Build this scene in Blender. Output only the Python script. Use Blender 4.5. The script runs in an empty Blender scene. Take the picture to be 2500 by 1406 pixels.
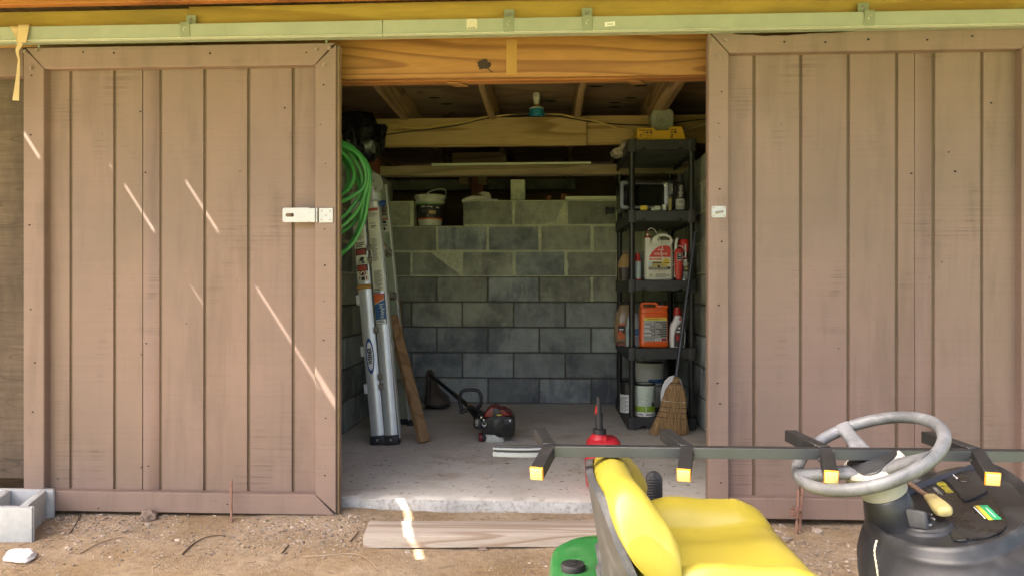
import bpy, bmesh, math, random
from mathutils import Vector, Matrix, noise
R = math.radians
rnd = random.Random(7)
S = bpy.context.scene
COL = S.collection
X3, Y3, Z3 = Vector((1, 0, 0)), Vector((0, 1, 0)), Vector((0, 0, 1))

# ---------------------------------------------------------------- camera
F = 1800.0
HC = 0.921
YAW = math.atan(88 / 1800)
CA, SA = math.cos(YAW), math.sin(YAW)


def at(px, py, Y):
    """world point seen at photo pixel (px, py) lying on the plane y = Y"""
    xr, zr = (px - 1250) / F, -(py - 703) / F
    t = Y / (CA + xr * SA)
    return Vector((t * (xr * CA - SA), Y, HC + t * zr))


def atz(px, py, z):
    """world point seen at photo pixel lying on the level z"""
    xr, zr = (px - 1250) / F, -(py - 703) / F
    t = (z - HC) / zr
    return Vector((t * (xr * CA - SA), t * (CA + xr * SA), z))


def pxx(px, Y):
    return at(px, 703, Y).x


def hz(px, py, Y):
    return at(px, py, Y).z


cam = bpy.data.cameras.new('camera')
cam.sensor_width = 36
cam.lens = 36 * F / 2500
cam.clip_end = 3000
cam.clip_start = 0.02
camo = bpy.data.objects.new('camera', cam)
COL.objects.link(camo)
camo.location = (0, 0, HC)
camo.rotation_euler = (R(90), 0, YAW)
S.camera = camo

# ---------------------------------------------------------------- materials
M = {}


class NT:
    def __init__(s, name):
        s.m = bpy.data.materials.new(name)
        s.m.use_nodes = True
        s.t = s.m.node_tree
        s.b = s.t.nodes['Principled BSDF']
        s.tc = s.t.nodes.new('ShaderNodeTexCoord')
        M[name] = s.m

    def n(s, typ, **kw):
        o = s.t.nodes.new('ShaderNode' + typ)
        for k, v in kw.items():
            setattr(o, k, v)
        return o

    def link(s, a, b):
        s.t.links.new(a, b)

    def setin(s, sock, v):
        if hasattr(v, 'default_value') or hasattr(v, 'is_linked'):
            s.link(v, sock)
        else:
            sock.default_value = v

    def map(s, scale=(1, 1, 1), rot=(0, 0, 0), loc=(0, 0, 0), src='Object'):
        o = s.n('Mapping')
        s.link(s.tc.outputs[src], o.inputs[0])
        o.inputs['Scale'].default_value = scale
        o.inputs['Rotation'].default_value = rot
        o.inputs['Location'].default_value = loc
        return o.outputs[0]

    def noise(s, vec, scale=1, detail=4, rough=.55, dist=0):
        o = s.n('TexNoise')
        s.link(vec, o.inputs['Vector'])
        o.inputs['Scale'].default_value = scale
        o.inputs['Detail'].default_value = detail
        o.inputs['Roughness'].default_value = rough
        o.inputs['Distortion'].default_value = dist
        return o.outputs['Fac']

    def ramp(s, fac, stops, interp='LINEAR'):
        o = s.n('ValToRGB')
        o.color_ramp.interpolation = interp
        e = o.color_ramp.elements
        while len(e) < len(stops):
            e.new(0.5)
        for i, (p, c) in enumerate(stops):
            e[i].position = p
            e[i].color = (c, c, c, 1) if not hasattr(c, '__len__') else (*c[:3], 1)
        s.link(fac, o.inputs[0])
        return o.outputs[0]

    def math(s, op, a, b=0.0, c=0.0):
        o = s.n('Math', operation=op)
        s.setin(o.inputs[0], a)
        s.setin(o.inputs[1], b)
        if op in ('MULTIPLY_ADD', 'SMOOTHSTEP'):
            s.setin(o.inputs[2], c)
        return o.outputs[0]

    def mix(s, fac, a, b, mode='MIX'):
        o = s.n('Mix', data_type='RGBA', blend_type=mode)
        s.setin(o.inputs[0], fac)
        for i, v in ((6, a), (7, b)):
            if isinstance(v, (tuple, list)):
                v = (*v[:3], 1)
            s.setin(o.inputs[i], v)
        return o.outputs[2]

    def tone(s):
        return s.n('Attribute', attribute_name='tone').outputs['Color']

    def bump(s, h, strength=.3, dist=.01, nrm=None):
        o = s.n('Bump')
        o.inputs['Strength'].default_value = strength
        o.inputs['Distance'].default_value = dist
        s.link(h, o.inputs['Height'])
        if nrm is not None:
            s.link(nrm, o.inputs['Normal'])
        return o.outputs[0]

    def out(s, col=None, rough=None, metal=None, nrm=None, **kw):
        B = s.b.inputs
        if col is not None:
            s.setin(B['Base Color'], (*col[:3], 1) if isinstance(col, (tuple, list)) else col)
        if rough is not None:
            s.setin(B['Roughness'], rough)
        if metal is not None:
            s.setin(B['Metallic'], metal)
        if nrm is not None:
            s.link(nrm, B['Normal'])
        for k, v in kw.items():
            s.setin(B[k.replace('_', ' ')], v)
        return s.m


def mul(c, k):
    return tuple(x * k for x in c)


def surf(name, c, rough=.5, metal=0.0, var=.18, scale=25, bump=.08, dirt=0.0, dirtc=(.16, .13, .10), tone=False, **kw):
    """plain moulded / painted / metal surface with wear"""
    t = NT(name)
    v = t.map()
    n1 = t.noise(v, scale, 5, .6)
    n2 = t.noise(v, scale * .22, 3, .5)
    s1 = t.math('MULTIPLY', t.math('SUBTRACT', t.math('ADD', n1, n2), 1.0), var * 2)
    base = t.mix(1.0, (*c, 1), t.ramp(t.math('ADD', s1, .5), [(0, .5), (1, 1.5)]), 'MULTIPLY')
    if dirt:
        d = t.ramp(t.noise(v, scale * .5, 8, .7), [(.52, 0), (.72, 1)])
        base = t.mix(t.math('MULTIPLY', d, dirt), base, dirtc)
    if tone:
        base = t.mix(1.0, base, t.tone(), 'MULTIPLY')
    r = t.math('ADD', t.math('MULTIPLY', t.math('SUBTRACT', n1, .5), .25), rough)
    return t.out(base, r, metal, t.bump(n1, bump, .004) if bump else None, **kw)


def wood(name, c1, c2, axis='X', scale=(1.1, 16, 16), rings=9, rough=.75, stain=.35, stainc=(.05, .03, .015), knots=True, tone=False):
    """sawn timber: contour lines of a stretched noise give cathedral grain"""
    t = NT(name)
    k = {'X': (scale[0], scale[1], scale[2]), 'Y': (scale[1], scale[0], scale[2]), 'Z': (scale[1], scale[2], scale[0])}[axis]
    v = t.map(tuple(q * .35 for q in k))
    n = t.noise(v, 1.0, 1.5, .4, .15)
    saw = t.math('FRACT', t.math('MULTIPLY', n, rings))
    line = t.ramp(saw, [(0, 0), (.55, .18), (.82, 1), (.93, .9), (1, 0)])
    fine = t.noise(t.map(tuple(q * 8 for q in k)), 1, 3, .6)
    big = t.noise(t.map(tuple(q * .25 + .8 for q in k)), 1.5, 4, .6)
    col = t.mix(t.math('MULTIPLY', line, .85), c1, c2)
    col = t.mix(t.math('MULTIPLY', t.ramp(fine, [(.35, 0), (.75, 1)]), .35), col, mul(c2, .8))
    col = t.mix(t.math('MULTIPLY', t.ramp(big, [(.48, 0), (.75, 1)]), stain), col, stainc)
    h = t.math('ADD', t.math('MULTIPLY', line, .4), fine)
    if knots:
        vo = t.n('TexVoronoi')
        t.link(t.map(tuple(q * (.9 if i == 'XYZ'.index(axis) else .22) for i, q in enumerate(k))), vo.inputs['Vector'])
        vo.inputs['Scale'].default_value = 1.3
        kn = t.ramp(vo.outputs['Distance'], [(.045, 1), (.10, 0)])
        col = t.mix(t.math('MULTIPLY', kn, .75), col, mul(c2, .25))
    if tone:
        col = t.mix(1.0, col, t.tone(), 'MULTIPLY')
    return t.out(col, rough, 0.0, t.bump(h, .25, .004))


# ---------------------------------------------------------------- mesh builder
class MB:
    def __init__(s, m=None):
        s.bm = bmesh.new()
        s.slots = []
        s.tl = s.bm.loops.layers.float_color.new('tone')
        s.tone = 1.0
        s.m = m
        s.smooth = True

    def mi(s, m):
        m = m or s.m
        if m not in s.slots:
            s.slots.append(m)
        return s.slots.index(m)

    def paint(s, faces, m=None, tone=None):
        i = s.mi(m)
        tn = s.tone if tone is None else tone
        c = (tn, tn, tn, 1) if not hasattr(tn, '__len__') else (*tn, 1)
        for f in faces:
            f.material_index = i
            f.smooth = s.smooth
            for l in f.loops:
                l[s.tl] = c
        return faces

    def face(s, pts, m=None, tone=None):
        f = s.bm.faces.new([s.bm.verts.new(p) for p in pts])
        s.paint([f], m, tone)
        return f

    def hexa(s, P, m=None, tone=None, bev=0, seg=1):
        """P: 8 corners, 0-3 bottom ccw, 4-7 top ccw"""
        v = [s.bm.verts.new(p) for p in P]
        fs = [s.bm.faces.new([v[i] for i in q]) for q in
              ((3, 2, 1, 0), (4, 5, 6, 7), (0, 1, 5, 4), (1, 2, 6, 5), (2, 3, 7, 6), (3, 0, 4, 7))]
        s.paint(fs, m, tone)
        if bev:
            es = list({e for f in fs for e in f.edges})
            r = bmesh.ops.bevel(s.bm, geom=es, offset=bev, segments=seg, profile=.5, affect='EDGES', clamp_overlap=True)
            s.paint(r['faces'], m, tone)

    def box(s, x0, x1, y0, y1, z0, z1, m=None, tone=None, bev=0, seg=1):
        s.hexa([(x0, y0, z0), (x1, y0, z0), (x1, y1, z0), (x0, y1, z0),
                (x0, y0, z1), (x1, y0, z1), (x1, y1, z1), (x0, y1, z1)], m, tone, bev, seg)

    def obox(s, c, ax, h, m=None, tone=None, bev=0, seg=1):
        c = Vector(c)
        a, b, d = [Vector(q).normalized() * k for q, k in zip(ax, h)]
        s.hexa([c - a - b - d, c + a - b - d, c + a + b - d, c - a + b - d,
                c - a - b + d, c + a - b + d, c + a + b + d, c - a + b + d], m, tone, bev, seg)

    def beam(s, p0, p1, w, h, up=Z3, m=None, tone=None, bev=0, seg=1):
        p0, p1 = Vector(p0), Vector(p1)
        d = p1 - p0
        side = d.cross(Vector(up)).normalized()
        u = side.cross(d).normalized()
        s.obox((p0 + p1) / 2, (d, side, u), (d.length / 2, w / 2, h / 2), m, tone, bev, seg)

    def rings(s, rs, m=None, tone=None, closed=True, caps=True, loop=False):
        vs = [[s.bm.verts.new(p) for p in r] for r in rs]
        fs = []
        n = len(vs[0])
        pairs = list(zip(vs, vs[1:])) + ([(vs[-1], vs[0])] if loop else [])
        for a, b in pairs:
            for i in range(n if closed else n - 1):
                j = (i + 1) % n
                fs.append(s.bm.faces.new((a[i], a[j], b[j], b[i])))
        if caps and closed and not loop:
            fs.append(s.bm.faces.new(list(reversed(vs[0]))))
            fs.append(s.bm.faces.new(vs[-1]))
        s.paint(fs, m, tone)
        return vs

    def tube(s, pts, r, m=None, n=8, closed=False, tone=None, sq=None):
        pts = [Vector(p) for p in pts]
        N = len(pts)
        tang = []
        for i in range(N):
            a = pts[(i - 1) % N] if (closed or i > 0) else pts[i]
            b = pts[(i + 1) % N] if (closed or i < N - 1) else pts[i]
            tang.append((b - a).normalized())
        nrm = tang[0].orthogonal().normalized()
        if abs(tang[0].z) < .9:
            nrm = (Z3 - tang[0] * tang[0].z).normalized()
        rs = []
        for i in range(N):
            t = tang[i]
            nrm = (nrm - t * nrm.dot(t)).normalized()
            bi = t.cross(nrm)
            rr = r[i] if hasattr(r, '__len__') else r
            rs.append([pts[i] + (nrm * math.cos(q) + bi * math.sin(q) * (sq or 1)) * rr for q in
                       [2 * math.pi * k / n for k in range(n)]])
        s.rings(rs, m, tone, True, not closed, closed)

    def lathe(s, prof, c=(0, 0, 0), m=None, n=24, ax=Z3, tone=None, caps=True, sx=1, sy=1):
        c, ax = Vector(c), Vector(ax).normalized()
        u = (Vector((1, 0, 0)) - ax * ax.x)
        if u.length < .1:
            u = Vector((0, 1, 0)) - ax * ax.y
        u.normalize()
        w = ax.cross(u)
        s.rings([[c + ax * h + (u * math.cos(q) * sx + w * math.sin(q) * sy) * max(r, 1e-5) for q in
                  [2 * math.pi * k / n for k in range(n)]] for r, h in prof], m, tone, True, caps)

    def prism(s, poly, vec, m=None, tone=None, bev=0, seg=1):
        vec = Vector(vec)
        a = [s.bm.verts.new(Vector(p)) for p in poly]
        b = [s.bm.verts.new(Vector(p) + vec) for p in poly]
        n = len(a)
        fs = [s.bm.faces.new(list(reversed(a))), s.bm.faces.new(b)]
        fs += [s.bm.faces.new((a[i], a[(i + 1) % n], b[(i + 1) % n], b[i])) for i in range(n)]
        s.paint(fs, m, tone)
        if bev:
            es = list(fs[0].edges) + list(fs[1].edges)
            r = bmesh.ops.bevel(s.bm, geom=es, offset=bev, segments=seg, profile=.5, affect='EDGES', clamp_overlap=True)
            s.paint(r['faces'], m, tone)

    def grid(s, fn, nu, nv, m=None, tone=None):
        vs = [[s.bm.verts.new(fn(i / nu, j / nv)) for j in range(nv + 1)] for i in range(nu + 1)]
        s.paint([s.bm.faces.new((vs[i][j], vs[i + 1][j], vs[i + 1][j + 1], vs[i][j + 1]))
                 for i in range(nu) for j in range(nv)], m, tone)
        return vs

    def torus(s, c, ax, Rr, r, m=None, n=32, k=8, a0=0, a1=2 * math.pi):
        ax = Vector(ax).normalized()
        u = ax.orthogonal().normalized()
        w = ax.cross(u)
        full = abs(a1 - a0 - 2 * math.pi) < 1e-4
        N = n if full else n + 1
        s.tube([Vector(c) + (u * math.cos(a0 + (a1 - a0) * i / n) + w * math.sin(a0 + (a1 - a0) * i / n)) * Rr
                for i in range(N)], r, m, k, closed=full)

    def bolt(s, c, ax, r=.008, h=.006, m=None):
        s.lathe([(r * 1.5, 0), (r * 1.5, h * .25), (r, h * .26), (r, h), (r * .6, h)], c, m, 6, ax)

    def sheets(s, items, f, m=None):
        """flat marks on a surface: f(u, v, n) -> point. ('r',u0,u1,v0,v1,mat) ('p',[(u,v)..],mat) ('t',text,u,v,size,mat[,rot,align])"""
        lvl = 0.0
        for it in items:
            lvl += .00025
            if it[0] == 'r':
                _, u0, u1, v0, v1, mm = it
                k = max(2, int(abs(u1 - u0) / .012) + 1)
                for i in range(k):
                    a, b = u0 + (u1 - u0) * i / k, u0 + (u1 - u0) * (i + 1) / k
                    s.face([f(a, v0, lvl), f(b, v0, lvl), f(b, v1, lvl), f(a, v1, lvl)], mm)
            elif it[0] == 'p':
                s.face([f(u, v, lvl) for u, v in it[1]], it[2])
            elif it[0] == 't':
                text, u, v, size, mm = it[1:6]
                rot = it[6] if len(it) > 6 else 0
                wx = it[7] if len(it) > 7 else 1
                cr, sr = math.cos(R(rot)), math.sin(R(rot))
                me = text_mesh(text, size)
                vv = [s.bm.verts.new(f(u + q.x * cr * wx - q.y * sr, v + q.x * sr * wx + q.y * cr, lvl + .0002)) for q, in me[0]]
                fs = []
                for p in me[1]:
                    try:
                        fs.append(s.bm.faces.new([vv[i] for i in p]))
                    except ValueError:
                        pass
                s.paint(fs, mm)

    def build(s, name, parent=None, sharp=38, origin=None):
        for f in s.bm.faces:
            pass
        bmesh.ops.recalc_face_normals(s.bm, faces=s.bm.faces[:]) if not getattr(s, 'keepn', False) else None
        if parent is not None:
            org = Vector(parent['_o'])
        else:
            org = Vector(origin) if origin is not None else None
            if org is None:
                bb = [v.co for v in s.bm.verts]
                org = Vector(((min(p.x for p in bb) + max(p.x for p in bb)) / 2, (min(p.y for p in bb) + max(p.y for p in bb)) / 2,
                              min(p.z for p in bb)))
        bmesh.ops.translate(s.bm, vec=-org, verts=s.bm.verts[:])
        me = bpy.data.meshes.new(name)
        s.bm.to_mesh(me)
        s.bm.free()
        for m in s.slots:
            me.materials.append(M[m])
        me.set_sharp_from_angle(angle=R(sharp))
        o = bpy.data.objects.new(name, me)
        COL.objects.link(o)
        if parent is not None:
            o.parent = parent
        else:
            o.location = org
        o['_o'] = tuple(org)
        return o


_tx = {}


def text_mesh(text, size):
    key = text
    if key not in _tx:
        cu = bpy.data.curves.new('lettering', 'FONT')
        cu.body = text
        cu.size = 1.0
        cu.align_x = 'CENTER'
        cu.align_y = 'CENTER'
        cu.resolution_u = 3
        ob = bpy.data.objects.new('lettering', cu)
        COL.objects.link(ob)
        bpy.context.view_layer.update()
        dg = bpy.context.evaluated_depsgraph_get()
        me = bpy.data.meshes.new_from_object(ob.evaluated_get(dg))
        _tx[key] = ([v.co.copy() for v in me.vertices], [tuple(p.vertices) for p in me.polygons])
        bpy.data.objects.remove(ob)
        bpy.data.curves.remove(cu)
        bpy.data.meshes.remove(me)
    vs, ps = _tx[key]
    return [(v * size,) for v in vs], ps


def thing(name, label, cat, base, group=None):
    o = bpy.data.objects.new(name, None)
    o.empty_display_size = .05
    COL.objects.link(o)
    o.location = base
    o['_o'] = tuple(base)
    return tag(o, label, cat, group)


def tag(o, label=None, cat=None, group=None, kind=None):
    if label:
        o['label'] = label
    if cat:
        o['category'] = cat
    if group:
        o['group'] = group
    if kind:
        o['kind'] = kind
    return o


def plane(O, U, V):
    O, U, V = Vector(O), Vector(U).normalized(), Vector(V).normalized()
    N = U.cross(V)
    return lambda u, v, n: O + U * u + V * v + N * n


def smooth_path(pts, k=6):
    """Catmull-Rom through pts"""
    P = [Vector(p) for p in pts]
    P = [P[0] * 2 - P[1]] + P + [P[-1] * 2 - P[-2]]
    out = []
    for i in range(1, len(P) - 2):
        a, b, c, d = P[i - 1:i + 3]
        for j in range(k):
            t = j / k
            out.append(.5 * ((2 * b) + (c - a) * t + (2 * a - 5 * b + 4 * c - d) * t * t + (3 * b - a - 3 * c + d) * t ** 3))
    out.append(P[-2])
    return out


def rrect(w, h, r, n=5):
    """rounded rectangle outline centred on 0, list of (u, v)"""
    o = []
    for cx, cy, a0 in ((w / 2 - r, h / 2 - r, 0), (-w / 2 + r, h / 2 - r, 90), (-w / 2 + r, -h / 2 + r, 180), (w / 2 - r, -h / 2 + r, 270)):
        for i in range(n + 1):
            a = R(a0 + 90 * i / n)
            o.append((cx + r * math.cos(a), cy + r * math.sin(a)))
    return o


def nz(x, y=0, z=0):
    return noise.noise(Vector((x, y, z)))
# ---------------------------------------------------------------- material list
# taupe paint over rough-sawn siding: worn horizontal saw marks, faint blotches
def painted(name, c, worn=.6, dark=(.07, .05, .035)):
    t = NT(name)
    saw = t.noise(t.map((1.6, 1.6, 170)), 1, 3, .7)
    clump = t.noise(t.map((5.0, 5.0, 2.2)), 1, 3, .6)
    band = t.noise(t.map((14, 14, 9)), 1, 2, .5)
    msk = t.math('MULTIPLY', t.ramp(saw, [(.50, 0), (.64, 1)]), t.ramp(clump, [(.47, 0), (.66, 1)]))
    msk = t.math('MULTIPLY', msk, t.ramp(band, [(.38, 0), (.6, 1)]))
    big = t.noise(t.map((1.4, 1.4, 1.1)), 1, 4, .55)
    fine = t.noise(t.map((40, 40, 40)), 1, 4, .6)
    col = t.mix(t.ramp(big, [(.3, 0), (.7, 1)]), (c[0] * .82, c[1] * .85, c[2] * .80), (c[0] * 1.16, c[1] * 1.12, c[2] * 1.12))
    smear = t.noise(t.map((9, 9, 1.1), (0, 0, 0), (4, 2, 7)), 1, 5, .65, .4)
    col = t.mix(t.math('MULTIPLY', t.ramp(smear, [(.50, 0), (.66, 1)]), .46), col, (c[0] * .60, c[1] * .60, c[2] * .56))
    fade = t.noise(t.map((3.2, 3.2, .8), (0, 0, 0), (9, 1, 3)), 1, 4, .6)
    col = t.mix(t.math('MULTIPLY', t.ramp(fade, [(.52, 0), (.72, 1)]), .30), col, (c[0] * 1.35, c[1] * 1.33, c[2] * 1.30))
    line = t.ramp(t.noise(t.map((.9, .9, 120)), 1, 2, .5), [(.5, 0), (.75, 1)])
    col = t.mix(t.math('MULTIPLY', line, .16), col, mul(c, .62))
    col = t.mix(t.math('MULTIPLY', fine, .12), col, mul(c, .7))
    col = t.mix(t.math('MULTIPLY', msk, worn), col, dark)
    sc = t.ramp(t.noise(t.map((60, 60, 22)), 1, 2, .5), [(.76, 0), (.80, 1)])
    col = t.mix(t.math('MULTIPLY', sc, .5), col, mul(dark, .8))
    col = t.mix(1.0, col, t.tone(), 'MULTIPLY')
    h = t.math('ADD', t.math('MULTIPLY', saw, .9), t.math('MULTIPLY', fine, .3))
    return t.out(col, .62, 0.0, t.bump(h, .22, .003))


painted('paint_panel', (.224, .156, .128), .65)
painted('paint_frame', (.230, .161, .133), .35)
surf('paint_edge', (.13, .09, .055), .7, var=.25)

# concrete block, one tone per block
t = NT('block')
v = t.map()
n1, n2, n3 = t.noise(v, 9, 8, .7), t.noise(v, 160, 4, .6), t.noise(v, 2.6, 5, .65)
drip = t.noise(t.map((11, 11, 2.4)), 1, 5, .65, .3)
c = t.mix(t.ramp(n1, [(.3, 0), (.7, 1)]), (.30, .31, .265), (.48, .495, .43))
c = t.mix(t.math('MULTIPLY', t.ramp(n2, [(.60, 0), (.72, 1)]), .45), c, (.08, .08, .075))
c = t.mix(t.math('MULTIPLY', t.ramp(n3, [(.48, 0), (.62, 1)]), .72), c, (.13, .14, .15))
c = t.mix(t.math('MULTIPLY', t.ramp(drip, [(.54, 0), (.68, 1)]), .6), c, (.52, .54, .44))
c = t.mix(1.0, c, t.tone(), 'MULTIPLY')
t.out(c, .92, 0.0, t.bump(t.math('ADD', n1, t.math('MULTIPLY', n2, .8)), .5, .004))
surf('mortar_light', (.56, .59, .42), .95, var=.4, scale=40, bump=.5)
surf('mortar_dark', (.13, .125, .11), .95, var=.4, scale=40, bump=.4)

# loose concrete block outside: paler
t = NT('pale_block')
v = t.map()
n1, n2 = t.noise(v, 14, 8, .7), t.noise(v, 190, 4, .7)
c = t.mix(t.ramp(n1, [(.3, 0), (.7, 1)]), (.38, .40, .40), (.53, .54, .52))
c = t.mix(t.math('MULTIPLY', t.ramp(n2, [(.60, 0), (.74, 1)]), .5), c, (.16, .16, .15))
t.out(c, .9, 0.0, t.bump(t.math('ADD', n1, n2), .6, .004))

# slab
t = NT('slab')
v = t.map()
n1, n2 = t.noise(v, 1.6, 9, .65, .3), t.noise(v, 30, 6, .65)
c = t.mix(t.ramp(n1, [(.3, 0), (.7, 1)]), (.54, .50, .43), (.74, .70, .625))
c = t.mix(t.math('MULTIPLY', t.ramp(n2, [(.4, 0), (.75, 1)]), .35), c, (.40, .37, .33))
sm = t.noise(t.map((2.6, 3.4, 3)), 1, 8, .72, .3)
c = t.mix(t.math('MULTIPLY', t.ramp(sm, [(.52, 0), (.66, 1)]), .6), c, (.40, .29, .20))
spk = t.noise(t.map((45, 75, 45), (0, 0, .5)), 1, 2, .5)
c = t.mix(t.math('MULTIPLY', t.math('MULTIPLY', t.ramp(spk, [(.68, 0), (.72, 1)]), t.ramp(t.noise(v, 3.1, 5, .65), [(.46, .1), (.62, 1)])), .75), c, (.09, .06, .04))
t.out(c, .82, 0.0, t.bump(t.math('ADD', n2, t.math('MULTIPLY', spk, .5)), .3, .004))
# slab edge, whiter and pitted
t = NT('slab_edge')
v = t.map()
n1, n2 = t.noise(v, 7, 8, .7), t.noise(v, 60, 5, .65)
c = t.mix(t.ramp(n1, [(.35, 0), (.65, 1)]), (.33, .33, .31), (.50, .49, .46))
c = t.mix(t.math('MULTIPLY', t.ramp(n2, [(.48, 0), (.66, 1)]), .65), c, (.20, .175, .14))
c = t.mix(t.ramp(t.noise(v, 16, 3, .6), [(.66, 0), (.70, .9)]), c, (.66, .65, .62))
t.out(c, .9, 0.0, t.bump(t.math('ADD', n1, n2), .6, .006))

# dirt yard, unseen grass farther out, added and paled for bounce light
t = NT('dirt')
v = t.map()
n1, n2, n3 = t.noise(v, 2.2, 8, .65), t.noise(v, 38, 8, .7), t.noise(v, 140, 4, .7)
c = t.mix(t.ramp(n1, [(.35, 0), (.65, 1)]), (.31, .21, .105), (.48, .37, .25))
c = t.mix(t.math('MULTIPLY', t.ramp(n2, [(.45, 0), (.7, 1)]), .6), c, (.15, .095, .05))
c = t.mix(t.math('MULTIPLY', t.ramp(n3, [(.58, 0), (.72, 1)]), .5), c, (.45, .38, .29))
vo = t.n('TexVoronoi')
t.link(v, vo.inputs['Vector'])
vo.inputs['Scale'].default_value = 125
pm = t.math('MULTIPLY', t.ramp(vo.outputs['Distance'], [(.25, 1), (.42, 0)]), t.ramp(t.noise(v, 6, 4, .6), [(.52, 0), (.66, 1)]))
pc = t.n('SeparateColor')
t.link(vo.outputs['Color'], pc.inputs[0])
c = t.mix(t.math('MULTIPLY', pm, t.ramp(pc.outputs[0], [(.35, 0), (.5, 1)])), c, t.ramp(pc.outputs[1], [(0, (.12, .08, .05)), (.5, (.40, .32, .23)), (1, (.58, .50, .40))]))
n3 = t.math('ADD', n3, t.math('MULTIPLY', pm, .8))
grs = t.mix(t.noise(v, 5, 6, .7), (.13, .165, .055), (.27, .28, .12))
sep = t.n('SeparateXYZ')
t.link(t.tc.outputs['Object'], sep.inputs[0])
edge = t.math('ADD', sep.outputs[1], t.math('MULTIPLY', t.noise(v, .8, 5, .6), 1.6))
c = t.mix(t.ramp(t.math('MULTIPLY_ADD', edge, .5, .0), [(.35, 1), (.6, 0)]), c, grs)
t.out(c, .95, 0.0, t.bump(t.math('ADD', n2, n3), .8, .012))
surf('stone', (.36, .30, .235), .9, var=.4, scale=60, bump=.5, tone=True)
surf('white_stone', (.72, .70, .67), .85, var=.15, scale=30, bump=.6)
surf('clod', (.20, .15, .115), .95, var=.6, scale=90, bump=.9)

wood('pine', (.38, .185, .048), (.19, .075, .016), 'X', (1.0, 9, 9), 24, .6, .15)
wood('pine_yellow', (.52, .345, .08), (.36, .20, .04), 'X', (1.0, 9, 9), 7, .8, .6, (.20, .14, .05))
wood('pine_red', (.40, .16, .035), (.22, .07, .015), 'X', (1.2, 10, 10), 5, .7, .3)
wood('tie', (.52, .36, .155), (.27, .16, .05), 'X', (1.0, 16, 16), 9, .8, .2)
wood('joist', (.50, .33, .15), (.20, .115, .045), 'Y', (1.2, 16, 16), 7, .85, .45)
wood('old_beam', (.40, .31, .19), (.22, .16, .085), 'X', (1.4, 14, 14), 6, .9, .4, knots=False)
wood('dark_timber', (.24, .17, .10), (.12, .08, .045), 'X', (1.4, 14, 14), 5, .9, .3, knots=False)
wood('plywood', (.38, .265, .15), (.24, .155, .08), 'X', (2, 7, 7), 5, .85, .4, (.02, .012, .008))
wood('red_post', (.22, .06, .022), (.13, .032, .012), 'Z', (1.2, 14, 14), 6, .7, .3, knots=False)
wood('board_raw', (.33, .205, .095), (.19, .105, .042), 'Z', (1.3, 22, 22), 7, .8, .45, (.09, .05, .025))
wood('plank', (.46, .405, .34), (.27, .19, .13), 'X', (1.0, 26, 26), 10, .85, .25, (.25, .18, .12))
wood('deck', (.30, .20, .10), (.18, .11, .05), 'Y', (1, 14, 14), 6, .85, .3)

# rough band-sawn sheet at the far left
t = NT('rough_ply')
saw = t.noise(t.map((3, 3, 46), (0, R(-14), 0)), 1, 4, .65, .6)
arc = t.noise(t.map((2, 2, 11), (0, R(-22), 0)), 1, 1, .4)
blo = t.noise(t.map((6, 6, 3)), 1, 6, .7)
c = t.mix(t.ramp(saw, [(.25, 0), (.75, 1)]), (.095, .07, .048), (.165, .122, .085))
c = t.mix(t.ramp(arc, [(.49, 0), (.5, .55), (.51, 0)]), c, (.03, .022, .015))
c = t.mix(t.math('MULTIPLY', t.ramp(blo, [(.42, 0), (.66, 1)]), .7), c, (.055, .04, .03))
t.out(c, .85, 0.0, t.bump(saw, .4, .004))

surf('rail_steel_tinted', (.36, .40, .315), .5, .15, var=.16, scale=18, bump=.05, dirt=.25, dirtc=(.25, .27, .2))  # green foliage reflection painted into the galvanised rail, lip and bracket colours
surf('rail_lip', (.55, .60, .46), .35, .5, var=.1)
surf('bracket', (.33, .38, .27), .45, .5, var=.2, dirt=.3)
surf('zinc', (.42, .41, .38), .36, .8, var=.1, scale=40)
surf('screw', (.34, .27, .2), .45, .6)
surf('rust', (.20, .10, .055), .85, .1, var=.5, scale=70, bump=.5)
surf('rebar', (.25, .135, .095), .85, .0, var=.4, scale=60, bump=.4)
surf('paper', (.60, .58, .48), .8, var=.1)
surf('tape', (.60, .46, .26), .6, var=.2, scale=12)
surf('black', (.012, .012, .012), .45, var=.3)
surf('ink', (.02, .02, .018), .7, var=.1)
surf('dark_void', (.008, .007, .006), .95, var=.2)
surf('shelf_plastic', (.034, .036, .036), .5, var=.35, scale=22, dirt=.25, dirtc=(.1, .09, .075))
surf('post_plastic', (.016, .016, .016), .42, var=.3, scale=20)
surf('alu', (.66, .68, .65), .4, .5, var=.12, scale=30, dirt=.25, dirtc=(.3, .32, .3))
surf('alu_green_lit', (.50, .56, .42), .35, .7, var=.2, scale=20)  # inner ladder faces: green light falling on them put into the colour
surf('alu_hinge', (.42, .43, .36), .45, .6, var=.3)
surf('ladder_lock', (.22, .19, .15), .55, .3, var=.3)
surf('sticker', (.62, .62, .50), .65, var=.12, scale=40)
surf('sticker_red', (.30, .05, .03), .6, var=.2)
surf('sticker_orange', (.55, .12, .03), .5, var=.15)
surf('sticker_blue', (.03, .085, .22), .5, var=.2)
surf('print_grey', (.22, .22, .19), .7, var=.3, scale=80)
surf('logo_blue', (.03, .08, .25), .4, var=.1)
surf('white_paint', (.75, .77, .75), .45, var=.06)
surf('hose', (.085, .38, .095), .38, var=.15, scale=20, bump=.03)
surf('bag', (.010, .010, .010), .28, var=.3, bump=.05)
surf('blue_box', (.02, .24, .36), .4, var=.15)
surf('bulb_white', (.72, .70, .58), .35, var=.05)
surf('bulb_dome', (.62, .60, .48), .15, var=.05)
surf('yellow_cable', (.62, .45, .13), .5, var=.15)
surf('black_cable', (.02, .018, .014), .6)
surf('pail_white', (.66, .66, .56), .45, var=.1, dirt=.2)
surf('pail_label', (.028, .025, .028), .5, var=.4, scale=60)
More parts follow.
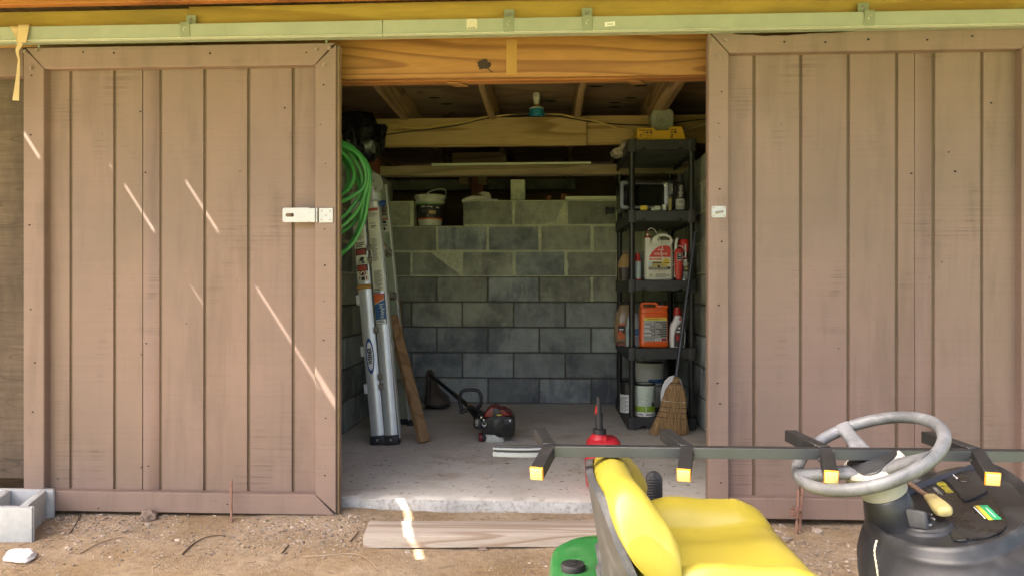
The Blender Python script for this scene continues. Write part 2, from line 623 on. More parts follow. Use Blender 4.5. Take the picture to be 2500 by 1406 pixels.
surf('pail_orange', (.55, .13, .03), .5)
surf('pail_green', (.20, .42, .10), .5)
surf('kraft', (.50, .34, .14), .7)
surf('glove_white', (.62, .60, .52), .9, var=.2, scale=60, bump=.4)
surf('glove_brown', (.10, .06, .045), .85, var=.3, scale=60)
surf('white_trim', (.62, .64, .46), .5, var=.1)
surf('oven_steel', (.15, .155, .14), .3, .95, var=.1, scale=10)
surf('oven_glass', (.012, .014, .012), .04, var=.2, Specular_IOR_Level=.9)
surf('can_dark', (.02, .02, .02), .35, .3)
surf('can_grey', (.40, .40, .37), .4, .3)
surf('white_plastic', (.62, .64, .56), .42, var=.08, scale=14)
surf('bright_plastic', (.70, .72, .72), .38, var=.06)
surf('red_plastic', (.50, .03, .02), .38, var=.12)
surf('dark_red', (.34, .02, .015), .4, var=.2)
surf('label_red', (.52, .045, .03), .5, var=.15)
surf('label_yellow', (.70, .53, .06), .5, var=.15)
surf('label_olive', (.40, .34, .12), .5, var=.3)
surf('label_grey', (.36, .37, .37), .55, var=.2, scale=50)
surf('label_dark', (.035, .03, .03), .5, var=.3)
surf('label_blue', (.08, .20, .42), .5, var=.3)
surf('pale_blue', (.45, .56, .58), .3, var=.1)
surf('orange_plastic', (.66, .10, .012), .36, var=.06, scale=12, bump=.04)
surf('amber_jug', (.30, .22, .13), .25, var=.25, scale=10)
surf('brown_plastic', (.15, .05, .03), .4)
surf('paint_mint', (.60, .70, .58), .5, var=.12)
surf('lime', (.25, .40, .04), .5, var=.12)
surf('tin', (.45, .45, .44), .3, .85, var=.15)
surf('yellow_box', (.62, .36, .02), .6, var=.1)
surf('jug_grey', (.36, .37, .29), .42, var=.12)
surf('foil', (.45, .38, .32), .3, .3, var=.5, scale=50, bump=.4)
surf('broom_handle', (.045, .05, .062), .35, .2, var=.25, scale=30)
t = NT('straw')
f = t.noise(t.map((180, 60, 10)), 1, 3, .7)
c = t.mix(t.ramp(f, [(.3, 0), (.7, 1)]), (.17, .095, .035), (.50, .33, .15))
c = t.mix(1.0, c, t.tone(), 'MULTIPLY')
t.out(c, .8, 0.0, t.bump(f, .6, .004))
surf('thread', (.025, .025, .035), .7)
surf('trim_black', (.016, .016, .017), .42, var=.4, scale=30, dirt=.2, dirtc=(.08, .07, .06))
surf('trim_guard', (.09, .068, .05), .55, var=.35, scale=12, dirt=.3)
surf('trim_red', (.16, .010, .010), .35, var=.15)
surf('trim_tank', (.50, .52, .45), .4, var=.3, scale=30, dirt=.4, dirtc=(.16, .14, .09))
surf('gas_red', (.47, .018, .03), .4, var=.15, scale=14, dirt=.25, dirtc=(.3, .12, .12))
# mower
t = NT('seat_yellow')
v = t.map()
n1, n2 = t.noise(v, 3.5, 5, .6), t.noise(v, 55, 5, .7)
c = t.mix(t.ramp(n1, [(.3, 0), (.7, 1)]), (.335, .272, .026), (.365, .30, .04))
c = t.mix(t.math('MULTIPLY', t.ramp(n2, [(.3, 0), (.8, 1)]), .08), c, (.42, .37, .13))
spk = t.noise(t.map((48, 48, 48)), 1, 1, .5)
c = t.mix(t.math('MULTIPLY', t.ramp(spk, [(.80, 0), (.815, 1)]), .8), c, (.16, .10, .01))
wsp = t.noise(t.map((26, 26, 26), (0, 0, 0), (3, 7, 1)), 1, 3, .6)
c = t.mix(t.math('MULTIPLY', t.ramp(wsp, [(.80, 0), (.815, 1)]), .6), c, (.6, .58, .45))
t.out(c, t.math('MULTIPLY_ADD', n1, .2, .2), 0.0, t.bump(n2, .03, .002))
surf('seat_shell', (.055, .055, .055), .6, var=.5, scale=18, dirt=.55, dirtc=(.22, .21, .20), bump=.2)
surf('mower_green', (.022, .15, .034), .38, var=.2, scale=10, dirt=.3, dirtc=(.22, .28, .2), bump=.04)
surf('dash_black', (.018, .0185, .02), .40, var=.4, scale=14, dirt=.5, dirtc=(.075, .075, .073), bump=.12)
surf('dash_gloss', (.014, .014, .014), .28, var=.5, scale=20, dirt=.2, dirtc=(.12, .12, .12), bump=.05)
surf('cap_black', (.02, .02, .022), .55, var=.3)
surf('grey_plastic', (.10, .10, .10), .7, var=.5, scale=25, dirt=.4, dirtc=(.2, .2, .19))
t = NT('wheel_grey')
v = t.map()
n1, n2, n3 = t.noise(v, 11, 6, .65, .5), t.noise(v, 45, 6, .7), t.noise(v, 4, 3, .5)
c = t.mix(t.ramp(n1, [(.36, 0), (.64, 1)]), (.07, .073, .078), (.175, .18, .186))
c = t.mix(t.math('MULTIPLY', t.ramp(n2, [(.56, 0), (.68, 1)]), .6), c, (.04, .04, .042))
c = t.mix(t.math('MULTIPLY', t.ramp(n3, [(.55, 0), (.7, 1)]), .5), c, (.19, .187, .175))
t.out(c, t.math('MULTIPLY_ADD', n1, .35, .28), 0.0, t.bump(t.math('ADD', n1, n2), .15, .003))
surf('collar_white', (.38, .365, .31), .5, var=.15, dirt=.2)
surf('cream_knob', (.52, .43, .18), .35, var=.15, scale=20)
surf('lever_rust', (.14, .09, .06), .7, var=.4)
surf('series_yellow', (.62, .55, .05), .5)
surf('sticker_green', (.03, .42, .16), .4)
surf('tyre', (.02, .02, .02), .85)
surf('rope', (.55, .48, .36), .9, var=.3)
surf('rack_black', (.012, .012, .0125), .5, var=.3, scale=30, dirt=.12, dirtc=(.1, .1, .09))
surf('rack_face', (.062, .067, .072), .42, .35, var=.2, scale=20, dirt=.1)
surf('rack_steel', (.20, .215, .24), .45, .2, var=.2)
surf('cap_yellow', (.72, .58, .22), .5, var=.06)
surf('cap_orange', (.70, .30, .015), .5)
surf('twig', (.10, .065, .04), .9, var=.4)
surf('twig_pale', (.36, .27, .17), .9, var=.4)
surf('wood_knot', (.035, .022, .012), .85, var=.5, scale=60, bump=.4)
surf('putty', (.40, .225, .06), .8, var=.15, scale=30)
surf('leaf', (.06, .12, .025), .6, var=.2, tone=True)
surf('chaff', (.13, .09, .055), .9, var=.3, tone=True)
surf('edge_brown', (.21, .145, .085), .7, var=.25)
# ================================================================ LIGHT
SUN = Vector((.573, .30, -1.0)).normalized()      # travel direction of sunlight
el = math.asin(-SUN.z)
az = math.atan2(-SUN.x, -SUN.y)                 # direction towards the sun, from +Y clockwise
w = bpy.data.worlds.new('World')
S.world = w
w.use_nodes = True
sky = w.node_tree.nodes.new('ShaderNodeTexSky')
sky.sky_type = 'NISHITA'
sky.sun_disc = False
sky.sun_elevation = el
sky.sun_rotation = az
sky.dust_density = 7.0
sky.ozone_density = 0.0
sky.air_density = 0.6
bg = w.node_tree.nodes['Background']
w.node_tree.links.new(sky.outputs[0], bg.inputs[0])
bg.inputs[1].default_value = 0.115
sl = bpy.data.lights.new('sun', 'SUN')
sl.energy = 4.5
sl.angle = R(.4)
sl.color = (1, .95, .85)
so = bpy.data.objects.new('sun', sl)
COL.objects.link(so)
so.rotation_euler = SUN.to_track_quat('-Z', 'Y').to_euler()
so.location = (-3, -3, 6)
S.view_settings.view_transform = 'Standard'
S.view_settings.look = 'None'
S.view_settings.exposure = 2.8
S.view_settings.gamma = 1
S.cycles.use_denoising = True
S.cycles.max_bounces = 10
S.cycles.diffuse_bounces = 7
S.cycles.sample_clamp_indirect = 8
S.cycles.caustics_reflective = False
S.cycles.caustics_refractive = False

# ================================================================ GROUND
YD = 3.08        # front face of the sliding doors
GMOW = -.32


def gbase(x, y):
    if y > 3.2:
        z = -.05
    elif y > 2.5:
        z = -.05 - (3.2 - y) * .07
    else:
        k = min(1, max(0, (2.5 - y) / .42))
        z = -.099 + (GMOW + .099) * (k * k * (3 - 2 * k))
    return z


def gz(x, y):
    z = gbase(x, y)
    if -6 < y < 3.3:
        z += .012 * nz(x * 2.1, y * 2.1, 3) + .006 * nz(x * 7, y * 7, 1) + .003 * nz(x * 21, y * 21, 5)
        z += .016 * math.exp(-((x + .98) / .3) ** 2 - ((y - 3.12) / .14) ** 2)
    if y > 3.19:
        z = min(z, -.05)
    return z


def axis_lines(lo, hi, step, far):
    a, s, out = lo, step, []
    v = lo
    while v < hi:
        out.append(v)
        v += step
    out.append(hi)
    s, v = step, hi
    while v < far:
        s *= 1.6
        v += s
        out.append(v)
    s, v = step, lo
    while v > -far:
        s *= 1.6
        v -= s
        out.insert(0, v)
    return out


g = MB('dirt')
gx, gy = axis_lines(-2.6, 2.8, .03, 1200), axis_lines(2.0, 3.3, .02, 1200)
vs = [[g.bm.verts.new((x, y, gz(x, y))) for y in gy] for x in gx]
g.paint([g.bm.faces.new((vs[i][j], vs[i + 1][j], vs[i + 1][j + 1], vs[i][j + 1])) for i in range(len(gx) - 1) for j in range(len(gy) - 1)])
tag(g.build('ground', origin=(0, 0, 0)), kind='structure')

# loose gravel
g = MB('stone')


_t = bmesh.new()
bmesh.ops.create_icosphere(_t, subdivisions=1, radius=1)
_t.verts.index_update()
ICO_V, ICO_F = [v.co.normalized() for v in _t.verts], [[v.index for v in f.verts] for f in _t.faces]
_t.free()


def pebble(b, c, r, tone, sq=.6):
    ph = rnd.random() * 50
    vs = []
    for d in ICO_V:
        k = r * (1 + .5 * nz(d.x * 1.7 + ph, d.y * 1.7, d.z * 1.7))
        vs.append(b.bm.verts.new(Vector((d.x * k * (1 + .35 * math.sin(ph)), d.y * k, d.z * k * sq)) + Vector(c)))
    fs = [b.bm.faces.new([vs[i] for i in f]) for f in ICO_F]
    b.smooth = False
    b.paint(fs, None, tone)


n = 0
while n < 5200:
    x, y = rnd.uniform(-2.3, 2.6), 3.1 - abs(rnd.gauss(0, .28))
    if y < 2.35:
        continue
    dens = .35 + 1.5 * nz(x * 1.3, y * 2.2, 9)
    if .9 < x < 2.5:
        dens += 1.0 if 2.55 < y < 2.95 else .5
    if -1.3 < x < -.55 and y > 2.72:
        dens += .45
    if rnd.random() > dens:
        continue
    if -.72 < x < .6 and 2.72 < y < 3.0:
        continue
    r = .0022 + .0045 * rnd.random() ** 2 + (.008 * rnd.random() if rnd.random() < .03 else 0)
    tn = rnd.choice([.5, .7, .9, 1.05, 1.2, 1.45])
    pebble(g, (x, y, gz(x, y) + r * .25), r, (tn, tn * rnd.uniform(.95, 1.02), tn * rnd.uniform(.88, 1.08)))
    n += 1
tag(g.build('gravel', origin=(0, 0, 0)), 'small stones and crumbs scattered over the dirt in front of the doors', kind='stuff')

# straw, bark crumbs and dead leaves
g = MB('twig')
for i in range(900):
    inside = i % 3 == 0
    if inside:
        x, y = rnd.uniform(-1.15, 1.0), 3.22 + abs(rnd.gauss(0, .9))
        if y > 5.8:
            continue
        z = .0035
    else:
        x, y = rnd.uniform(-2.3, 2.6), rnd.uniform(2.45, 3.12)
        if -.72 < x < .6 and 2.72 < y < 3.0:
            continue
        z = gz(x, y) + .002
    a = rnd.uniform(0, 6.28)
    L_, W_ = rnd.uniform(.004, .020) * (.6 if inside else 1), rnd.uniform(.0008, .0022)
    u = Vector((math.cos(a), math.sin(a), rnd.uniform(-.1, .15)))
    w_ = Vector((-math.sin(a), math.cos(a), 0))
    p = Vector((x, y, z))
    tn = rnd.choice([(.6, .5, .4), (1, .9, .8), (3.0, 2.8, 2.4), (2.2, 2.0, 1.6)]) if not inside else rnd.choice([(.5, .4, .3), (1, .85, .7), (1.6, 1.2, .9)])
    g.prism([p - u * L_, p - u * L_ * .2 + w_ * W_, p + u * L_, p - u * L_ * .1 - w_ * W_], (0, 0, .0012), 'chaff', tn)
tag(g.build('litter', origin=(0, 0, 0)), 'bits of straw and bark crumbs strewn over the dirt and the concrete floor', kind='stuff')

# single twigs
tw = [([(445, 1358), (470, 1338), (505, 1322), (550, 1319)], 'twig', 'dark curved twig lying on the dirt before the left door'),
      ([(170, 1314), (182, 1298), (197, 1275)], 'twig', 'short dark twig just right of the concrete block'),
      ([(195, 1356), (240, 1338), (280, 1326), (308, 1322)], 'twig_pale', 'thin tan twig slanting across the dirt near the concrete block'),
      ([(740, 1366), (800, 1364), (850, 1362), (892, 1368), (922, 1394)], 'twig_pale', 'long pale stem with a bent end on the dirt in front of the plank'),
      ([(688, 1358), (705, 1342)], 'twig', 'very short dark stick on the dirt left of the long pale stem'),
      ([(766, 1346), (800, 1341)], 'twig_pale', 'short pale chip lying above the long pale stem'),
      ([(855, 1336), (877, 1316)], 'twig', 'short stick leaning at the left end of the plank'),
      ([(1070, 1385), (1106, 1379)], 'twig_pale', 'small pale stick on the dirt below the middle of the plank')]
for pts, m, lab in tw:
    P = []
    for px, py in pts:
        p = atz(px, py, -.09)
        p.z = gz(p.x, p.y) + .004
        P.append(p)
    b = MB(m)
    P = smooth_path(P, 5) if len(P) > 2 else P
    b.tube(P, [.0032 - .0018 * i / len(P) for i in range(len(P))], n=5)
    tag(b.build('twig'), lab, 'twig', 'twigs on the dirt')

# ================================================================ SLAB
XL, XR, YB = pxx(947, 5.88), pxx(1649, 5.88), 5.88
b = MB('slab')
NX, NY = 150, 40
x0, x1, y0, y1 = -2.2, 2.2, 3.2, 6.05


def slabpt(u, v):
    x, y = x0 + (x1 - x0) * u, y0 + (y1 - y0) * v
    return Vector((x, y + (.008 * nz(x * 5, 2) + .005 * nz(x * 22, 7) if v == 0 else 0), -.004 * (v == 0) + .0025 * nz(x * 2, y * 2)))


top = b.grid(slabpt, NX, NY)
rows = []
for j, (dz, dy) in enumerate(((-.014, -.008), (-.05, -.010), (-.085, -.006), (-.17, 0))):
    row = []
    for i in range(NX + 1):
        p = top[i][0].co
        chip = max(0, nz(p.x * 9, j * 2.1, 4) - .15) * (.05 if j in (1, 2) else .012)
        row.append(b.bm.verts.new((p.x, p.y + dy + chip + .006 * nz(p.x * 18, j, 8), p.z + dz + .008 * nz(p.x * 6, j))))
    rows.append(row)
prev = [top[i][0] for i in range(NX + 1)]
fs = []
for row in rows:
    fs += [b.bm.faces.new((prev[i], row[i], row[i + 1], prev[i + 1])) for i in range(NX)]
    prev = row
b.paint(fs, 'slab_edge')
tag(b.build('concrete_floor', origin=(0, 0, 0), sharp=60), kind='structure')

# ================================================================ BLOCK WALLS
CH, BL = .2025, .4115


def block_wall(label, O, U, N, L, courses, phase0, gaps=(), cat='wall', light_from=5, thick=.19, dark=()):
    """running-bond wall: face plane through O along U, outward normal N"""
    O, U, N = Vector(O), Vector(U), Vector(N)
    b = MB('block')
    for c in range(courses):
        ph = (phase0 + (BL / 2 if c % 2 else 0)) % BL
        s = ph - BL
        while s < L:
            a, e = max(0, s), min(L, s + BL)
            mid = (a + e) / 2
            s += BL
            if e - a < .03 or any(gc == c and g0 < mid < g1 for gc, g0, g1 in gaps):
                continue
            j = .0055
            tn = .8 + .34 * rnd.random()
            if rnd.random() < .22:
                tn *= .72
            if c <= 2 or rnd.random() < .2:
                tcol = (tn * .93, tn * 1.0, tn * 1.09)  # lower courses tinted blue for skylight; other blue blocks are random
            else:
                tcol = (tn * 1.0, tn * 1.0, tn * .93)
            off = rnd.uniform(-.0015, .0015)
            z0, z1 = c * CH + j, (c + 1) * CH - j
            ctr = O + U * mid - N * (thick / 2 - off) + Z3 * ((z0 + z1) / 2)
            C8 = []
            for q in (-1, 1):
                for su, sn in ((-1, -1), (1, -1), (1, 1), (-1, 1)):
                    C8.append(ctr + U * (su * ((e - a) / 2 - j) + rnd.uniform(-.0018, .0018)) + N * (sn * thick / 2 + rnd.uniform(-.001, .001)) + Z3 * (q * (z1 - z0) / 2 + rnd.uniform(-.0018, .0018)))
            b.hexa(C8, 'block', tcol, .005)
    for c in range(courses):
        full = not any(gc == c for gc, _, _ in gaps)
        segs = [(0, L)]
        if not full:
            segs = []
            gs = sorted((g0, g1) for gc, g0, g1 in gaps if gc == c)
            p = 0
            for g0, g1 in gs:
                segs.append((p, g0))
                p = g1
            segs.append((p, L))
        for p, q in segs:
            if q - p < .02:
                continue
            rec = .0015 if c >= light_from else .006
            ctr = O + U * ((p + q) / 2) - N * (thick / 2 + rec / 2) + Z3 * (c * CH + CH / 2 - .001)
            b.obox(ctr, (U, N, Z3), ((q - p) / 2 - .006, thick / 2 - rec / 2, CH / 2 - .001),
                   'mortar_light' if c >= light_from else 'mortar_dark')
    return b


def squeeze(b, O, U, N, L, c, pos, w=.03):
    """smeared mortar over a vertical joint"""
    O, U, N = Vector(O), Vector(U), Vector(N)
    n = 9
    pts_l, pts_r = [], []
    for i in range(n):
        z = c * CH + .006 + (CH - .012) * i / (n - 1)
        k = w * (.55 + .6 * nz(pos * 3, i * .6, c))
        pts_l.append(O + U * (pos - k / 2) + N * .0018 + Z3 * z)
        pts_r.append(O + U * (pos + k / 2 + .004 * nz(i, pos)) + N * .0018 + Z3 * z)
    for i in range(n - 1):
        b.prism([pts_l[i], pts_r[i], pts_r[i + 1], pts_l[i + 1]], -N * .008, 'mortar_light')


LB = XR - XL
ph = pxx(1191, YB) - XL
gap0, gap1 = pxx(1011, YB) - XL, pxx(1131, YB) - XL
Ob = Vector((XL, YB, 0))
b = block_wall('back', Ob, X3, -Y3, LB, 8, ph, gaps=[(7, gap0, gap1)])
for c, px, wd in ((7, 1254, .03), (7, 1385, .022), (6, 1320, .028), (6, 1446, .05), (6, 1190, .02), (5, 1383, .04), (5, 1257, .03), (4, 1445, .04)):
    squeeze(b, Ob, X3, -Y3, LB, c, pxx(px, YB) - XL, wd)
bz = MB('mortar_light')
tag(b.build('block_wall'), 'grey concrete block wall across the back, with a gap in its top course', 'wall', 'block walls of the storage room')
HW = 1.787
for side, lab in ((-1, 'grey concrete block wall at the left side, behind the ladder'),
                  (1, 'narrow strip of grey concrete block wall at the right, behind the shelf unit')):
    O = Vector((XL if side < 0 else XR, 3.26, 0))
    U, N = Y3, (X3 if side < 0 else -X3)
    if side < 0:
        b = block_wall('l', O, U, N, YB - 3.26 + .19, 8, .12)
        b.box(XL - .19, XL - .0012, 3.262, YB + .188, 8 * CH + .002, HW, 'block', .9, .004)
    else:
        b = block_wall('r', O, U, N, YB - 3.26 + .19, 8, .2)
        b.box(XR + .0012, XR + .19, 3.262, YB + .188, 8 * CH + .002, HW, 'block', .95, .004)
    tag(b.build('block_wall'), lab, 'wall', 'block walls of the storage room')

# dark crawl space behind the low back wall
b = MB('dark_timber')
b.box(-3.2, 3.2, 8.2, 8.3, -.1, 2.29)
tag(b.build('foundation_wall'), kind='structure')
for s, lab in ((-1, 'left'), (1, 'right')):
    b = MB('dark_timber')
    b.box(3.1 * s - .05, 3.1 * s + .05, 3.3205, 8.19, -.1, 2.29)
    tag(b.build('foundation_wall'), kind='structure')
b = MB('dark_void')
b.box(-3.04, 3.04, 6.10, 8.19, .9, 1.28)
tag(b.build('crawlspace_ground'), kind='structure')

# ================================================================ TIMBER
b = MB('plywood')
CZ = 2.30
b.box(-3.2, 3.2, 3.2565, 8.3, CZ, CZ + .03)
for px, py in ((1060, 240), (1090, 255), (1090, 285), (1345, 248), (1455, 212), (1565, 210), (1540, 240), (1500, 252), (1500, 262), (1400, 200)):
    q = atz(px, py, CZ - .002)
    b.lathe([(.001, 0), (.035, 0), (.035, .001), (.001, .001)], q, 'dark_void', 10, Z3, sx=1.3, sy=.55)
tag(b.build('ceiling'), kind='structure')

HB = hz(1338, 188, 3.22)   # underside of the header
b = MB('pine')
b.box(-1.9, 1.9, 3.22, 3.255, HB, HB + .235, 'pine', None, .002)
b.box(-1.9, 1.9, 3.256, 3.295, HB - .002, HB + .23, 'pine_red', None, .002)
b.box(-1.9, 1.9, 3.2965, 3.333, HB + .001, HB + .23, 'pine', None, .002)
hd = thing('header_beam', 'orange pine header beam over the opening, with a dark knot', 'beam', (0, 3.22, HB))
b.build('timber', hd)
kb = MB('dark_void')
kp = at(1180, 158, 3.2195)
kpts = []
for i in range(34):
    a = 2 * math.pi * i / 34
    k = .025 * (1 + .5 * nz(math.cos(a) * 1.6, math.sin(a) * 1.6, 4) + .35 * nz(i * .9, 14))
    kpts.append((kp.x + math.cos(a) * k * 1.1, 3.2185, kp.z + math.sin(a) * k))
kb.prism(kpts, (0, .004, 0), 'wood_knot')
kb.prism([(kp.x + .018, 3.2187, kp.z - .012), (kp.x + .03, 3.2187, kp.z - .026), (kp.x + .046, 3.2187, kp.z - .037), (kp.x + .034, 3.2187, kp.z - .034), (kp.x + .022, 3.2187, kp.z - .024)], (0, .003, 0), 'wood_knot')
kb.build('knot', hd)
kb = MB('putty')
a, c = at(1236, 97, 3.219), at(1262, 182, 3.219)
kb.box(a.x, c.x, 3.2185, 3.2205, c.z, a.z)
kb.build('patch', hd)
for px in (1105, 1545):
    kb = MB('pine')
    q = atz(px, 194, HB)
    kb.hexa([(q.x - .03, 3.265, HB - .010), (q.x + .02, 3.265, HB - .010), (q.x + .06, 3.33, HB - .010), (q.x + .0, 3.33, HB - .010),
             (q.x - .03, 3.265, HB - .004), (q.x + .02, 3.265, HB - .004), (q.x + .06, 3.33, HB - .004), (q.x + .0, 3.33, HB - .004)], 'pine', None, .002)
    kb.build('cleat', hd)

JZ = 2.11
b = MB('pine')
b.box(-3.2, 3.2, 3.2565, 3.295, HB + .2355, CZ - .001)
tag(b.build('rim_joist'), kind='structure')


def joist(px, width, lab, y0=3.34, y1=8.15, m='joist', x=None):
    X = pxx(px, 3.75) if x is None else x
    b = MB(m)
    b.box(X - width / 2, X + width / 2, y0, y1, JZ, CZ - .002, None, None, .003)
    return tag(b.build('ceiling_joist'), lab, 'joist', 'ceiling joists')


def jx(px, py):
    return atz(px, py, JZ).x


joist(0, .044, 'ceiling joist that meets the beam just right of the black bag', x=jx(950, 250))
joist(0, .044, 'second ceiling joist from the bag, left of the light bulb', x=jx(1188, 250))
joist(0, .044, 'ceiling joist just right of the light bulb, running to the back', x=jx(1416, 250))
joist(0, .09, 'wide doubled ceiling joist above the round white jug', x=jx(1625, 250))
joist(0, .044, 'ceiling joist at the far left, in the dark above the black bag', x=jx(700, 250))

TY = 5.2
tz0, tz1 = hz(1200, 357, TY), hz(1200, 287, TY)
b = MB('tie')
xm = pxx(1432, TY)
b.box(XL - .18, xm, TY, TY + .04, tz0, tz1 - .002, None, None, .002)
tag(b.build('tie_beam'), 'tan timber beam across the room below the bulb and cable', 'beam', 'beams across the room')
b = MB('tie')
b.box(xm - .35, XR + .18, TY + .0425, TY + .08, tz0 + .012, tz1 + .012, None, None, .002)
tag(b.build('tie_beam'), 'second tan beam lapped behind the first, behind the round white jug', 'beam', 'beams across the room')
b = MB('old_beam')
BY = 5.66
b.box(XL - .15, XR + .15, BY, BY + .09, HW + .001, HW + .076, None, None, .003)
tag(b.build('rear_beam'), 'weathered grey-brown beam lying across the walls above the back wall', 'beam', 'beams across the room')
b = MB('white_trim')
p0, p1 = at(1053, 414, BY - .01), at(1443, 405, BY - .01)
zt = HW + .0775
b.beam((p0.x, BY + .02, zt + .009), (p1.x, BY + .03, zt + .014), .03, .017)
tag(b.build('trim_strip'), 'thin white trim strip lying on the weathered rear beam', 'trim')
b = MB('block')
bx0, bx1 = pxx(1247, 5.9), pxx(1282, 5.9)
b.box(bx0, bx1, 5.86 + .02, 6.04, 8 * CH + .003, HW - .001, 'block', (1.45, 1.45, 1.15), .004)
tag(b.build('concrete_brick'), 'upright pale concrete brick standing on the back wall under the rear beam', 'brick')
b = MB('red_post')
b.box(XL - .12, pxx(931, 5.62), 5.5, 5.58, HW + .001, JZ - .002, None, None, .003)
tag(b.build('wooden_post'), 'red-brown post on top of the left wall below the black bag', 'post')
b = MB('red_post')
q0, q1 = at(1150, 400, 6.7), at(1180, 400, 6.7)
b.box(q0.x, q1.x, 6.7, 6.79, 1.281, JZ - .002, None, None, .003)
tag(b.build('wooden_post'), 'dark reddish post standing in the crawl space behind the work glove', 'post')
b = MB('dark_timber')
q0, q1 = at(1103, 397, 6.6), at(1236, 372, 6.6)
b.box(q0.x, q1.x, 6.6, 6.64, q0.z, q1.z, None, None, .003)
for px in (1136, 1180):
    q = at(px, 397, 6.65)
    b.box(q.x - .05, q.x + .03, 6.645, 6.685, q.z - .2, q0.z + .06, None, None, .002)
tag(b.build('cross_brace'), 'dark board nailed across the post in the crawl space', 'board')
b = MB('block')
q0, q1 = at(940, 465, 7.2), at(1405, 442, 7.2)
b.box(q0.x - .5, q1.x, 7.2, 7.3, q0.z, q1.z + .02, 'block', .5, .003)
tag(b.build('crawlspace_beam'), 'dim grey beam crossing the crawl space behind the upright brick', 'beam')
for px, lab in ((1340, 'small reddish wood block on the back wall, the left and shorter of two'), (1377, 'reddish wood block on the back wall, beside the pale strip')):
    b = MB('red_post')
    q0 = at(px, 490, 5.95)
    wd = .018 if px == 1340 else .026
    b.box(q0.x - wd, q0.x + wd, 5.93, 5.99, 8 * CH + .002, 8 * CH + (.042 if px == 1340 else .056), None, None, .002)
    tag(b.build('wood_block'), lab, 'wood block', 'wood blocks on the back wall')
b = MB('white_trim')
q0, q1 = pxx(1380, 5.9), pxx(1512, 5.9)
b.box(q0, q1, 5.892, 5.94, 8 * CH + .002, 8 * CH + .030, None, None, .002)
tag(b.build('wood_strip'), 'pale wood strip lying on the right end of the back wall', 'strip')
b = MB('can_dark')
q = at(1489, 516, 5.86)
b.box(q.x - .028, q.x + .03, 5.82, 5.879, q.z - .02, q.z + .022, None, None, .004)
b.box(q.x - .035, q.x - .024, 5.81, 5.879, q.z - .028, q.z + .03, None, None, .003)
tag(b.build('wall_clamp'), 'small dark metal clamp on the back wall beside the shelf unit', 'clamp')

# ---- framing at the far left
b = MB('rough_ply')
b.box(-2.9, pxx(64, 3.3), 3.3, 3.32, hz(30, 1166, 3.3), hz(30, 190, 3.3) + .1)
tag(b.build('plywood_sheet'), 'rough saw-marked plywood sheet at the far left beyond the brown door', 'plywood')
b = MB('paint_frame')
b.box(-2.9, pxx(62, 3.25), 3.235, 3.285, hz(30, 190, 3.25), hz(30, 98, 3.25), None, None, .003)
tag(b.build('painted_board'), 'taupe painted board above the rough plywood at the far left', 'board')
# closing boards behind the doors so that the room is lit by the doorway only
for xa, xb, lab in ((pxx(64, 3.3) + .001, XL - .001, 'l'), (XR + .001, 2.9, 'r')):
    b = MB('rough_ply')
    b.box(xa, xb, 3.3, 3.32, -.06, 2.29)
    tag(b.build('wall_sheathing'), kind='structure')

# ================================================================ DECK OVERHEAD
ZD, YF = 2.16, 1.75
d2 = Vector((-.25, 1, 0)).normalized()
u2 = Vector((1, .25, 0)).normalized()


def deckuv(P):
    t = (ZD - P.z) / (-SUN.z)
    Q = Vector(P) - SUN * t
    return Q.dot(u2), Q.dot(d2)


slots = []
for (a, c, Yp, wd) in (((57, 325), (97, 395), YD, .024), ((290, 435), (362, 550), YD + .03, .021), ((438, 426), (522, 553), YD + .03, .022),
                       ((611, 685), (818, 1008), YD + .03, .020), ((450, 682), (495, 746), YD + .03, .013), ((250, 380), (263, 402), YD + .03, .012)):
    P, Q = at(*a, Yp), at(*c, Yp)
    (ua, va), (ub, vb) = deckuv(P), deckuv(Q)
    slots.append(((ua + ub) / 2, min(va, vb), max(va, vb), wd + .0035))
P, Q = atz(970, 1204, 0), atz(984, 1368, -.085)
(ua, va), (ub, vb) = deckuv(P), deckuv(Q)
slots.append((ua, min(va, vb), max(va, vb), .038))
b = MB('deck')
U0, U1, V0, V1 = -5.2, 5.2, -1.6, 4.6
cuts = {}
edges = [U0]
for u, va, vb, wd in slots:
    edges += [u - wd / 2, u + wd / 2]
u = U0
while u < U1:
    edges.append(u)
    u += .14
edges = sorted(set(edges + [U1]))
for a, c in zip(edges, edges[1:]):
    if c - a < 1e-4:
        continue
    m = (a + c) / 2
    hits = [(va, vb) for u, va, vb, wd in slots if abs(m - u) < wd / 2]
    segs = [(V0, V1)]
    if hits:
        segs, p0 = [], V0
        for va, vb in sorted(hits):
            segs.append((p0, va))
            p0 = vb
        segs.append((p0, V1))
    # both ends follow straight lines parallel to the wall
    lim = lambda uu, yy: (yy - u2.y * uu) / d2.y
    for p, q in segs:
        P4 = []
        for uu, vv in ((a, p), (c, p), (c, q), (a, q)):
            vv = min(max(vv, lim(uu, YF)), lim(uu, 3.25))
            P4.append(u2 * uu + d2 * vv)
        if (P4[3] - P4[0]).length < .01:
            continue
        b.hexa([(w3.x, w3.y, ZD) for w3 in P4] + [(w3.x, w3.y, ZD + .018) for w3 in P4], 'deck')
dk = thing('wooden_deck', 'orange-brown wooden deck overhead, its edge showing above the rail', 'deck', (0, 1.5, ZD))
b.build('deck_boards', dk)
b = MB('pine_red')
zb = hz(0, 13, 3.0)
b.box(-3.2, 3.2, 3.0, 3.035, zb, ZD - .002, None, None, .002)
b.build('fascia_board', dk)
for x in (-3.4, 3.4):
    b = MB('deck')
    b.box(x - .05, x + .05, YF + .02, YF + .12, -.4, ZD - .002, None, None, .004)
    b.build('post', dk)

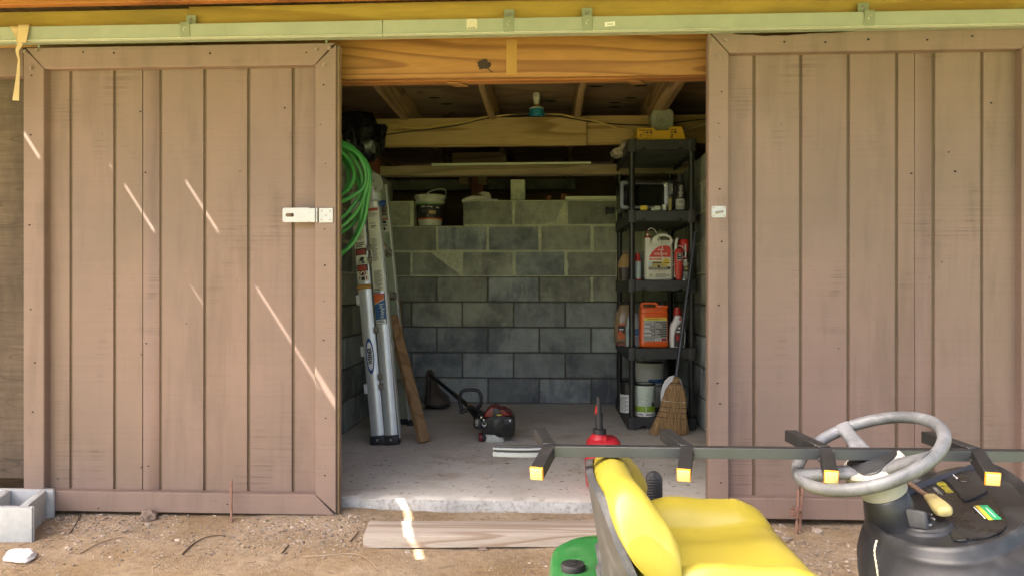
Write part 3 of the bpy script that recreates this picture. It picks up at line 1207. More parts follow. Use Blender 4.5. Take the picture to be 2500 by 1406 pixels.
# ================================================================ LEDGER + RAIL
zl0, zl1 = hz(1338, 62, 3.1), hz(1338, 4, 3.1)
xs = pxx(462, 3.1)
lg = thing('ledger_board', 'yellowish weathered ledger board behind the sliding-door rail', 'board', (0, 3.1, zl0 - .05))
for xa, xb, dz in ((-3.2, xs - .0015, -.004), (xs + .0015, 3.2, .004)):
    b = MB('pine_yellow')
    n = 60
    rs = []
    for i in range(n + 1):
        x = xa + (xb - xa) * i / n
        wob = .004 * nz(x * 1.1, dz * 300)
        prof = [(0, zl0 - .04), (-.012, zl0 + .0), (-.018, zl0 + .03), (-.016, zl0 + .06), (-.004, zl1 + wob), (.04, zl1 + wob), (.04, zl0 - .04)]
        rs.append([(x, 3.1 + py, pz + dz) for py, pz in prof])
    b.rings(rs)
    b.build('timber', lg)

YR = 3.03
zr0, zr1 = hz(1338, 79, YR), hz(1338, 43, YR)
rl = thing('door_rail', 'long galvanised steel track, tinted with green reflected light, for the sliding doors', 'rail', (0, YR, zr0))
xs = pxx(934, YR)
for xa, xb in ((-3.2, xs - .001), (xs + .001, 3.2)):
    b = MB('rail_steel_tinted')
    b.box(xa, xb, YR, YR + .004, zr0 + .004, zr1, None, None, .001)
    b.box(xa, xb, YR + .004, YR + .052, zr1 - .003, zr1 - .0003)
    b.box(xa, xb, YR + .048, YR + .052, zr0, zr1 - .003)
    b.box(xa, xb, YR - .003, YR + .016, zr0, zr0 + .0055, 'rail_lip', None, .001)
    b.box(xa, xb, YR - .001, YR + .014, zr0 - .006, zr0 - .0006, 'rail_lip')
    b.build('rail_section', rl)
for px, dx in ((452, .012), (1242, 0), (1434, 0), (2122, -.012)):
    x = pxx(px, YR)
    b = MB('bracket')
    h = .021
    b.box(x - h, x + h, YR - .004, YR - .0008, zr0 + .001, zr1 + .002, 'bracket', None, .001)
    b.box(x - h, x + h, YR - .004, YR + .05, zr1 + .0022, zr1 + .0052)
    b.box(x + dx - h * 1.05, x + dx + h * 1.05, YR + .026, YR + .030, zr1 + .005, zr1 + .046, 'bracket', None, .001)
    b.bolt((x + dx, YR + .026, zr1 + .026), -Y3, .006, .008, 'zinc')
    b.torus((x + .003, YR - .0045, zr0 + .036), Y3, .009, .0018, 'rail_lip', 10, 5, math.pi * .9, math.pi * 1.9)
    b.build('bracket', rl)
for px, m, w2, hh in ((1152, 'paper', .022, .022), (1489, 'white_paint', .021, .009)):
    q = at(px, 60, YR)
    b = MB(m)
    if hh > .02:
        P = []
        for i in range(20):
            a = 2 * math.pi * i / 20
            P.append((q.x + w2 * max(-1, min(1, 1.25 * math.cos(a))) * (1 + .12 * nz(i, 2)), YR - .0006, q.z + hh * max(-1, min(1, 1.25 * math.sin(a))) * (1 + .15 * nz(i, 6))))
        b.prism(P, (0, .0005, 0))
        b.sheets([('t', 'R', -.012, -.017, .011, 'ink'), ('t', 'AVR', .004, -.017, .011, 'ink')], plane((q.x, YR - .0007, q.z), X3, Z3))
    else:
        b.hexa([(q.x - w2, YR - .0006, q.z - hh - .001), (q.x + w2, YR - .0006, q.z - hh + .002), (q.x + w2, YR - .0002, q.z - hh + .002), (q.x - w2, YR - .0002, q.z - hh - .001),
                (q.x - w2, YR - .0006, q.z + hh - .001), (q.x + w2, YR - .0006, q.z + hh + .002), (q.x + w2, YR - .0002, q.z + hh + .002), (q.x - w2, YR - .0002, q.z + hh - .001)])
        b.sheets([('r', -.012, .013, -.001, .001, 'ink')], plane((q.x, YR - .0007, q.z), X3, Z3))
    b.build('sticker', rl)

# tape hanging over the rail
b = MB('tape')
pl = smooth_path([at(48, 66, 3.02), at(52, 90, 3.012), at(55, 115, 3.01), at(46, 150, 3.02)], 6)


def ribbon(b, pts, wid, m=None, tw=0.0):
    n = len(pts)
    L = [p + Vector((-wid(i / (n - 1)) * math.cos(tw * i / n), -wid(i / (n - 1)) * math.sin(tw * i / n), 0)) for i, p in enumerate(pts)]
    Rr = [p + Vector((wid(i / (n - 1)) * math.cos(tw * i / n), wid(i / (n - 1)) * math.sin(tw * i / n), 0)) for i, p in enumerate(pts)]
    for i in range(n - 1):
        b.prism([L[i], Rr[i], Rr[i + 1], L[i + 1]], (0, .0008, 0), m)


ribbon(b, smooth_path([at(62, 62, 3.06), at(58, 61, 3.022), at(56, 80, 3.014), at(52, 105, 3.012)], 6), lambda t: .026 - .006 * t, 'tape')
ribbon(b, smooth_path([at(40, 64, 3.05), at(36, 66, 3.02), at(42, 82, 3.018), at(48, 108, 3.014), at(42, 125, 3.013), at(46, 147, 3.02)], 6), lambda t: .022 * (1 - t) ** 1.5 + .004, 'tape', .8)
ribbon(b, smooth_path([at(46, 147, 3.02), at(44, 180, 3.02), at(41, 215, 3.016), at(38, 246, 3.016)], 6), lambda t: .004 + .008 * t, 'tape', .4)
tag(b.build('tape_strip'), 'tan strip of tape hanging over the left end of the rail', 'tape')

# ================================================================ UNSEEN TREE added to block the sun from the mower
tc = Vector((.9, 1.35, .3)) - SUN / -SUN.z * 8.0
tr = thing('sun_blocker_tree', 'unseen leafy tree added to keep direct sun off the mower', 'tree', (tc.x - .6, tc.y - 1.2, -.33))
b = MB('twig')
b.tube(smooth_path([(tc.x - .6, tc.y - 1.2, -.4), (tc.x - .7, tc.y - 1.2, 3), (tc.x - .4, tc.y - .8, 6), (tc.x, tc.y, 8)], 5), [.16 - .006 * i for i in range(16)], n=9)
b.build('trunk', tr)
b = MB('leaf')
rr = bmesh.ops.create_icosphere(b.bm, subdivisions=3, radius=1)
for v in rr['verts']:
    k = 1 + .10 * nz(v.co.x * 2, v.co.y * 2, v.co.z * 2)
    v.co = Vector((v.co.x * 1.75 * k, v.co.y * .95 * k, v.co.z * 1.1 * k)) + tc
b.paint(b.bm.faces[:], 'leaf', .6)
for i in range(1500):
    d = Vector((rnd.gauss(0, 1), rnd.gauss(0, 1), rnd.gauss(0, 1))).normalized()
    k = rnd.uniform(.9, 1.2)
    p = Vector((d.x * 1.8 * k, d.y * 1.0 * k, d.z * 1.2 * k)) + tc
    pr = p + SUN * ((p.z - ZD) / -SUN.z)
    if pr.y > 1.85:  # crown trimmed so that sun still reaches the deck slots
        continue
    a = Vector((rnd.gauss(0, 1), rnd.gauss(0, 1), rnd.gauss(0, 1))).normalized()
    c = a.orthogonal().normalized()
    b.face([p - a * .12, p + c * .05, p + a * .12, p - c * .05], 'leaf', rnd.uniform(.7, 1.3))
b.build('crown', tr)
# ================================================================ DOORS
def trap(b, pts, y0, y1, m='paint_frame', bev=.003):
    """a frame board given by its front outline in (x, z)"""
    b.prism([(x, y0, z) for x, z in pts], (0, y1 - y0, 0), m, None, bev)


def door(name, label, x0, x1, z0, z1, wl, wr, wt, wb, grooves, seam, chip=False, bl_mitre=False, holes=()):
    d = thing(name, label, 'door', ((x0 + x1) / 2, YD, z0), 'sliding brown plank doors')
    yb = YD + .040                         # panel face
    g = .0012
    # boards of the frame, mitred at the top
    def side(xa, xb, left):
        b = MB('paint_frame')
        if left:
            pts = [(xa, z0), (xb - g, z0), (xb - g, z1 - wt - g), (xa + .006, z1 - g * 2), (xa, z1 - .004)]
        else:
            pts = [(xa + g, z0 + wb + g), (xb, z0 + .006), (xb, z1 - .006), (xa + g, z1 - wt - g)]
        trap(b, pts, YD, yb + .006, 'paint_frame')
        return b.build('side_rail', d)
    side(x0, x0 + wl, True)
    side(x1 - wr, x1, False)
    b = MB('paint_frame')
    if chip:
        pts = [(x0 + .008, z1)]
        pts += [(x0 + wl + g, z1 - wt), (x1 - wr - g, z1 - wt), (x1, z1)]
        n = 46
        top = []
        for i in range(n):
            x = x1 + (x0 - x1) * i / n
            k = max(0, 1 - abs((x - x0 - .33) / .30) ** 3) if x > x0 + .1 else 0
            k *= .019 if x < x0 + .38 else .013
            top.append((x, z1 - k * (.8 + .5 * nz(x * 14, 3)) - .002 * nz(x * 30)))
        pts = [(x0 + wl + g, z1 - wt), (x1 - wr - g, z1 - wt)] + top + [(x0 + .01, z1 - .001)]
        trap(b, pts, YD, yb + .006, 'paint_frame', 0)
    else:
        trap(b, [(x0 + .01, z1), (x0 + wl + g, z1 - wt), (x1 - wr - g, z1 - wt), (x1 - .008, z1)], YD - .001, yb + .006)
    b.build('top_rail', d)
    b = MB('paint_frame')
    trap(b, [(x0 + wl + g, z0), (x1 - .006, z0), (x1 - wr - g, z0 + wb), (x0 + wl + g, z0 + wb)], YD - .001, yb + .006)
    b.build('bottom_rail', d)
    # grooved siding panel
    b = MB('paint_panel')
    xs = [x0 + wl * .4] + grooves + [x1 - wr * .4]
    zz0, zz1 = z0 + wb * .4, z1 - wt * .4
    b.box(x0 + wl * .3, x1 - wr * .3, yb + .008, yb + .02, zz0, zz1, 'paint_edge')
    hw = .0066
    b.smooth = False
    for a, c in zip(xs, xs[1:]):
        cuts = [a + hw] + [s for s in seam if a < s < c] + [c - hw]
        for p, q in zip(cuts, cuts[1:]):
            bt = rnd.uniform(.94, 1.06)
            e = .0009 if (p in seam or q in seam) else 0
            pa, qa = p + (e if p in seam else 0), q - (e if q in seam else 0)
            oy = .0015 if p in seam else 0
            b.hexa([(pa, yb + oy, zz0), (qa, yb + oy, zz0), (qa + .002 * (q not in seam), yb + .009, zz0), (pa - .002 * (p not in seam), yb + .009, zz0),
                    (pa, yb + oy, zz1), (qa, yb + oy, zz1), (qa + .002 * (q not in seam), yb + .009, zz1), (pa - .002 * (p not in seam), yb + .009, zz1)],
                   'paint_panel', (bt, bt * rnd.uniform(.98, 1.02), bt * rnd.uniform(.96, 1.02)), .0012)
    b.box(x0 + .004, x1 - .004, yb + .0215, yb + .034, z0 + .01, z1 - .02, 'paint_edge')
    b.build('panel', d)
    b = MB('dark_void')
    for px, py, k in holes:
        q = at(px, py, YD - .0012)
        inpanel = x0 + wl < q.x < x1 - wr and z0 + wb < q.z < z1 - wt
        if inpanel:
            q = at(px, py, yb - .0008)
        b.lathe([(.001, 0), (.0045 * k, .0002), (.0048 * k, .0012), (.001, .0013)], (q.x, q.y - .0012, q.z), 'dark_void', 7, Y3, sx=1, sy=.75)
    b.build('nail_holes', d)
    return d


zb = hz(820, 1257, YD)
zt = hz(820, 105, YD)
xa, xb = pxx(57, YD), pxx(820, YD)
yp = YD + .04
gl = [pxx(q, yp) for q in (173, 280, 392, 500, 607, 716)]
wl = pxx(108, YD) - xa
wr = xb - pxx(768, YD)
wt = zt - hz(820, 158, YD)
wb = hz(820, 1207, YD) - zb
hl = [(75, 330, 1), (72, 550, 1), (75, 755, .9), (85, 885, 1), (80, 1005, 1), (77, 185, .9), (278, 130, 1.1), (513, 131, 1.1), (203, 128, .9), (748, 129, .8),
      (790, 208, .9), (782, 305, .6), (795, 400, .6), (792, 560, .7), (793, 648, 1), (792, 735, .6), (790, 830, .8), (795, 1020, .8), (793, 1160, .9),
      (343, 273, 1), (355, 422, .9), (695, 264, 1), (586, 419, .7), (345, 865, .7), (357, 838, .8), (455, 790, .7), (362, 1137, .8), (345, 1140, .8), (141, 1168, .8), (555, 1230, .8), (240, 1240, .8), (118, 230, .8)]
dl = door('sliding_door', 'brown plank door left of the opening, with a long metal hasp', xa, xb, zb, zt, wl, wr, wt, wb, gl, [pxx(348, yp)], holes=hl)
b = MB('paint_edge')
b.box(xb + .0005, xb + .012, YD + .012, YD + .046, zb + .004, zt - .006, 'edge_brown', None, .003)
b.build('edge_strip', dl)
for px, py in ((62, 128), (92, 124), (77, 168), (773, 122), (805, 119), (791, 160)):
    b = MB('screw')
    q = at(px, py, YD - .001)
    b.bolt(q, -Y3, .0065, .009, 'screw')
    b.build('bolt', dl)
for px in (95, 797):
    b = MB('rail_lip')
    q = at(px, 100, YD + .01)
    b.tube([(q.x, q.y, zt - .02), (q.x, q.y, zr0 + .002)], .005, n=8)
    b.build('hanger_bolt', dl)

# hasp on the left door
hs = MB('zinc')
Oh = at(750, 527, YD - .0015)
f = 1 / (F / YD)
ya = YD - .0035
q0, q1 = at(690, 544, ya), at(757, 507, ya)


def hp(px, py, Y=None):
    return at(px, py, ya if Y is None else Y)


# strap with a slot: four pieces round the hole
xs0, xs1 = pxx(690, ya), pxx(757, ya)
zs0, zs1 = hp(720, 543).z, hp(720, 508).z
xh0, xh1 = pxx(697, ya), pxx(718, ya)
zh0, zh1 = hp(700, 530).z, hp(700, 521).z
outer = [(u + (xs0 + xs1) / 2, v + (zs0 + zs1) / 2) for u, v in rrect(xs1 - xs0, zs1 - zs0, .008, 4)]
inner = [(u + (xh0 + xh1) / 2, v + (zh0 + zh1) / 2) for u, v in rrect(xh1 - xh0, zh1 - zh0, (zh1 - zh0) / 2 - .0001, 4)]
hs.smooth = False
for i in range(len(outer)):
    j = (i + 1) % len(outer)
    hs.prism([(outer[i][0], ya - .001, outer[i][1]), (outer[j][0], ya - .001, outer[j][1]), (inner[j][0], ya - .001, inner[j][1]), (inner[i][0], ya - .001, inner[i][1])], (0, .0028, 0))
hs.box(xs1, pxx(770, ya), ya - .004, ya - .0012, zs0 - .001, zs1 - .002, None, None, .0008)
hs.build('hasp_strap', dl)
hs = MB('zinc')
xk = pxx(774, ya)
zc = (zs0 + zs1) / 2 - .002
for k in (-1, 0, 1):
    hs.lathe([(.0045, -.0095), (.0045, .0095)], (xk, ya - .003, zc + k * .0205), None, 12, Z3)
xs0, xs1 = pxx(778.5, ya), pxx(813, ya)
hs.box(xs0, xs1, ya - .0012, YD - .0015, zc - .031, zc + .031, None, None, .001)
hs.build('hinge_leaf', dl)
hs = MB('screw')
for u, v in ((.2, .3), (.8, .3), (.5, 0), (.2, -.3), (.8, -.3)):
    hs.lathe([(.0038, 0), (.0036, .0012), (.0012, .0009)], (xs0 + (xs1 - xs0) * u, ya - .0012, zc + v * .062), None, 8, -Y3)
hs.build('hinge_screws', dl)

# right door
xa, xb = pxx(1730, YD), pxx(2545, YD)
zb = hz(1727, 1264, YD)
zt = hz(1727, 81, YD)
gl = [pxx(q, yp) for q in (1841, 1955, 2071, 2189, 2279, 2397)]
wl = pxx(1780, YD) - xa
wr = xb - pxx(2494, YD)
wt = zt - hz(1780, 130, YD)
wb = hz(1780, 1214, YD) - zb
hl = [(1762, 225, .8), (1754, 302, .7), (1757, 462, 1), (1757, 335, .5), (1762, 590, 1), (1755, 745, 1), (1752, 935, 1), (1758, 985, 1), (1755, 1100, .9), (1760, 1178, .9),
      (1915, 103, 1), (2015, 104, 1.1), (2120, 97, 1.2), (2264, 98, 1), (2374, 89, 1.1), (2420, 252, 1), (2332, 419, 1.2), (2225, 424, 1), (2316, 372, .8), (1790, 1225, .7), (2047, 850, .6), (2300, 640, .6)]
dr = door('sliding_door', 'brown plank door at the right with chipped top board and staple plate', xa, xb, zb, zt, wl, wr, wt, wb, gl, [pxx(2233, yp)], chip=True, holes=hl)
for px, py in ((1740, 99), (1771, 99), (1756, 140)):
    b = MB('screw')
    b.bolt(at(px, py, YD - .001), -Y3, .0065, .009, 'screw')
    b.build('bolt', dr)
for px in (1752,):
    b = MB('rail_lip')
    q = at(px, 78, YD + .01)
    b.tube([(q.x, q.y, zt - .02), (q.x, q.y, zr0 + .002)], .005, n=8)
    b.build('hanger_bolt', dr)
b = MB('zinc')
q = at(1755, 517.5, YD - .002)
b.prism([(q.x + u, YD - .0022, q.z + v) for u, v in rrect(.058, .047, .006, 3)], (0, .002, 0), 'zinc')
b.build('staple_plate', dr)
b = MB('zinc')
b.tube(smooth_path([(q.x - .012, YD - .002, q.z - .004), (q.x - .012, YD - .016, q.z - .004), (q.x, YD - .026, q.z - .002), (q.x + .014, YD - .018, q.z), (q.x + .014, YD - .002, q.z)], 4), .0032, n=7)
b.build('staple', dr)
b = MB('screw')
for u, v in ((-.021, .016), (.021, .016), (-.021, -.016), (.021, -.016)):
    b.lathe([(.0036, 0), (.0036, .001), (.001, .0008)], (q.x + u, YD - .0022, q.z + v), None, 8, -Y3)
b.build('plate_screws', dr)

# rebar stakes in front of the doors
def stake(pts, label, wire=False):
    b = MB('rebar')
    P = [at(px, py, Y) for px, py, Y in pts]
    P[0].z = gz(P[0].x, P[0].y) - .05
    n = 26
    Q = [P[0].lerp(P[1], i / n) for i in range(n + 1)]
    b.tube(Q, [.0048 + (.0011 if i % 2 else 0) for i in range(n + 1)], n=7)
    return b


b = stake([(565, 1272, 3.02), (565, 1170, 3.055)], '')
tag(b.build('rebar_stake'), 'thin rusty rebar stake standing alone before the left door', 'stake', 'rebar stakes at the doors')
s1 = stake([(1943, 1292, 3.0), (1949, 1195, 3.03)], '')
tag(s1.build('rebar_stake'), 'shorter rusty rebar stake, the left of two wired together at the right door', 'stake', 'rebar stakes at the doors')
s2 = stake([(1951, 1275, 3.03), (1959, 1188, 3.06)], '')
tag(s2.build('rebar_stake'), 'taller rusty rebar stake, the right of two wired together at the right door', 'stake', 'rebar stakes at the doors')
b = MB('rebar')
c = at(1946, 1250, 3.005)
for k in range(7):
    b.torus((c.x + rnd.uniform(-.004, .004), c.y + .006, c.z + rnd.uniform(-.018, .018)), (rnd.uniform(-.3, .3), rnd.uniform(-.5, .1), 1), .013 + .004 * rnd.random(), .0018, None, 14, 5)
P = [c + Vector((-.022 + .006 * math.sin(i * 2.1), -.008, .014 * math.cos(i * 1.7))) for i in range(12)]
b.tube(smooth_path(P, 4), .002, n=5)
tag(b.build('tie_wire'), 'rusty tie wire knotted round the two rebar stakes', 'wire')
# ================================================================ LAWN TRACTOR
mw = thing('lawn_tractor', 'green and black riding lawn tractor with a yellow seat and grey steering wheel', 'lawn tractor', (.8, 1.68, GMOW))
SY = 1.64          # seat centre line
HWD = .268          # half width


def lerp(a, b, t):
    return a + (b - a) * t


def interp(tab, t):
    """piecewise smooth table [(t, v...)]"""
    for (t0, *a), (t1, *c) in zip(tab, tab[1:]):
        if t <= t1:
            k = (t - t0) / (t1 - t0)
            k = k * k * (3 - 2 * k) if len(tab) < 4 else k
            return [lerp(p, q, k) for p, q in zip(a, c)]
    return list(tab[-1][1:])


# side profile of the cushion on the centre line: back foot -> top -> front of the backrest -> pan -> front lip
PROF = smooth_path([(.160, 0, .30), (.130, 0, .40), (.102, 0, .47), (.106, 0, .515), (.138, 0, .537), (.170, 0, .528), (.188, 0, .495),
                    (.188, 0, .45), (.190, 0, .405), (.205, 0, .370), (.26, 0, .346), (.36, 0, .341), (.43, 0, .348), (.485, 0, .356),
                    (.525, 0, .350), (.550, 0, .325), (.555, 0, .28), (.545, 0, .25)], 5)
NP = len(PROF) - 1


def seat_pt(u, v):
    """u 0..1 along the profile, v -1..1 across"""
    i = min(NP - 1, int(u * NP))
    p = PROF[i].lerp(PROF[i + 1], u * NP - i)
    x, z = p.x, p.z
    a = abs(v)
    # how much of the backrest / pan this is
    back = max(0, min(1, (z - .36) / .12)) if u < .58 else 0
    hgt = max(0, (z - .36) / .177)
    w = HWD * (1 - .10 * max(0, hgt) ** 2)
    if u > .8:
        w *= 1 - .10 * ((u - .8) / .2) ** 2
    e = max(0, (a - .55) / .45)
    bol = math.sin(min(1, max(0, (a - .55) / .31)) * math.pi / 2) ** .9
    drop = max(0, (a - .84) / .16)
    if u > .30:                                     # front face + pan: raised side bolsters
        k = min(1, (u - .30) / .14)
        k = k * k * (3 - 2 * k)
        pan = min(1, max(0, (u - .475) / .17))
        pan = pan * pan * (3 - 2 * pan)
        tail = 1 - max(0, (u - .74) / .16) if u > .74 else 1
        tail = max(0, tail)
        z += bol * pan * (.066 - .028 * max(0, min(1, (x - .28) / .22))) * tail * k
        x += bol * (1 - pan) * .016 * k
        if u < .62:
            x += bol * k * .012 * (1 - pan * .4)
    if u < .62:
        x += .060 * a ** 2.4 * max(.35, 1 - .5 * hgt) * (1 if u < .44 else max(0, (.62 - u) / .18))
    # rounded shoulders of the backrest
    z -= (e ** 2.4) * .070 * hgt * (1 - .5 * min(1, max(0, (u - .34) / .12)))
    # rounded outer edge
    y = v * w
    q1 = max(0, min(1, (u - .40) / .22))
    q2 = max(0, min(1, (u - .18) / .26))
    q1, q2 = q1 * q1 * (3 - 2 * q1), q2 * q2 * (3 - 2 * q2)
    z -= drop ** 2 * lerp(.012, .05, q1)
    x += lerp(.012, -.02, q2) * (1 - q1) * drop ** 2
    return Vector((x, SY + y, z))


b = MB('seat_yellow')
b.keepn = False
NU, NV = 120, 64
sg = b.grid(lambda s, q: seat_pt(s, math.sin((q * 2 - 1) * math.pi / 2 * .98) / math.sin(math.pi / 2 * .98)), NU, NV)
for side in (0, -1):
    b.paint([b.bm.faces.new([r[side] for r in sg])])
seat = b.build('seat', mw, sharp=80)
# moulded groove along the top roll of the backrest
# grey shell behind the cushion
b = MB('seat_shell')


def shell_pt(s, q):
    v = q * 2 - 1
    z = lerp(.22, .512, s)
    hgt = max(0, (z - .33) / .18)
    w = (HWD - .004) * (1 - .10 * hgt ** 2)
    e = max(0, (abs(v) - .5) / .5)
    z -= e ** 2.2 * .080 * hgt
    u0 = min(1, max(0, (z - .30) / .22))
    x = lerp(.155, .099, u0) - lerp(.034, .016, u0) + .060 * abs(v) ** 2.4 * max(.35, 1 - .5 * hgt)
    return Vector((x, SY + v * w, z))


vs = [[shell_pt(i / 20, j / 36) for j in range(37)] for i in range(21)]
front = [[p + Vector((.016, 0, .002)) for p in r] for r in vs]
for A in (vs, front):
    vv = [[b.bm.verts.new(p) for p in r] for r in A]
    b.paint([b.bm.faces.new((vv[i][j], vv[i + 1][j], vv[i + 1][j + 1], vv[i][j + 1])) for i in range(20) for j in range(36)])
edge = [(vs[i][0], front[i][0]) for i in range(21)] + [(vs[20][j], front[20][j]) for j in range(1, 37)] + [(vs[20 - i][36], front[20 - i][36]) for i in range(1, 21)]
for (p, q), (r, s) in zip(edge, edge[1:]):
    b.face([p, q, s, r])
bmesh.ops.remove_doubles(b.bm, verts=b.bm.verts[:], dist=.0004)
b.build('seat_shell', mw, sharp=60)
# seat base
b = MB('grey_plastic')
b.box(.155, .50, SY - .2, SY + .2, .215, .285, 'grey_plastic', None, .02, 2)
b.box(.12, .20, SY - .24, SY + .24, .205, .225, 'grey_plastic', None, .006)
b.build('seat_base', mw)

# ---- rear fender deck
b = MB('mower_green')
FX0, FX1, FY0, FY1, FZ = .005, .52, 1.19, 2.17, .205


def fender_outline(off, z):
    r = .13 + off * .5
    o = []
    for cx, cy, a0 in ((FX1 - .02, FY1 - .02, 0), (FX0 + .15, FY1 - .17, 90), (FX0 + .15, FY0 + .17, 180), (FX1 - .02, FY0 + .02, 270)):
        rr = (.17 if cx < .4 else .02) + off
        rx = (.15 if cx < .4 else .02) + off
        for i in range(9):
            a = R(a0 + 90 * i / 8)
            o.append(Vector((cx + rx * math.cos(a), cy + rr * math.sin(a), z)))
    return o


prof = [(-.09, FZ + .004), (-.05, FZ + .003), (-.022, FZ), (-.006, FZ - .010), (0, FZ - .028), (.004, FZ - .10), (.004, FZ - .16), (-.008, FZ - .162), (-.02, FZ - .1), (-.03, FZ - .03), (-.09, FZ - .012)]
b.rings([fender_outline(o, z) for o, z in prof], None, None, True, True)
b.build('fender', mw)
b = MB('grey_plastic')
p = at(1457, 1312, 2.08)
b.box(.128, .50, SY - .34, SY + .40, FZ + .005, FZ + .018, 'grey_plastic', None, .006)
for k in range(3):
    b.box(.16 + k * .012, .165 + k * .012, SY + .12, SY + .34, FZ + .0185, FZ + .021, 'cap_black')
b.build('foot_tray', mw)
# fuel cap with two finger holes
b = MB('cap_black')
c = atz(1399, 1381, FZ + .012)
b.lathe([(.030, -.010), (.031, .002), (.0285, .007), (.012, .008), (.002, .0075)], c, None, 28, Z3)
for k in (-1, 1):
    q = c + Vector((.004 + .002 * k, .011 * k, .008))
    b.lathe([(.0012, .0002), (.0065, .0004), (.007, .0008), (.0012, .001)], q, 'dark_void', 14, Z3, sx=1.15)
b.build('fender_cap', mw)
# lift lever with ribbed grip beyond the seat
b = MB('grey_plastic')
gxc = .292
prof = rrect(.042, .085, .018, 5)
gz0 = .372
b.prism([(gxc + u, 2.035, gz0 + v) for u, v in prof], (0, .03, 0), 'cap_black', None, .004, 2)
for k in range(8):
    b.box(gxc - .02, gxc + .012, 2.0325, 2.0355, gz0 - .028 + k * .0075, gz0 - .0245 + k * .0075, 'dash_black', None, .0008)
b.tube([(gxc, 2.05, gz0 - .03), (gxc - .01, 2.06, FZ - .05)], .009, 'cap_black')
b.build('lift_lever', mw)

# ---- dash console
TAU, PHI = R(24), R(6)
WC = Vector((.703, 1.66, .561))
WU = Vector((math.cos(TAU), 0, math.sin(TAU)))
WV = Vector((0, math.cos(PHI), math.sin(PHI)))
WN = WU.cross(WV).normalized()     # wheel axis, towards the driver


def wp(t, r, h=0.0):
    return WC + (WU * math.cos(t) + WV * math.sin(t)) * r + WN * h


DTILT = R(9)


DZ = .405
def dash(x, y, n=0):
    """point on the sunk top of the console"""
    z = DZ - .0145 + (x - .72) * math.tan(DTILT)
    return Vector((x - math.sin(DTILT) * n, y, z + math.cos(DTILT) * n))


def dpx(px, py, h=0.0):
    """where the photo pixel meets the console top (or a level h above it)"""
    o = Vector((0, 0, HC))
    d = (at(px, py, 1.5) - o)
    n = Vector((-math.sin(DTILT), 0, math.cos(DTILT)))
    t = (dash(.9, 1.6, h) - o).dot(n) / d.dot(n)
    return o + d * t


RIM = [(2112, 1250), (2122, 1280), (2155, 1308), (2215, 1330), (2285, 1342), (2360, 1342), (2432, 1326), (2492, 1296), (2530, 1262), (2542, 1222), (2505, 1180),
       (2448, 1142), (2392, 1130), (2330, 1150), (2270, 1168), (2220, 1184), (2178, 1202), (2136, 1226)]
_r = [dpx(px, py, .0145) for px, py in RIM]
_r = smooth_path(_r[-2:] + _r + _r[:2], 4)[8:8 + 4 * len(_r)]
RC = sum(_r, Vector()) / len(_r)


def dash_out(k, z):
    """plan of the console (the crest of its rim), k insets it; the near shoulder is broad, the far and left sides drop steeply"""
    o = []
    for p in _r:
        d = Vector((p.x - RC.x, p.y - RC.y, 0)).normalized()
        kk = k
        if k < 0:
            kk = k * (.35 + 1.5 * max(0, -d.y) ** 1.3 + .8 * max(0, d.x))
        x, y = p.x - d.x * kk, p.y - d.y * kk
        o.append(Vector((x, y, z + (x - .72) * math.tan(DTILT) if z > .2 else z)))
    return o


b = MB('dash_black')
b.rings([dash_out(-.030, -.10), dash_out(-.034, .10), dash_out(-.040, DZ - .105), dash_out(-.042, DZ - .092), dash_out(-.050, DZ - .088), dash_out(-.050, DZ - .076), dash_out(-.044, DZ - .066),
         dash_out(-.032, DZ - .046), dash_out(-.018, DZ - .030), dash_out(-.010, DZ - .024), dash_out(-.006, DZ - .022), dash_out(-.003, DZ - .016), dash_out(-.001, DZ - .004), dash_out(.003, DZ + .003), dash_out(.009, DZ + .005), dash_out(.014, DZ + .002), dash_out(.018, DZ - .008), dash_out(.022, DZ - .014),
         dash_out(.045, DZ - .0142), dash_out(.10, DZ - .0145), dash_out(.15, DZ - .015)], None, None, True, True)
b.build('dashboard', mw, sharp=40)


def on_dash(pts, h0, h1):
    n = Vector((-math.sin(DTILT), 0, math.cos(DTILT)))
    return [p + n * h0 for p in pts], n * (h1 - h0)


dn = Vector((-math.sin(DTILT), 0, math.cos(DTILT)))
# raised glossy instrument panel
b = MB('dash_gloss')
pts = [dpx(*q) for q in ((2232, 1186), (2285, 1158), (2352, 1142), (2392, 1158), (2410, 1190), (2428, 1228), (2452, 1262), (2458, 1288), (2430, 1309), (2380, 1320), (2328, 1322), (2322, 1288), (2303, 1262), (2270, 1226), (2246, 1204))]
P, V = on_dash(smooth_path(pts + [pts[0]], 3)[:-1], .0003, .0055)
b.prism(P, V, 'dash_gloss', None, .002, 2)
# raised second tier to the right with the warning window
pts = [dpx(*q) for q in ((2290, 1172), (2330, 1152), (2376, 1156), (2404, 1180), (2412, 1204), (2396, 1216), (2372, 1226), (2352, 1228), (2336, 1206), (2318, 1186))]
P, V = on_dash(smooth_path(pts + [pts[0]], 3)[:-1], .0057, .010)
b.prism(P, V, 'dash_black', None, .002, 2)
pts = [dpx(*q) for q in ((2328, 1166), (2352, 1161), (2368, 1178), (2362, 1187), (2346, 1186))]
P, V = on_dash(pts, .0102, .0125)
b.prism(P, V, 'dash_gloss', None, .001)
b.build('instrument_panel', mw)
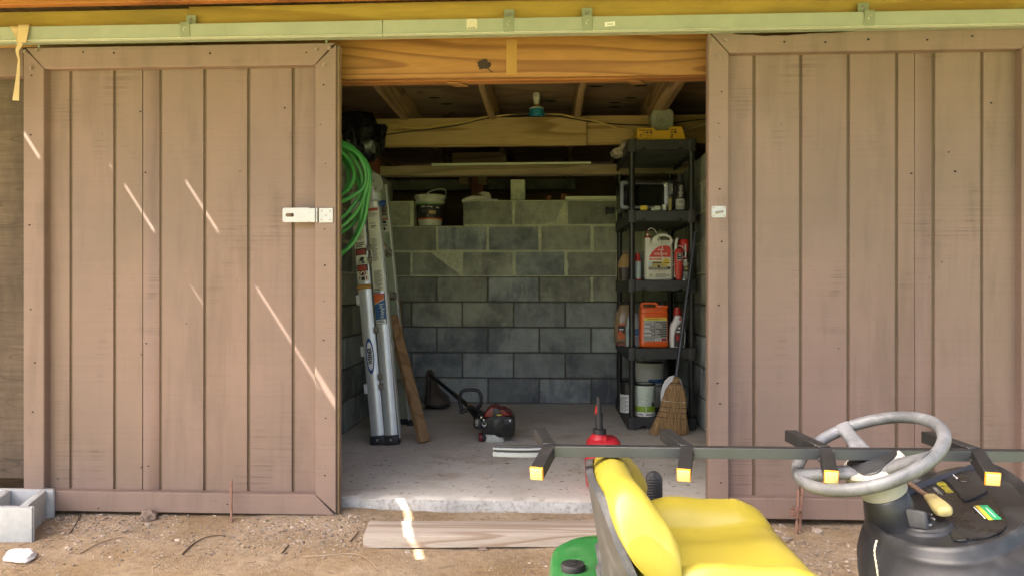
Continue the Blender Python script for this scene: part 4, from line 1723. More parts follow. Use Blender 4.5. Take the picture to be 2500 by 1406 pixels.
# lettering on the panel: runs from the far left to the near right
a, c = dpx(2290, 1178), dpx(2326, 1212)
U = (c - a).normalized()
Vv = dn.cross(U)
b = MB('series_yellow')
c0 = dpx(2307, 1195)
f = plane(c0 + dn * .0058, U, Vv)
ln = (c - a).length
b.sheets([('t', '100', -.031, .0, .028, 'series_yellow', 0, .85), ('t', 'SERIES', .020, -.001, .021, 'series_yellow', 0, .9)], f)
b.build('lettering', mw)
b = MB('print_grey')
f = plane(dpx(2292, 1203) + dn * .0058, U, Vv)
b.sheets([('r', -.03, .03, -.0012, .0012, 'print_grey'), ('r', -.028, .026, -.0058, -.0040, 'print_grey')], f)
b.build('fine_print', mw)
b = MB('print_grey')
f = plane(dpx(2275, 1176) + dn * .0058, U, Vv)
b.sheets([('r', -.012, .012, -.0012, .0012, 'print_grey'), ('r', -.010, .009, .004, .0058, 'print_grey')], f)
b.build('fine_print', mw)
b = MB('white_paint')
f = plane(dpx(2347, 1172) + dn * .0127, U, Vv)
b.sheets([('r', -.020, .012, -.014, -.0125, 'white_paint'), ('p', [(.020 + .004 * math.cos(i), -.014 + .003 * math.sin(i)) for i in range(6)], 'white_paint')], f)
b.build('gauge_mark', mw)
# green and yellow sticker
U = (dpx(2428, 1272) - dpx(2392, 1236)).normalized()
Vv = dn.cross(U)
f = plane(dpx(2408, 1257) + dn * .0058, U, Vv)
b = MB('sticker_green')
b.sheets([('r', -.047, .047, -.016, .018, 'ink'), ('r', -.047, .047, -.0085, .0155, 'label_yellow'), ('r', -.047, .047, .0005, .0165, 'sticker_green'),
          ('r', -.03, .034, .0075, .0095, 'white_paint'), ('r', -.04, .04, -.0135, -.0115, 'white_paint')], f)
b.build('sticker', mw)
# ignition boss, key and symbols
b = MB('dash_black')
c = dpx(2262, 1287)
b.lathe([(.058, .0), (.055, .006), (.049, .0085), (.047, .0115), (.042, .0125), (.018, .0125), (.017, .016), (.009, .0165), (.008, .012), (.001, .012)], c, 'dash_black', 36, dn)
b.build('ignition_switch', mw)
b = MB('cap_black')
k = c + dn * .016 + (dpx(2238, 1264) - c) * .30
b.lathe([(.010, 0), (.010, .012), (.012, .014), (.012, .018)], c + dn * .013, 'cap_black', 14, dn)
b.obox(dpx(2239, 1266, .030), (Vector((.55, -.8, .1)), dn, Vector((.8, .5, 0))), (.021, .019, .0065), 'grey_plastic', None, .005, 2)
b.build('ignition_key', mw)
b = MB('white_paint')
U = (dpx(2326, 1212) - dpx(2290, 1178)).normalized()
Vv = dn.cross(U)
for i, (px, py, tx) in enumerate(((2253, 1258, 'Z'), (2271, 1262, 'n'), (2278, 1275, 'C'), (2269, 1289, 'O'))):
    q = dpx(px, py + 6)
    f = plane(q + dn * .0129, U, Vv)
    ring = [(.0075 * math.cos(t * .5236), .0065 * math.sin(t * .5236)) for t in range(12)]
    inn = [(.0052 * math.cos(t * .5236), .0045 * math.sin(t * .5236)) for t in range(12)]
    for t in range(12):
        if i < 2 and t in (3, 4, 9):
            continue
        s = (t + 1) % 12
        b.sheets([('p', [ring[t], ring[s], inn[s], inn[t]], 'white_paint')], f)
    b.sheets([('r', -.0025, .0025, -.0012, .0012, 'white_paint'), ('r', .0085, .010, -.004, .003, 'white_paint')] if i < 2 else [('r', -.001, .001, -.003, .003, 'white_paint'), ('r', -.003, .002, -.001, .001, 'white_paint')], f)
b.build('switch_symbols', mw)
# throttle lever with cream knob
kn0, kn1 = dpx(2270, 1213, .030), dpx(2308, 1250, .036)
b = MB('lever_rust')
b.beam(dpx(2205, 1170, .012), kn0, .012, .008, dn, 'lever_rust', None, .002)
b.build('throttle_lever', mw)
b = MB('cream_knob')
a, c = kn0 + dn * .002, kn1
rs = []
ax = (c - a).normalized()
s1 = ax.cross(dn).normalized()
s2 = s1.cross(ax).normalized()
for t, w, h in ((0, .010, .005), (.03, .013, .0075), (.3, .0155, .009), (.65, .0185, .011), (.88, .0185, .012), (.97, .014, .010), (1, .007, .005)):
    p = a.lerp(c, t)
    rs.append([p + s1 * math.copysign(abs(math.cos(q)) ** .7, math.cos(q)) * w + s2 * math.copysign(abs(math.sin(q)) ** .7, math.sin(q)) * h for q in [2 * math.pi * i / 18 for i in range(18)]])
b.rings(rs)
b.build('throttle_knob', mw)
# black slot in which the lever travels
# steering column shroud and collar
b = MB('dash_black')
cb = WC - WN * .27
rs = []
for h, r, dx in ((-.098, .041, -.002), (-.105, .046, -.002), (-.13, .051, -.004), (-.16, .056, -.008), (-.20, .06, -.016), (-.30, .06, -.04)):
    c = WC + WN * h + Vector((dx, 0, 0))
    rs.append([c + WU * math.cos(q) * r + WV * math.sin(q) * r * 1.1 for q in [2 * math.pi * i / 30 for i in range(30)]])
b.rings(rs, 'dash_black')
b.build('column_shroud', mw, sharp=60)
b = MB('collar_white')
b.lathe([(.064, -.026), (.068, -.032), (.066, -.042), (.057, -.060), (.050, -.078), (.049, -.098), (.044, -.102), (.03, -.1)], WC, 'collar_white', 32, WN)
b.build('steering_collar', mw)
# steering wheel
sw = MB('wheel_grey')
RR, r0 = .1565, .0136
sw.tube([wp(2 * math.pi * i / 64, RR) for i in range(64)], r0, 'wheel_grey', 14, True)
for deg, w0, w1 in ((86, .019, .016), (-64, .024, .018), (176, .024, .020)):
    t = R(deg)
    rs = []
    side = (-WU * math.sin(t) + WV * math.cos(t))
    for k in range(9):
        q = k / 8
        r = lerp(.03, RR, q)
        h = lerp(-.040, .004, q ** .8)
        w = lerp(w0 * 1.3, w1, min(1, q * 1.6)) * (1 + .25 * max(0, q - .8) / .2)
        th = lerp(.010, .0125, q)
        cc = wp(t, r, h)
        rs.append([cc + side * math.copysign(abs(math.cos(a)) ** .6, math.cos(a)) * w + WN * math.copysign(abs(math.sin(a)) ** .6, math.sin(a)) * th for a in [2 * math.pi * i / 14 for i in range(14)]])
    sw.rings(rs, 'wheel_grey')
sw.lathe([(.064, -.058), (.066, -.045), (.062, -.033), (.05, -.028), (.02, -.026), (.002, -.026)], WC, 'wheel_grey', 30, WN)
wheel = sw.build('steering_wheel', mw, sharp=70)
b = MB('dash_black')
hub = [(.050 * math.cos(2 * math.pi * i / 24) * (1.0 + .18 * math.cos(3 * (2 * math.pi * i / 24) - .3)), .050 * math.sin(2 * math.pi * i / 24) * (1.0 + .18 * math.cos(3 * (2 * math.pi * i / 24) - .3))) for i in range(24)]
b.prism([WC + WU * u + WV * v - WN * .0275 for u, v in hub], WN * .006, 'dash_black', None, .002)
b.build('hub_cap', wheel)
wheel.children[0].location = Vector((0, 0, 0))

# ---- hood, front end
b = MB('mower_green')
rs = []
for x, w, z1, k in ((1.335, .335, .50, 0), (1.36, .345, .512, 0), (1.6, .33, .50, 0), (1.85, .30, .45, 0), (2.0, .27, .38, 0), (2.05, .24, .30, 0)):
    o = []
    for i in range(25):
        a = math.pi * i / 24
        c, s = math.cos(a), math.sin(a)
        o.append(Vector((x, 1.69 - w * math.copysign(abs(c) ** .45, c), lerp(.0, z1, abs(s) ** .35))))
    rs.append(o)
b.rings(rs, 'mower_green')
b.build('hood', mw)
b = MB('dash_black')
b.box(.3, 2.0, 1.50, 1.86, -.14, .03, 'dash_black', None, .01)
b.box(.6, 1.0, 1.25, 2.1, -.08, -.05, 'dash_black', None, .008)
b.build('chassis', mw)
for x, y, r, wd in ((.30, 1.30, .235, .19), (.30, 2.06, .235, .19), (1.75, 1.36, .18, .15), (1.75, 2.02, .18, .15)):
    b = MB('tyre')
    zc = gz(x, y) * 0 + GMOW + r - .01
    b.lathe([(r * .45, -wd / 2), (r * .8, -wd / 2), (r * .95, -wd / 2 + .02), (r, -wd / 4), (r, wd / 4), (r * .95, wd / 2 - .02), (r * .8, wd / 2), (r * .45, wd / 2)], (x, y, zc), None, 32, Y3)
    wl_ = b.build('wheel', mw)
    b = MB('label_yellow')
    b.lathe([(.02, -wd / 2 + .01), (r * .44, -wd / 2 - .003), (r * .44, wd / 2 + .003), (.02, wd / 2 - .01)], (x, y, zc), None, 24, Y3)
    b.build('rim', wl_)
# round black knob beyond the column
b = MB('dash_black')
c = at(2255, 1172, 1.98)
b.lathe([(.06, -.12), (.062, -.02), (.050, .012), (.03, .024), (.002, .028)], c, None, 24, Z3)
b.build('console_bump', mw)
b = MB('zinc')
pb = dash_out(-.006, DZ - .06)
c = at(2215, 1385, 1.38)
b.bolt(Vector((.80, 1.352, .315)), Vector((-.35, -1, 0)), .008, .006, 'zinc')
b.build('bolt', mw)
# frayed cord hanging from the near edge of the console
b = MB('rope')
P = smooth_path([at(2140, 1318, 1.52), at(2135, 1345, 1.515), at(2139, 1375, 1.51), at(2143, 1410, 1.51), at(2140, 1470, 1.51), at(2146, 1540, 1.51)], 8)
P = [p + Vector((.0005 * math.sin(i * 2.3), .0005 * math.cos(i * 2.3), 0)) for i, p in enumerate(P)]
b.tube(P, [.0019 + .0004 * math.sin(i * 1.9) for i in range(len(P))], n=6)
b.build('cord', mw)

# ================================================================ BLACK RACK resting on seat and wheel
rk = thing('steel_rack', 'black square-tube rack with yellow end caps lying across the mower seat and steering wheel', 'rack', (.8, 1.68, .54))
YB0, YB1 = 1.665, 1.693
zb0, zb1 = hz(1700, 1119, YB0), hz(1700, 1093, YB0)
b = MB('rack_face')
xA, xB = pxx(1350, YB0), pxx(2640, YB0)
b.box(xA, xB, YB0, YB0 + .0012, zb0 + .0005, zb1 - .0005, 'rack_face', None, .0004)
b.box(xA, xB, YB0 + .0014, YB1, zb0, zb1, 'rack_black', None, .0015)
b.build('crossbar', rk)
b = MB('rack_steel')
n = 14
xa, xb = pxx(1203, YB0), xA
for k, (m, oy, oz0, oz1) in enumerate((('rack_steel', 0, 0, .0095), ('cap_black', .004, .0095, .0155), ('rack_steel', .001, .0155, .0185), ('cap_black', .008, .0185, .0235))):
    rs = []
    for i in range(n + 1):
        t = i / n
        x = lerp(xa, xb, t)
        sp = 1 if t > .8 else 1.0
        dz = -.0012 * math.sin(min(1, t * 1.2) * math.pi)
        lift = max(0, (t - .6) / .4) ** 2
        z0 = zb0 + oz0 + dz + (lift * .010 if k == 0 else 0)
        z1 = zb0 + oz1 + dz
        z0 = min(z0, z1 - .0006)
        y0 = YB0 + oy
        rs.append([(x, y0, z0), (x, y0 + .014, z0), (x, y0 + .014, z1), (x, y0, z1)])
    b.rings(rs, m)
b.build('flat_end', rk)
dF, dB = Vector((-.256, -1.0, -.25)).normalized(), Vector((-.146, 1, .03)).normalized()
AH = .0138
for i, px in enumerate((1342, 1681, 2021, 2392)):
    x = pxx(px, YB0)
    c = Vector((x, (YB0 + YB1) / 2, (zb0 + zb1) / 2 + .0015))
    b = MB('rack_black')
    # mitred V joined at the bar
    sF = dF.cross(Z3).normalized()
    uF = sF.cross(dF).normalized()
    sB = dB.cross(Z3).normalized()
    uB = sB.cross(dB).normalized()
    a1 = c + dF * .112
    b.beam(c + dF * .004, a1, AH * 2, AH * 2, Z3, 'rack_black', None, .0012)
    b.beam(c + dB * .004, c + dB * .168, AH * 2, AH * 2, Z3, 'rack_black', None, .0012)
    for q in range(16):                                     # weld beads round the joint
        s_ = -1 if q % 2 else 1
        side_ = (sF if q < 8 else sB) * (AH * s_)
        pebble(b, c + side_ + (dF if q < 8 else dB) * (.017 + .002 * (q % 3)) + Z3 * (-.012 + .0035 * (q % 8)), .0028, 1.0, 1.0)
    b.smooth = True
    arm = b.build('prong', rk)
    b = MB('cap_orange')
    b.beam(a1 + dF * .0003, a1 + dF * .005, AH * 2.12, AH * 2.12, Z3, 'cap_orange', None, .0015, 2)
    b.beam(a1 + dF * .0045, a1 + dF * .0085, AH * 1.86, AH * 1.86, Z3, 'cap_yellow', None, .002, 2)
    e = b.build('end_cap', arm)
    e.location = Vector((0, 0, 0))
# ================================================================ LEFT SIDE OF THE ROOM
# ---- folding aluminium ladder
ld = thing('ladder', 'folded aluminium multi-position ladder with warning stickers leaning at the left wall', 'ladder', (-1.0, 4.3, 0))


def frame_axes(p0, p1, hint):
    d = (p1 - p0).normalized()
    s = (hint - d * hint.dot(d)).normalized()
    n = s.cross(d)
    return d, s, n       # along, across (to the right), towards the viewer


def rail(b, p0, p1, w, dep, m='alu', bow=.010):
    """rounded box rail: slightly bowed front face"""
    d, s, n = frame_axes(p0, p1, X3)
    if n.y > 0:
        n = -n
    out = [(-w / 2, -dep), (-w / 2, -.012), (-w / 2 + .004, -.003), (-w / 2 + .010, 0), (-w * .25, bow * .8), (0, bow), (w * .25, bow * .8), (w / 2 - .010, 0), (w / 2 - .004, -.003), (w / 2, -.012), (w / 2, -dep)]
    b.rings([[p + s * u + n * v for u, v in out] for p in (p0, p0.lerp(p1, .5), p1)], m)
    return d, s, n


YF0, YF1 = 4.30, 4.44
A0, A1 = atz(923, 1083, .055), at(869, 470, YF1)
A0 = at(922, 1064, YF0)
B0, B1 = at(955, 1063, YF0), at(905, 452, YF1)
SC = F / 4.35
wA = 35 / SC * .98
b = MB('alu')
dA, sA, nA = rail(b, A0, A1, wA, .05)
ra = b.build('side_rail', ld)
b = MB('alu')
dB_, sB_, nB_ = rail(b, B0, B1, wA * .95, .05)
rb = b.build('side_rail', ld)
# far rails of the inner section, seen from their inner faces
C0, C1 = at(987, 1022, 4.97), at(931, 452, 4.86)
b = MB('alu_green_lit')
b.beam(C0, C1, .06, .03, Y3, 'alu_green_lit', None, .003)
b.beam(C0 + Vector((.038, -.02, 0)), C1 + Vector((.038, -.02, 0)), .012, .05, Y3, 'alu', None, .002)
b.build('side_rail', ld)
b = MB('alu_green_lit')
D0, D1 = C0 + Vector((-.09, .02, .01)), C1 + Vector((-.09, .02, 0))
b.beam(D0, D1, .05, .03, Y3, 'alu_green_lit', None, .003)
b.build('side_rail', ld)
# side flange of the inner near rail
b = MB('alu_green_lit')
fo = sB_ * (wA * .52) - nB_ * .03
b.beam(B0 + fo + Vector((.006, 0, -.02)), B1 + fo + Vector((.004, 0, -.10)), .006, .05, Y3, 'alu', None, .001)
b.build('flange', ld)
L = (B1 - B0).length
for k, py in enumerate((492, 605, 722, 848, 962)):
    t = (1063 - py) / (1063 - 452.)
    p = B0.lerp(B1, t) + sB_ * .02 - nB_ * .03
    q = C0.lerp(C1, (1022 - (703 + (py - 703) * .885)) / (1022 - 452.))
    b = MB('ladder_lock' if k == 0 else 'alu_hinge')
    b.beam(p, q, .05, .026, Z3, None, None, .006, 2)
    b.obox(p.lerp(q, .08), (q - p, X3, Z3), (.02, .036, .024), 'ladder_lock', None, .005)
    b.obox(q.lerp(p, .06), (q - p, X3, Z3), (.02, .036, .026), 'ladder_lock', None, .005)
    if k == 0:
        b.tube([p - nB_ * .0 + Vector((-.07, -.05, .0)), p + Vector((.04, -.055, .003))], .006, 'alu', 8)
        b.lathe([(.02, 0), (.02, .03)], p + Vector((.03, -.03, -.015)), 'logo_blue', 14, X3)
    b.build('rung', ld)
# hinge plates at the top
b = MB('alu_hinge')
hc = at(911, 452, YF1 - .01)
P = [(hc.x + .062 * math.cos(R(a)), hc.y, hc.z + .075 * math.sin(R(a))) for a in range(-20, 131, 15)] + [(hc.x - .05, hc.y, hc.z - .02), (hc.x - .015, hc.y, hc.z - .06)]
b.prism(P, (0, .008, 0), 'alu_hinge', None, .001)
hc2 = at(921, 476, YF1 + .01)
P = [(hc2.x - .035, hc2.y, hc2.z + .03), (hc2.x + .015, hc2.y, hc2.z + .055), (hc2.x + .028, hc2.y, hc2.z - .05), (hc2.x + .02, hc2.y, hc2.z - .05), (hc2.x - .03, hc2.y, hc2.z - .01)]
b.prism(P, (0, .008, 0), 'alu_green_lit', None, .001)
for px, py in ((912, 443), (918, 460), (914, 463)):
    b.bolt(at(px, py, YF1 - .012), -Y3, .0045, .004, 'ladder_lock')
b.build('hinge', ld)
# latch brackets between the two front rails
for py in (612, 642, 812, 925, 948):
    b = MB('ladder_lock')
    p = A0.lerp(A1, (1064 - py) / 594.) + sA * (wA * .62)
    b.obox(p, (dA, sA, nA), (.018, .012, .02), None, None, .003)
    b.build('latch', ld)
for py in (735, 860, 950):
    b = MB('alu')
    p = A0.lerp(A1, (1064 - py) / 594.) - sA * (wA * .58) - nA * .02
    b.obox(p, (dA, sA, nA), (.03, .010, .02), None, None, .003)
    b.build('rail_bracket', ld)
b = MB('sticker')
p = A0.lerp(A1, (1064 - 705) / 594.)
b.obox(p + nA * .002, (dA, sA, nA), (.014, wA * .53, .012), 'putty', None, .004)
b.build('rubber_band', ld)
# black rubber feet
for q, d, s, n in ((A0, dA, sA, nA), (B0, dB_, sB_, nB_)):
    b = MB('cap_black')
    e = q - d * .052
    b.obox((q + d * .004 + e) / 2 - n * .02, (d, s, n), ((q + d * .004 - e).length / 2, wA * .535, .040), 'cap_black', None, .008, 2)
    f = b.build('rubber_foot', ld)
    b = MB('zinc')
    b.bolt(q - d * .022 + n * .020, n, .0055, .004, 'zinc')
    b.build('rivet', f).location = (0, 0, 0)
b = MB('cap_black')
e = C0 + (C0 - C1).normalized() * .03
b.obox(e, ((C0 - C1).normalized(), X3, Y3), (.032, .045, .03), 'cap_black', None, .008)
b.obox(e + Vector((.05, -.05, .0)), (X3, Y3, Z3), (.022, .03, .03), 'cap_black', None, .008)
b.build('rubber_foot', ld)


def lad(p0, p1, d, s, n, bow=.010):
    L = (p1 - p0).length

    def f(u, v, k):
        t = u / (wA / 2)
        bw = bow * max(0, 1 - .9 * t * t)
        return p0 + d * v + s * u + n * (bw + .0012 + k)
    return f, L


def lines(u0, u1, v0, v1, n, m='print_grey'):
    o = []
    h = (v1 - v0) / n
    for i in range(n):
        o.append(('r', u0, u1 - (u1 - u0) * (.0 if i % 3 else .25), v0 + h * i, v0 + h * (i + .5), m))
    return o


f, L = lad(A0, A1, dA, sA, nA)
vy = lambda py: (1064 - py) / 594. * L
hw = wA * .40
b = MB('sticker')
it = [('r', -hw, hw, vy(692), vy(520), 'sticker')]
it += [('r', -hw, hw, vy(628), vy(611), 'ink'), ('r', -hw * .8, hw * .8, vy(626), vy(614), 'sticker_red'),
       ('p', [(-.018, vy(640)), (.0, vy(632)), (.018, vy(634)), (.012, vy(640)), (.018, vy(648)), (.004, vy(650)), (-.004, vy(642))], 'ink'),
       ('r', -hw, hw, vy(667), vy(651), 'ink'), ('r', -hw * .8, hw * .8, vy(665), vy(653), 'sticker_red'),
       ('p', [(.021 * math.cos(i * .5236), vy(672) + .017 * math.sin(i * .5236)) for i in range(12)], 'sticker_red'),
       ('p', [(.014 * math.cos(i * .5236), vy(672) + .011 * math.sin(i * .5236)) for i in range(12)], 'sticker'),
       ('p', [(-.01, vy(675)), (.0, vy(669)), (.01, vy(672)), (.004, vy(677))], 'ink'),
       ('r', -.011, .011, vy(690), vy(681), 'ink'), ('r', -.024, -.018, vy(688), vy(680), 'sticker_red'), ('r', .018, .024, vy(688), vy(680), 'sticker_red')]
it += lines(-hw * .7, hw * .7, vy(649), vy(641), 4) + lines(-hw * .8, hw * .7, vy(608), vy(595), 3, 'ink') + lines(-hw * .8, hw * .8, vy(590), vy(560), 8) + lines(-hw * .8, hw * .8, vy(556), vy(525), 8)
b.sheets(it, f)
b.build('warning_sticker', ra)
b = MB('logo_blue')
lc = vy(873)
oval = lambda a, c: [(a * math.cos(2 * math.pi * i / 40), lc + c * math.sin(2 * math.pi * i / 40)) for i in range(40)]
k = L / 594.


def ovalstrip(a, c, m):
    P = oval(a, c)
    return [('p', [P[i], P[i + 1], P[39 - i - 1 + 0], P[(40 - i) % 40]], m) for i in range(0, 19)]


lift = [('p', oval(.0245, k * 43), 'logo_blue'), ('p', oval(.0185, k * 34), 'white_paint')]
b.sheets(lift, lambda u, v, n: f(u, v, n + .0014))
b.sheets([('t', 'WERNER', dx_, lc + dy_, .036, 'ink', 90, .66) for dx_, dy_ in ((0, 0), (.0011, .0006), (-.0011, -.0006), (.0006, -.0012), (-.0006, .0012))], lambda u, v, n: f(u, v, n + .0022))
b.build('logo', ra)
for o in ra.children:
    o.location = (0, 0, 0)
f, L = lad(B0, B1, dB_, sB_, nB_)
vy = lambda py: (1063 - py) / 611. * L
hw = wA * .40
b = MB('sticker')
it = [('r', -hw, hw, vy(716), vy(508), 'sticker'), ('r', -hw * .8, hw, vy(518), vy(511), 'sticker_red'),
      ('r', -hw, hw, vy(796), vy(717), 'ink')]
it += lines(-hw * .8, hw * .8, vy(532), vy(521), 4) + lines(-hw * .8, hw * .8, vy(550), vy(546), 1) + lines(-hw * .5, hw * .5, vy(560), vy(553), 2, 'ink')
it += lines(-hw * .7, hw * .4, vy(642), vy(585), 16) + lines(-hw * .6, hw * .7, vy(706), vy(665), 12) + lines(-hw * .7, hw * .7, vy(714), vy(708), 2, 'ink')
h9 = hw * .92
it += [('r', -h9, h9, vy(722), vy(718), 'tin'), ('r', -h9, h9, vy(785), vy(722), 'sticker_blue'),
       ('r', -h9, h9, vy(795), vy(785), 'white_paint')]
for i in range(12):
    ua, ub = -h9 + 2 * h9 * i / 12, -h9 + 2 * h9 * (i + 1) / 12
    yq = 747 - 11 * (i + .5) / 12
    it += [('r', ua, ub, vy(yq + 1.5), vy(722), 'white_paint'), ('r', ua, ub, vy(yq), vy(722), 'sticker_orange')]
for i in range(9):
    x = -h9 * .7 + i * h9 * 1.4 / 9
    it.append(('r', x, x + h9 * (.05 if i % 2 else .1), vy(793), vy(787), 'ink'))
for i in range(9):
    it.append(('r', h9 * rnd.uniform(-.1, .3), h9 * rnd.uniform(.5, .9), vy(782 - i * 4), vy(780 - i * 4), 'pale_blue'))
    it.append(('r', -h9 * .8, -h9 * rnd.uniform(.0, .4), vy(783 - i * 3.6), vy(782 - i * 3.6), 'label_blue'))
b.sheets(it, f)
b.build('spec_sticker', rb).location = (0, 0, 0)
b = MB('sticker')
p = at(925.5, 548, 4.87)
f = plane(C0.lerp(C1, (1022 - 548) / 570.) + Vector((.0, -.034, 0)), X3, (C1 - C0))
b.sheets([('r', -.028, .030, -.05, .045, 'sticker'), ('r', -.026, .028, .03, .043, 'sticker_red'), ('r', -.014, .016, .006, .026, 'ink'), ('r', -.018, .02, -.014, .002, 'print_grey'),
          ('p', [(-.014, -.026), (0, -.042), (.014, -.026), (.006, -.026), (.006, -.018), (-.006, -.018), (-.006, -.026)], 'ink')], f)
b.build('arrow_sticker', ld)

# ---- board leaning beside the ladder
b = MB('board_raw')
p0, p1 = atz(1036, 1077, .012), at(957, 770, 4.62)
d = (p1 - p0).normalized()
b.beam(p0 + Vector((0, 0, -.004)), p1, .068, .036, Vector((.72, -.7, 0)), None, None, .003)
tag(b.build('timber_board'), 'tan board leaning against the ladder with its foot on the floor', 'board')
b = MB('board_raw')
p0, p1 = at(992, 960, 5.55), at(974, 732, 5.62)
p0.z, p1.z = .02, p1.z
b.beam(p0, p1, .03, .03, Y3, None, None, .003)
tag(b.build('wooden_stick'), 'thin wooden stick standing behind the ladder by the back wall', 'stick')

# ---- garden hose
b = MB('hose')
HY = 3.92
strands = [
    (0, [(828, 345), (871, 370), (901, 413), (896, 459), (885, 509), (871, 569), (828, 626), (775, 640), (735, 590), (722, 500), (740, 400), (780, 350)]),
    (.03, [(828, 363), (850, 395), (871, 438), (880, 473), (882, 530), (862, 590), (815, 622), (760, 600), (735, 520), (735, 430), (775, 365)]),
    (-.03, [(828, 350), (862, 362), (890, 400), (903, 440), (897, 490), (888, 540), (860, 596), (820, 618), (770, 580), (750, 480), (770, 385)]),
    (-.06, [(828, 477), (853, 459), (864, 431), (860, 405), (842, 378), (815, 366), (775, 390), (755, 440), (775, 490)]),
    (-.09, [(828, 493), (864, 477), (884, 462), (893, 440), (890, 410), (870, 375), (830, 356), (780, 365), (745, 420), (770, 490)]),
    (-.045, [(828, 534), (860, 505), (876, 480), (884, 440), (872, 400), (840, 362), (790, 370), (755, 440), (770, 530)]),
    (-.075, [(828, 555), (853, 537), (878, 505), (896, 455), (898, 415), (868, 368), (820, 350), (765, 390), (740, 480), (775, 560)]),
    (.05, [(828, 569), (864, 544), (876, 517), (884, 470), (866, 420), (838, 385), (790, 380), (755, 470), (780, 560)]),
    (.08, [(838, 470), (850, 440), (848, 410), (835, 388), (800, 380), (770, 430), (790, 490)])]
for i, (oy, pts) in enumerate(strands):
    P3 = [at(px, py, HY + oy + .012 * math.sin(j * 1.3 + i)) for j, (px, py) in enumerate(pts)]
    n = len(P3)
    ext = P3[-2:] + P3 + P3[:2]
    P = smooth_path(ext, 7)[14:14 + 7 * n]
    b.tube(P, .0106, None, 9, True)
tag(b.build('garden_hose'), 'coiled green garden hose hanging at the left edge of the opening', 'hose')

# ---- black plastic bag over the beam end
b = MB('bag')
cb = at(885, 333, 5.08)


def bagpt(u, v):
    a = 2 * math.pi * v
    # silhouettes from top (u=0) to bottom
    tab = [(0, 838, 905, 276), (.10, 835, 912, 280), (.35, 832, 925, 310), (.6, 838, 928, 345), (.85, 856, 925, 378), (.96, 868, 916, 392), (1, 880, 905, 396)]
    l, r, y = interp(tab, u)
    p0, p1 = at(l, y, 5.08), at(r, y, 5.08)
    cx, w = (p0.x + p1.x) / 2, (p1.x - p0.x) / 2
    k = math.sin(math.pi * min(1, max(.06, u * 1.02 + .04))) ** .35
    q = Vector((cx + w * math.cos(a), 5.08 + .07 * k * math.sin(a), p0.z))
    cr = .016 * abs(nz(a * 1.6, u * 3, 2)) + .010 * abs(nz(a * 4 + 9, u * 5, 7)) + .010 * abs(nz(q.x * 40, q.z * 9, 3))
    dir_ = Vector((math.cos(a), math.sin(a), 0))
    return q - dir_ * (cr - .006) + Vector((0, 0, .012 * nz(a * 2, u * 6, 4)))


ring = [[bagpt(i / 26, j / 46) for j in range(46)] for i in range(27)]
b.rings(ring)
# loose flap caught to the right
P = [at(905, 303, 5.03), at(942, 304, 5.03), at(947, 312, 5.03), at(938, 330, 5.03), at(940, 352, 5.02), at(934, 372, 5.03), at(926, 352, 5.03), at(918, 330, 5.03)]
for i in range(len(P)):
    P[i] = P[i] + Vector((0, .012 * nz(i * 1.7), 0))
b.prism(P, (0, .02, 0), 'bag', None, .006, 2)
for x0, y0, x1, y1 in ((918, 315, 928, 390), (908, 318, 920, 388), (850, 285, 872, 360), (930, 315, 936, 372)):
    b.tube(smooth_path([at(x0, y0, 5.0), at((x0 + x1) / 2 + 2, (y0 + y1) / 2, 4.995), at(x1, y1, 5.01)], 5), .006, 'bag', 6)
tag(b.build('plastic_bag', sharp=28), 'crumpled black plastic bag hanging from the left end of the beam', 'bag')

# ---- pail with black label on the wall
YP = 5.97
pz = 7 * CH + .004
c = at(1050, 555, YP)
r0, r1 = (at(1078, 500, YP).x - at(1023, 500, YP).x) / 2, (at(1086, 500, YP).x - at(1013, 500, YP).x) / 2
H = at(1050, 462 + 14, YP).z - pz
pl = thing('bucket', 'white lidded bucket with a black label standing in the gap of the back wall', 'bucket', (c.x, YP, pz))
b = MB('pail_white')
b.lathe([(r0 * .96, 0), (r0, .004), (lerp(r0, r1, .75) * .98, H * .72), (r1 * .97, H * .73), (r1 * 1.0, H * .745), (r1 * 1.0, H * .77), (r1 * .97, H * .78), (r1 * .98, H * .86)], (c.x, YP, pz), None, 40, Z3)
b.build('body', pl)
b = MB('pail_white')
b.lathe([(r1 * 1.03, H * .862), (r1 * 1.06, H * .88), (r1 * 1.06, H * .93), (r1 * 1.02, H * .965), (r1 * .95, H * .975), (r1 * .9, H * .955), (.002, H * .955)], (c.x, YP, pz), None, 40, Z3)
b.obox((c.x - r1 * .62, YP - r1 * .86, pz + H * .91), (Vector((.8, -.58, 0)), Z3, Vector((.58, .8, 0))), (.026, .011, .006), 'pail_white', None, .003)
b.build('lid', pl)


def cyl(c, r, z0, taper=0.0):
    """marks on a cylinder, u = arc length from the viewer's side"""
    return lambda u, v, n: Vector((c[0] + (r + taper * v + n + .0006) * math.sin(u / r), c[1] - (r + taper * v + n + .0006) * math.cos(u / r), z0 + v))


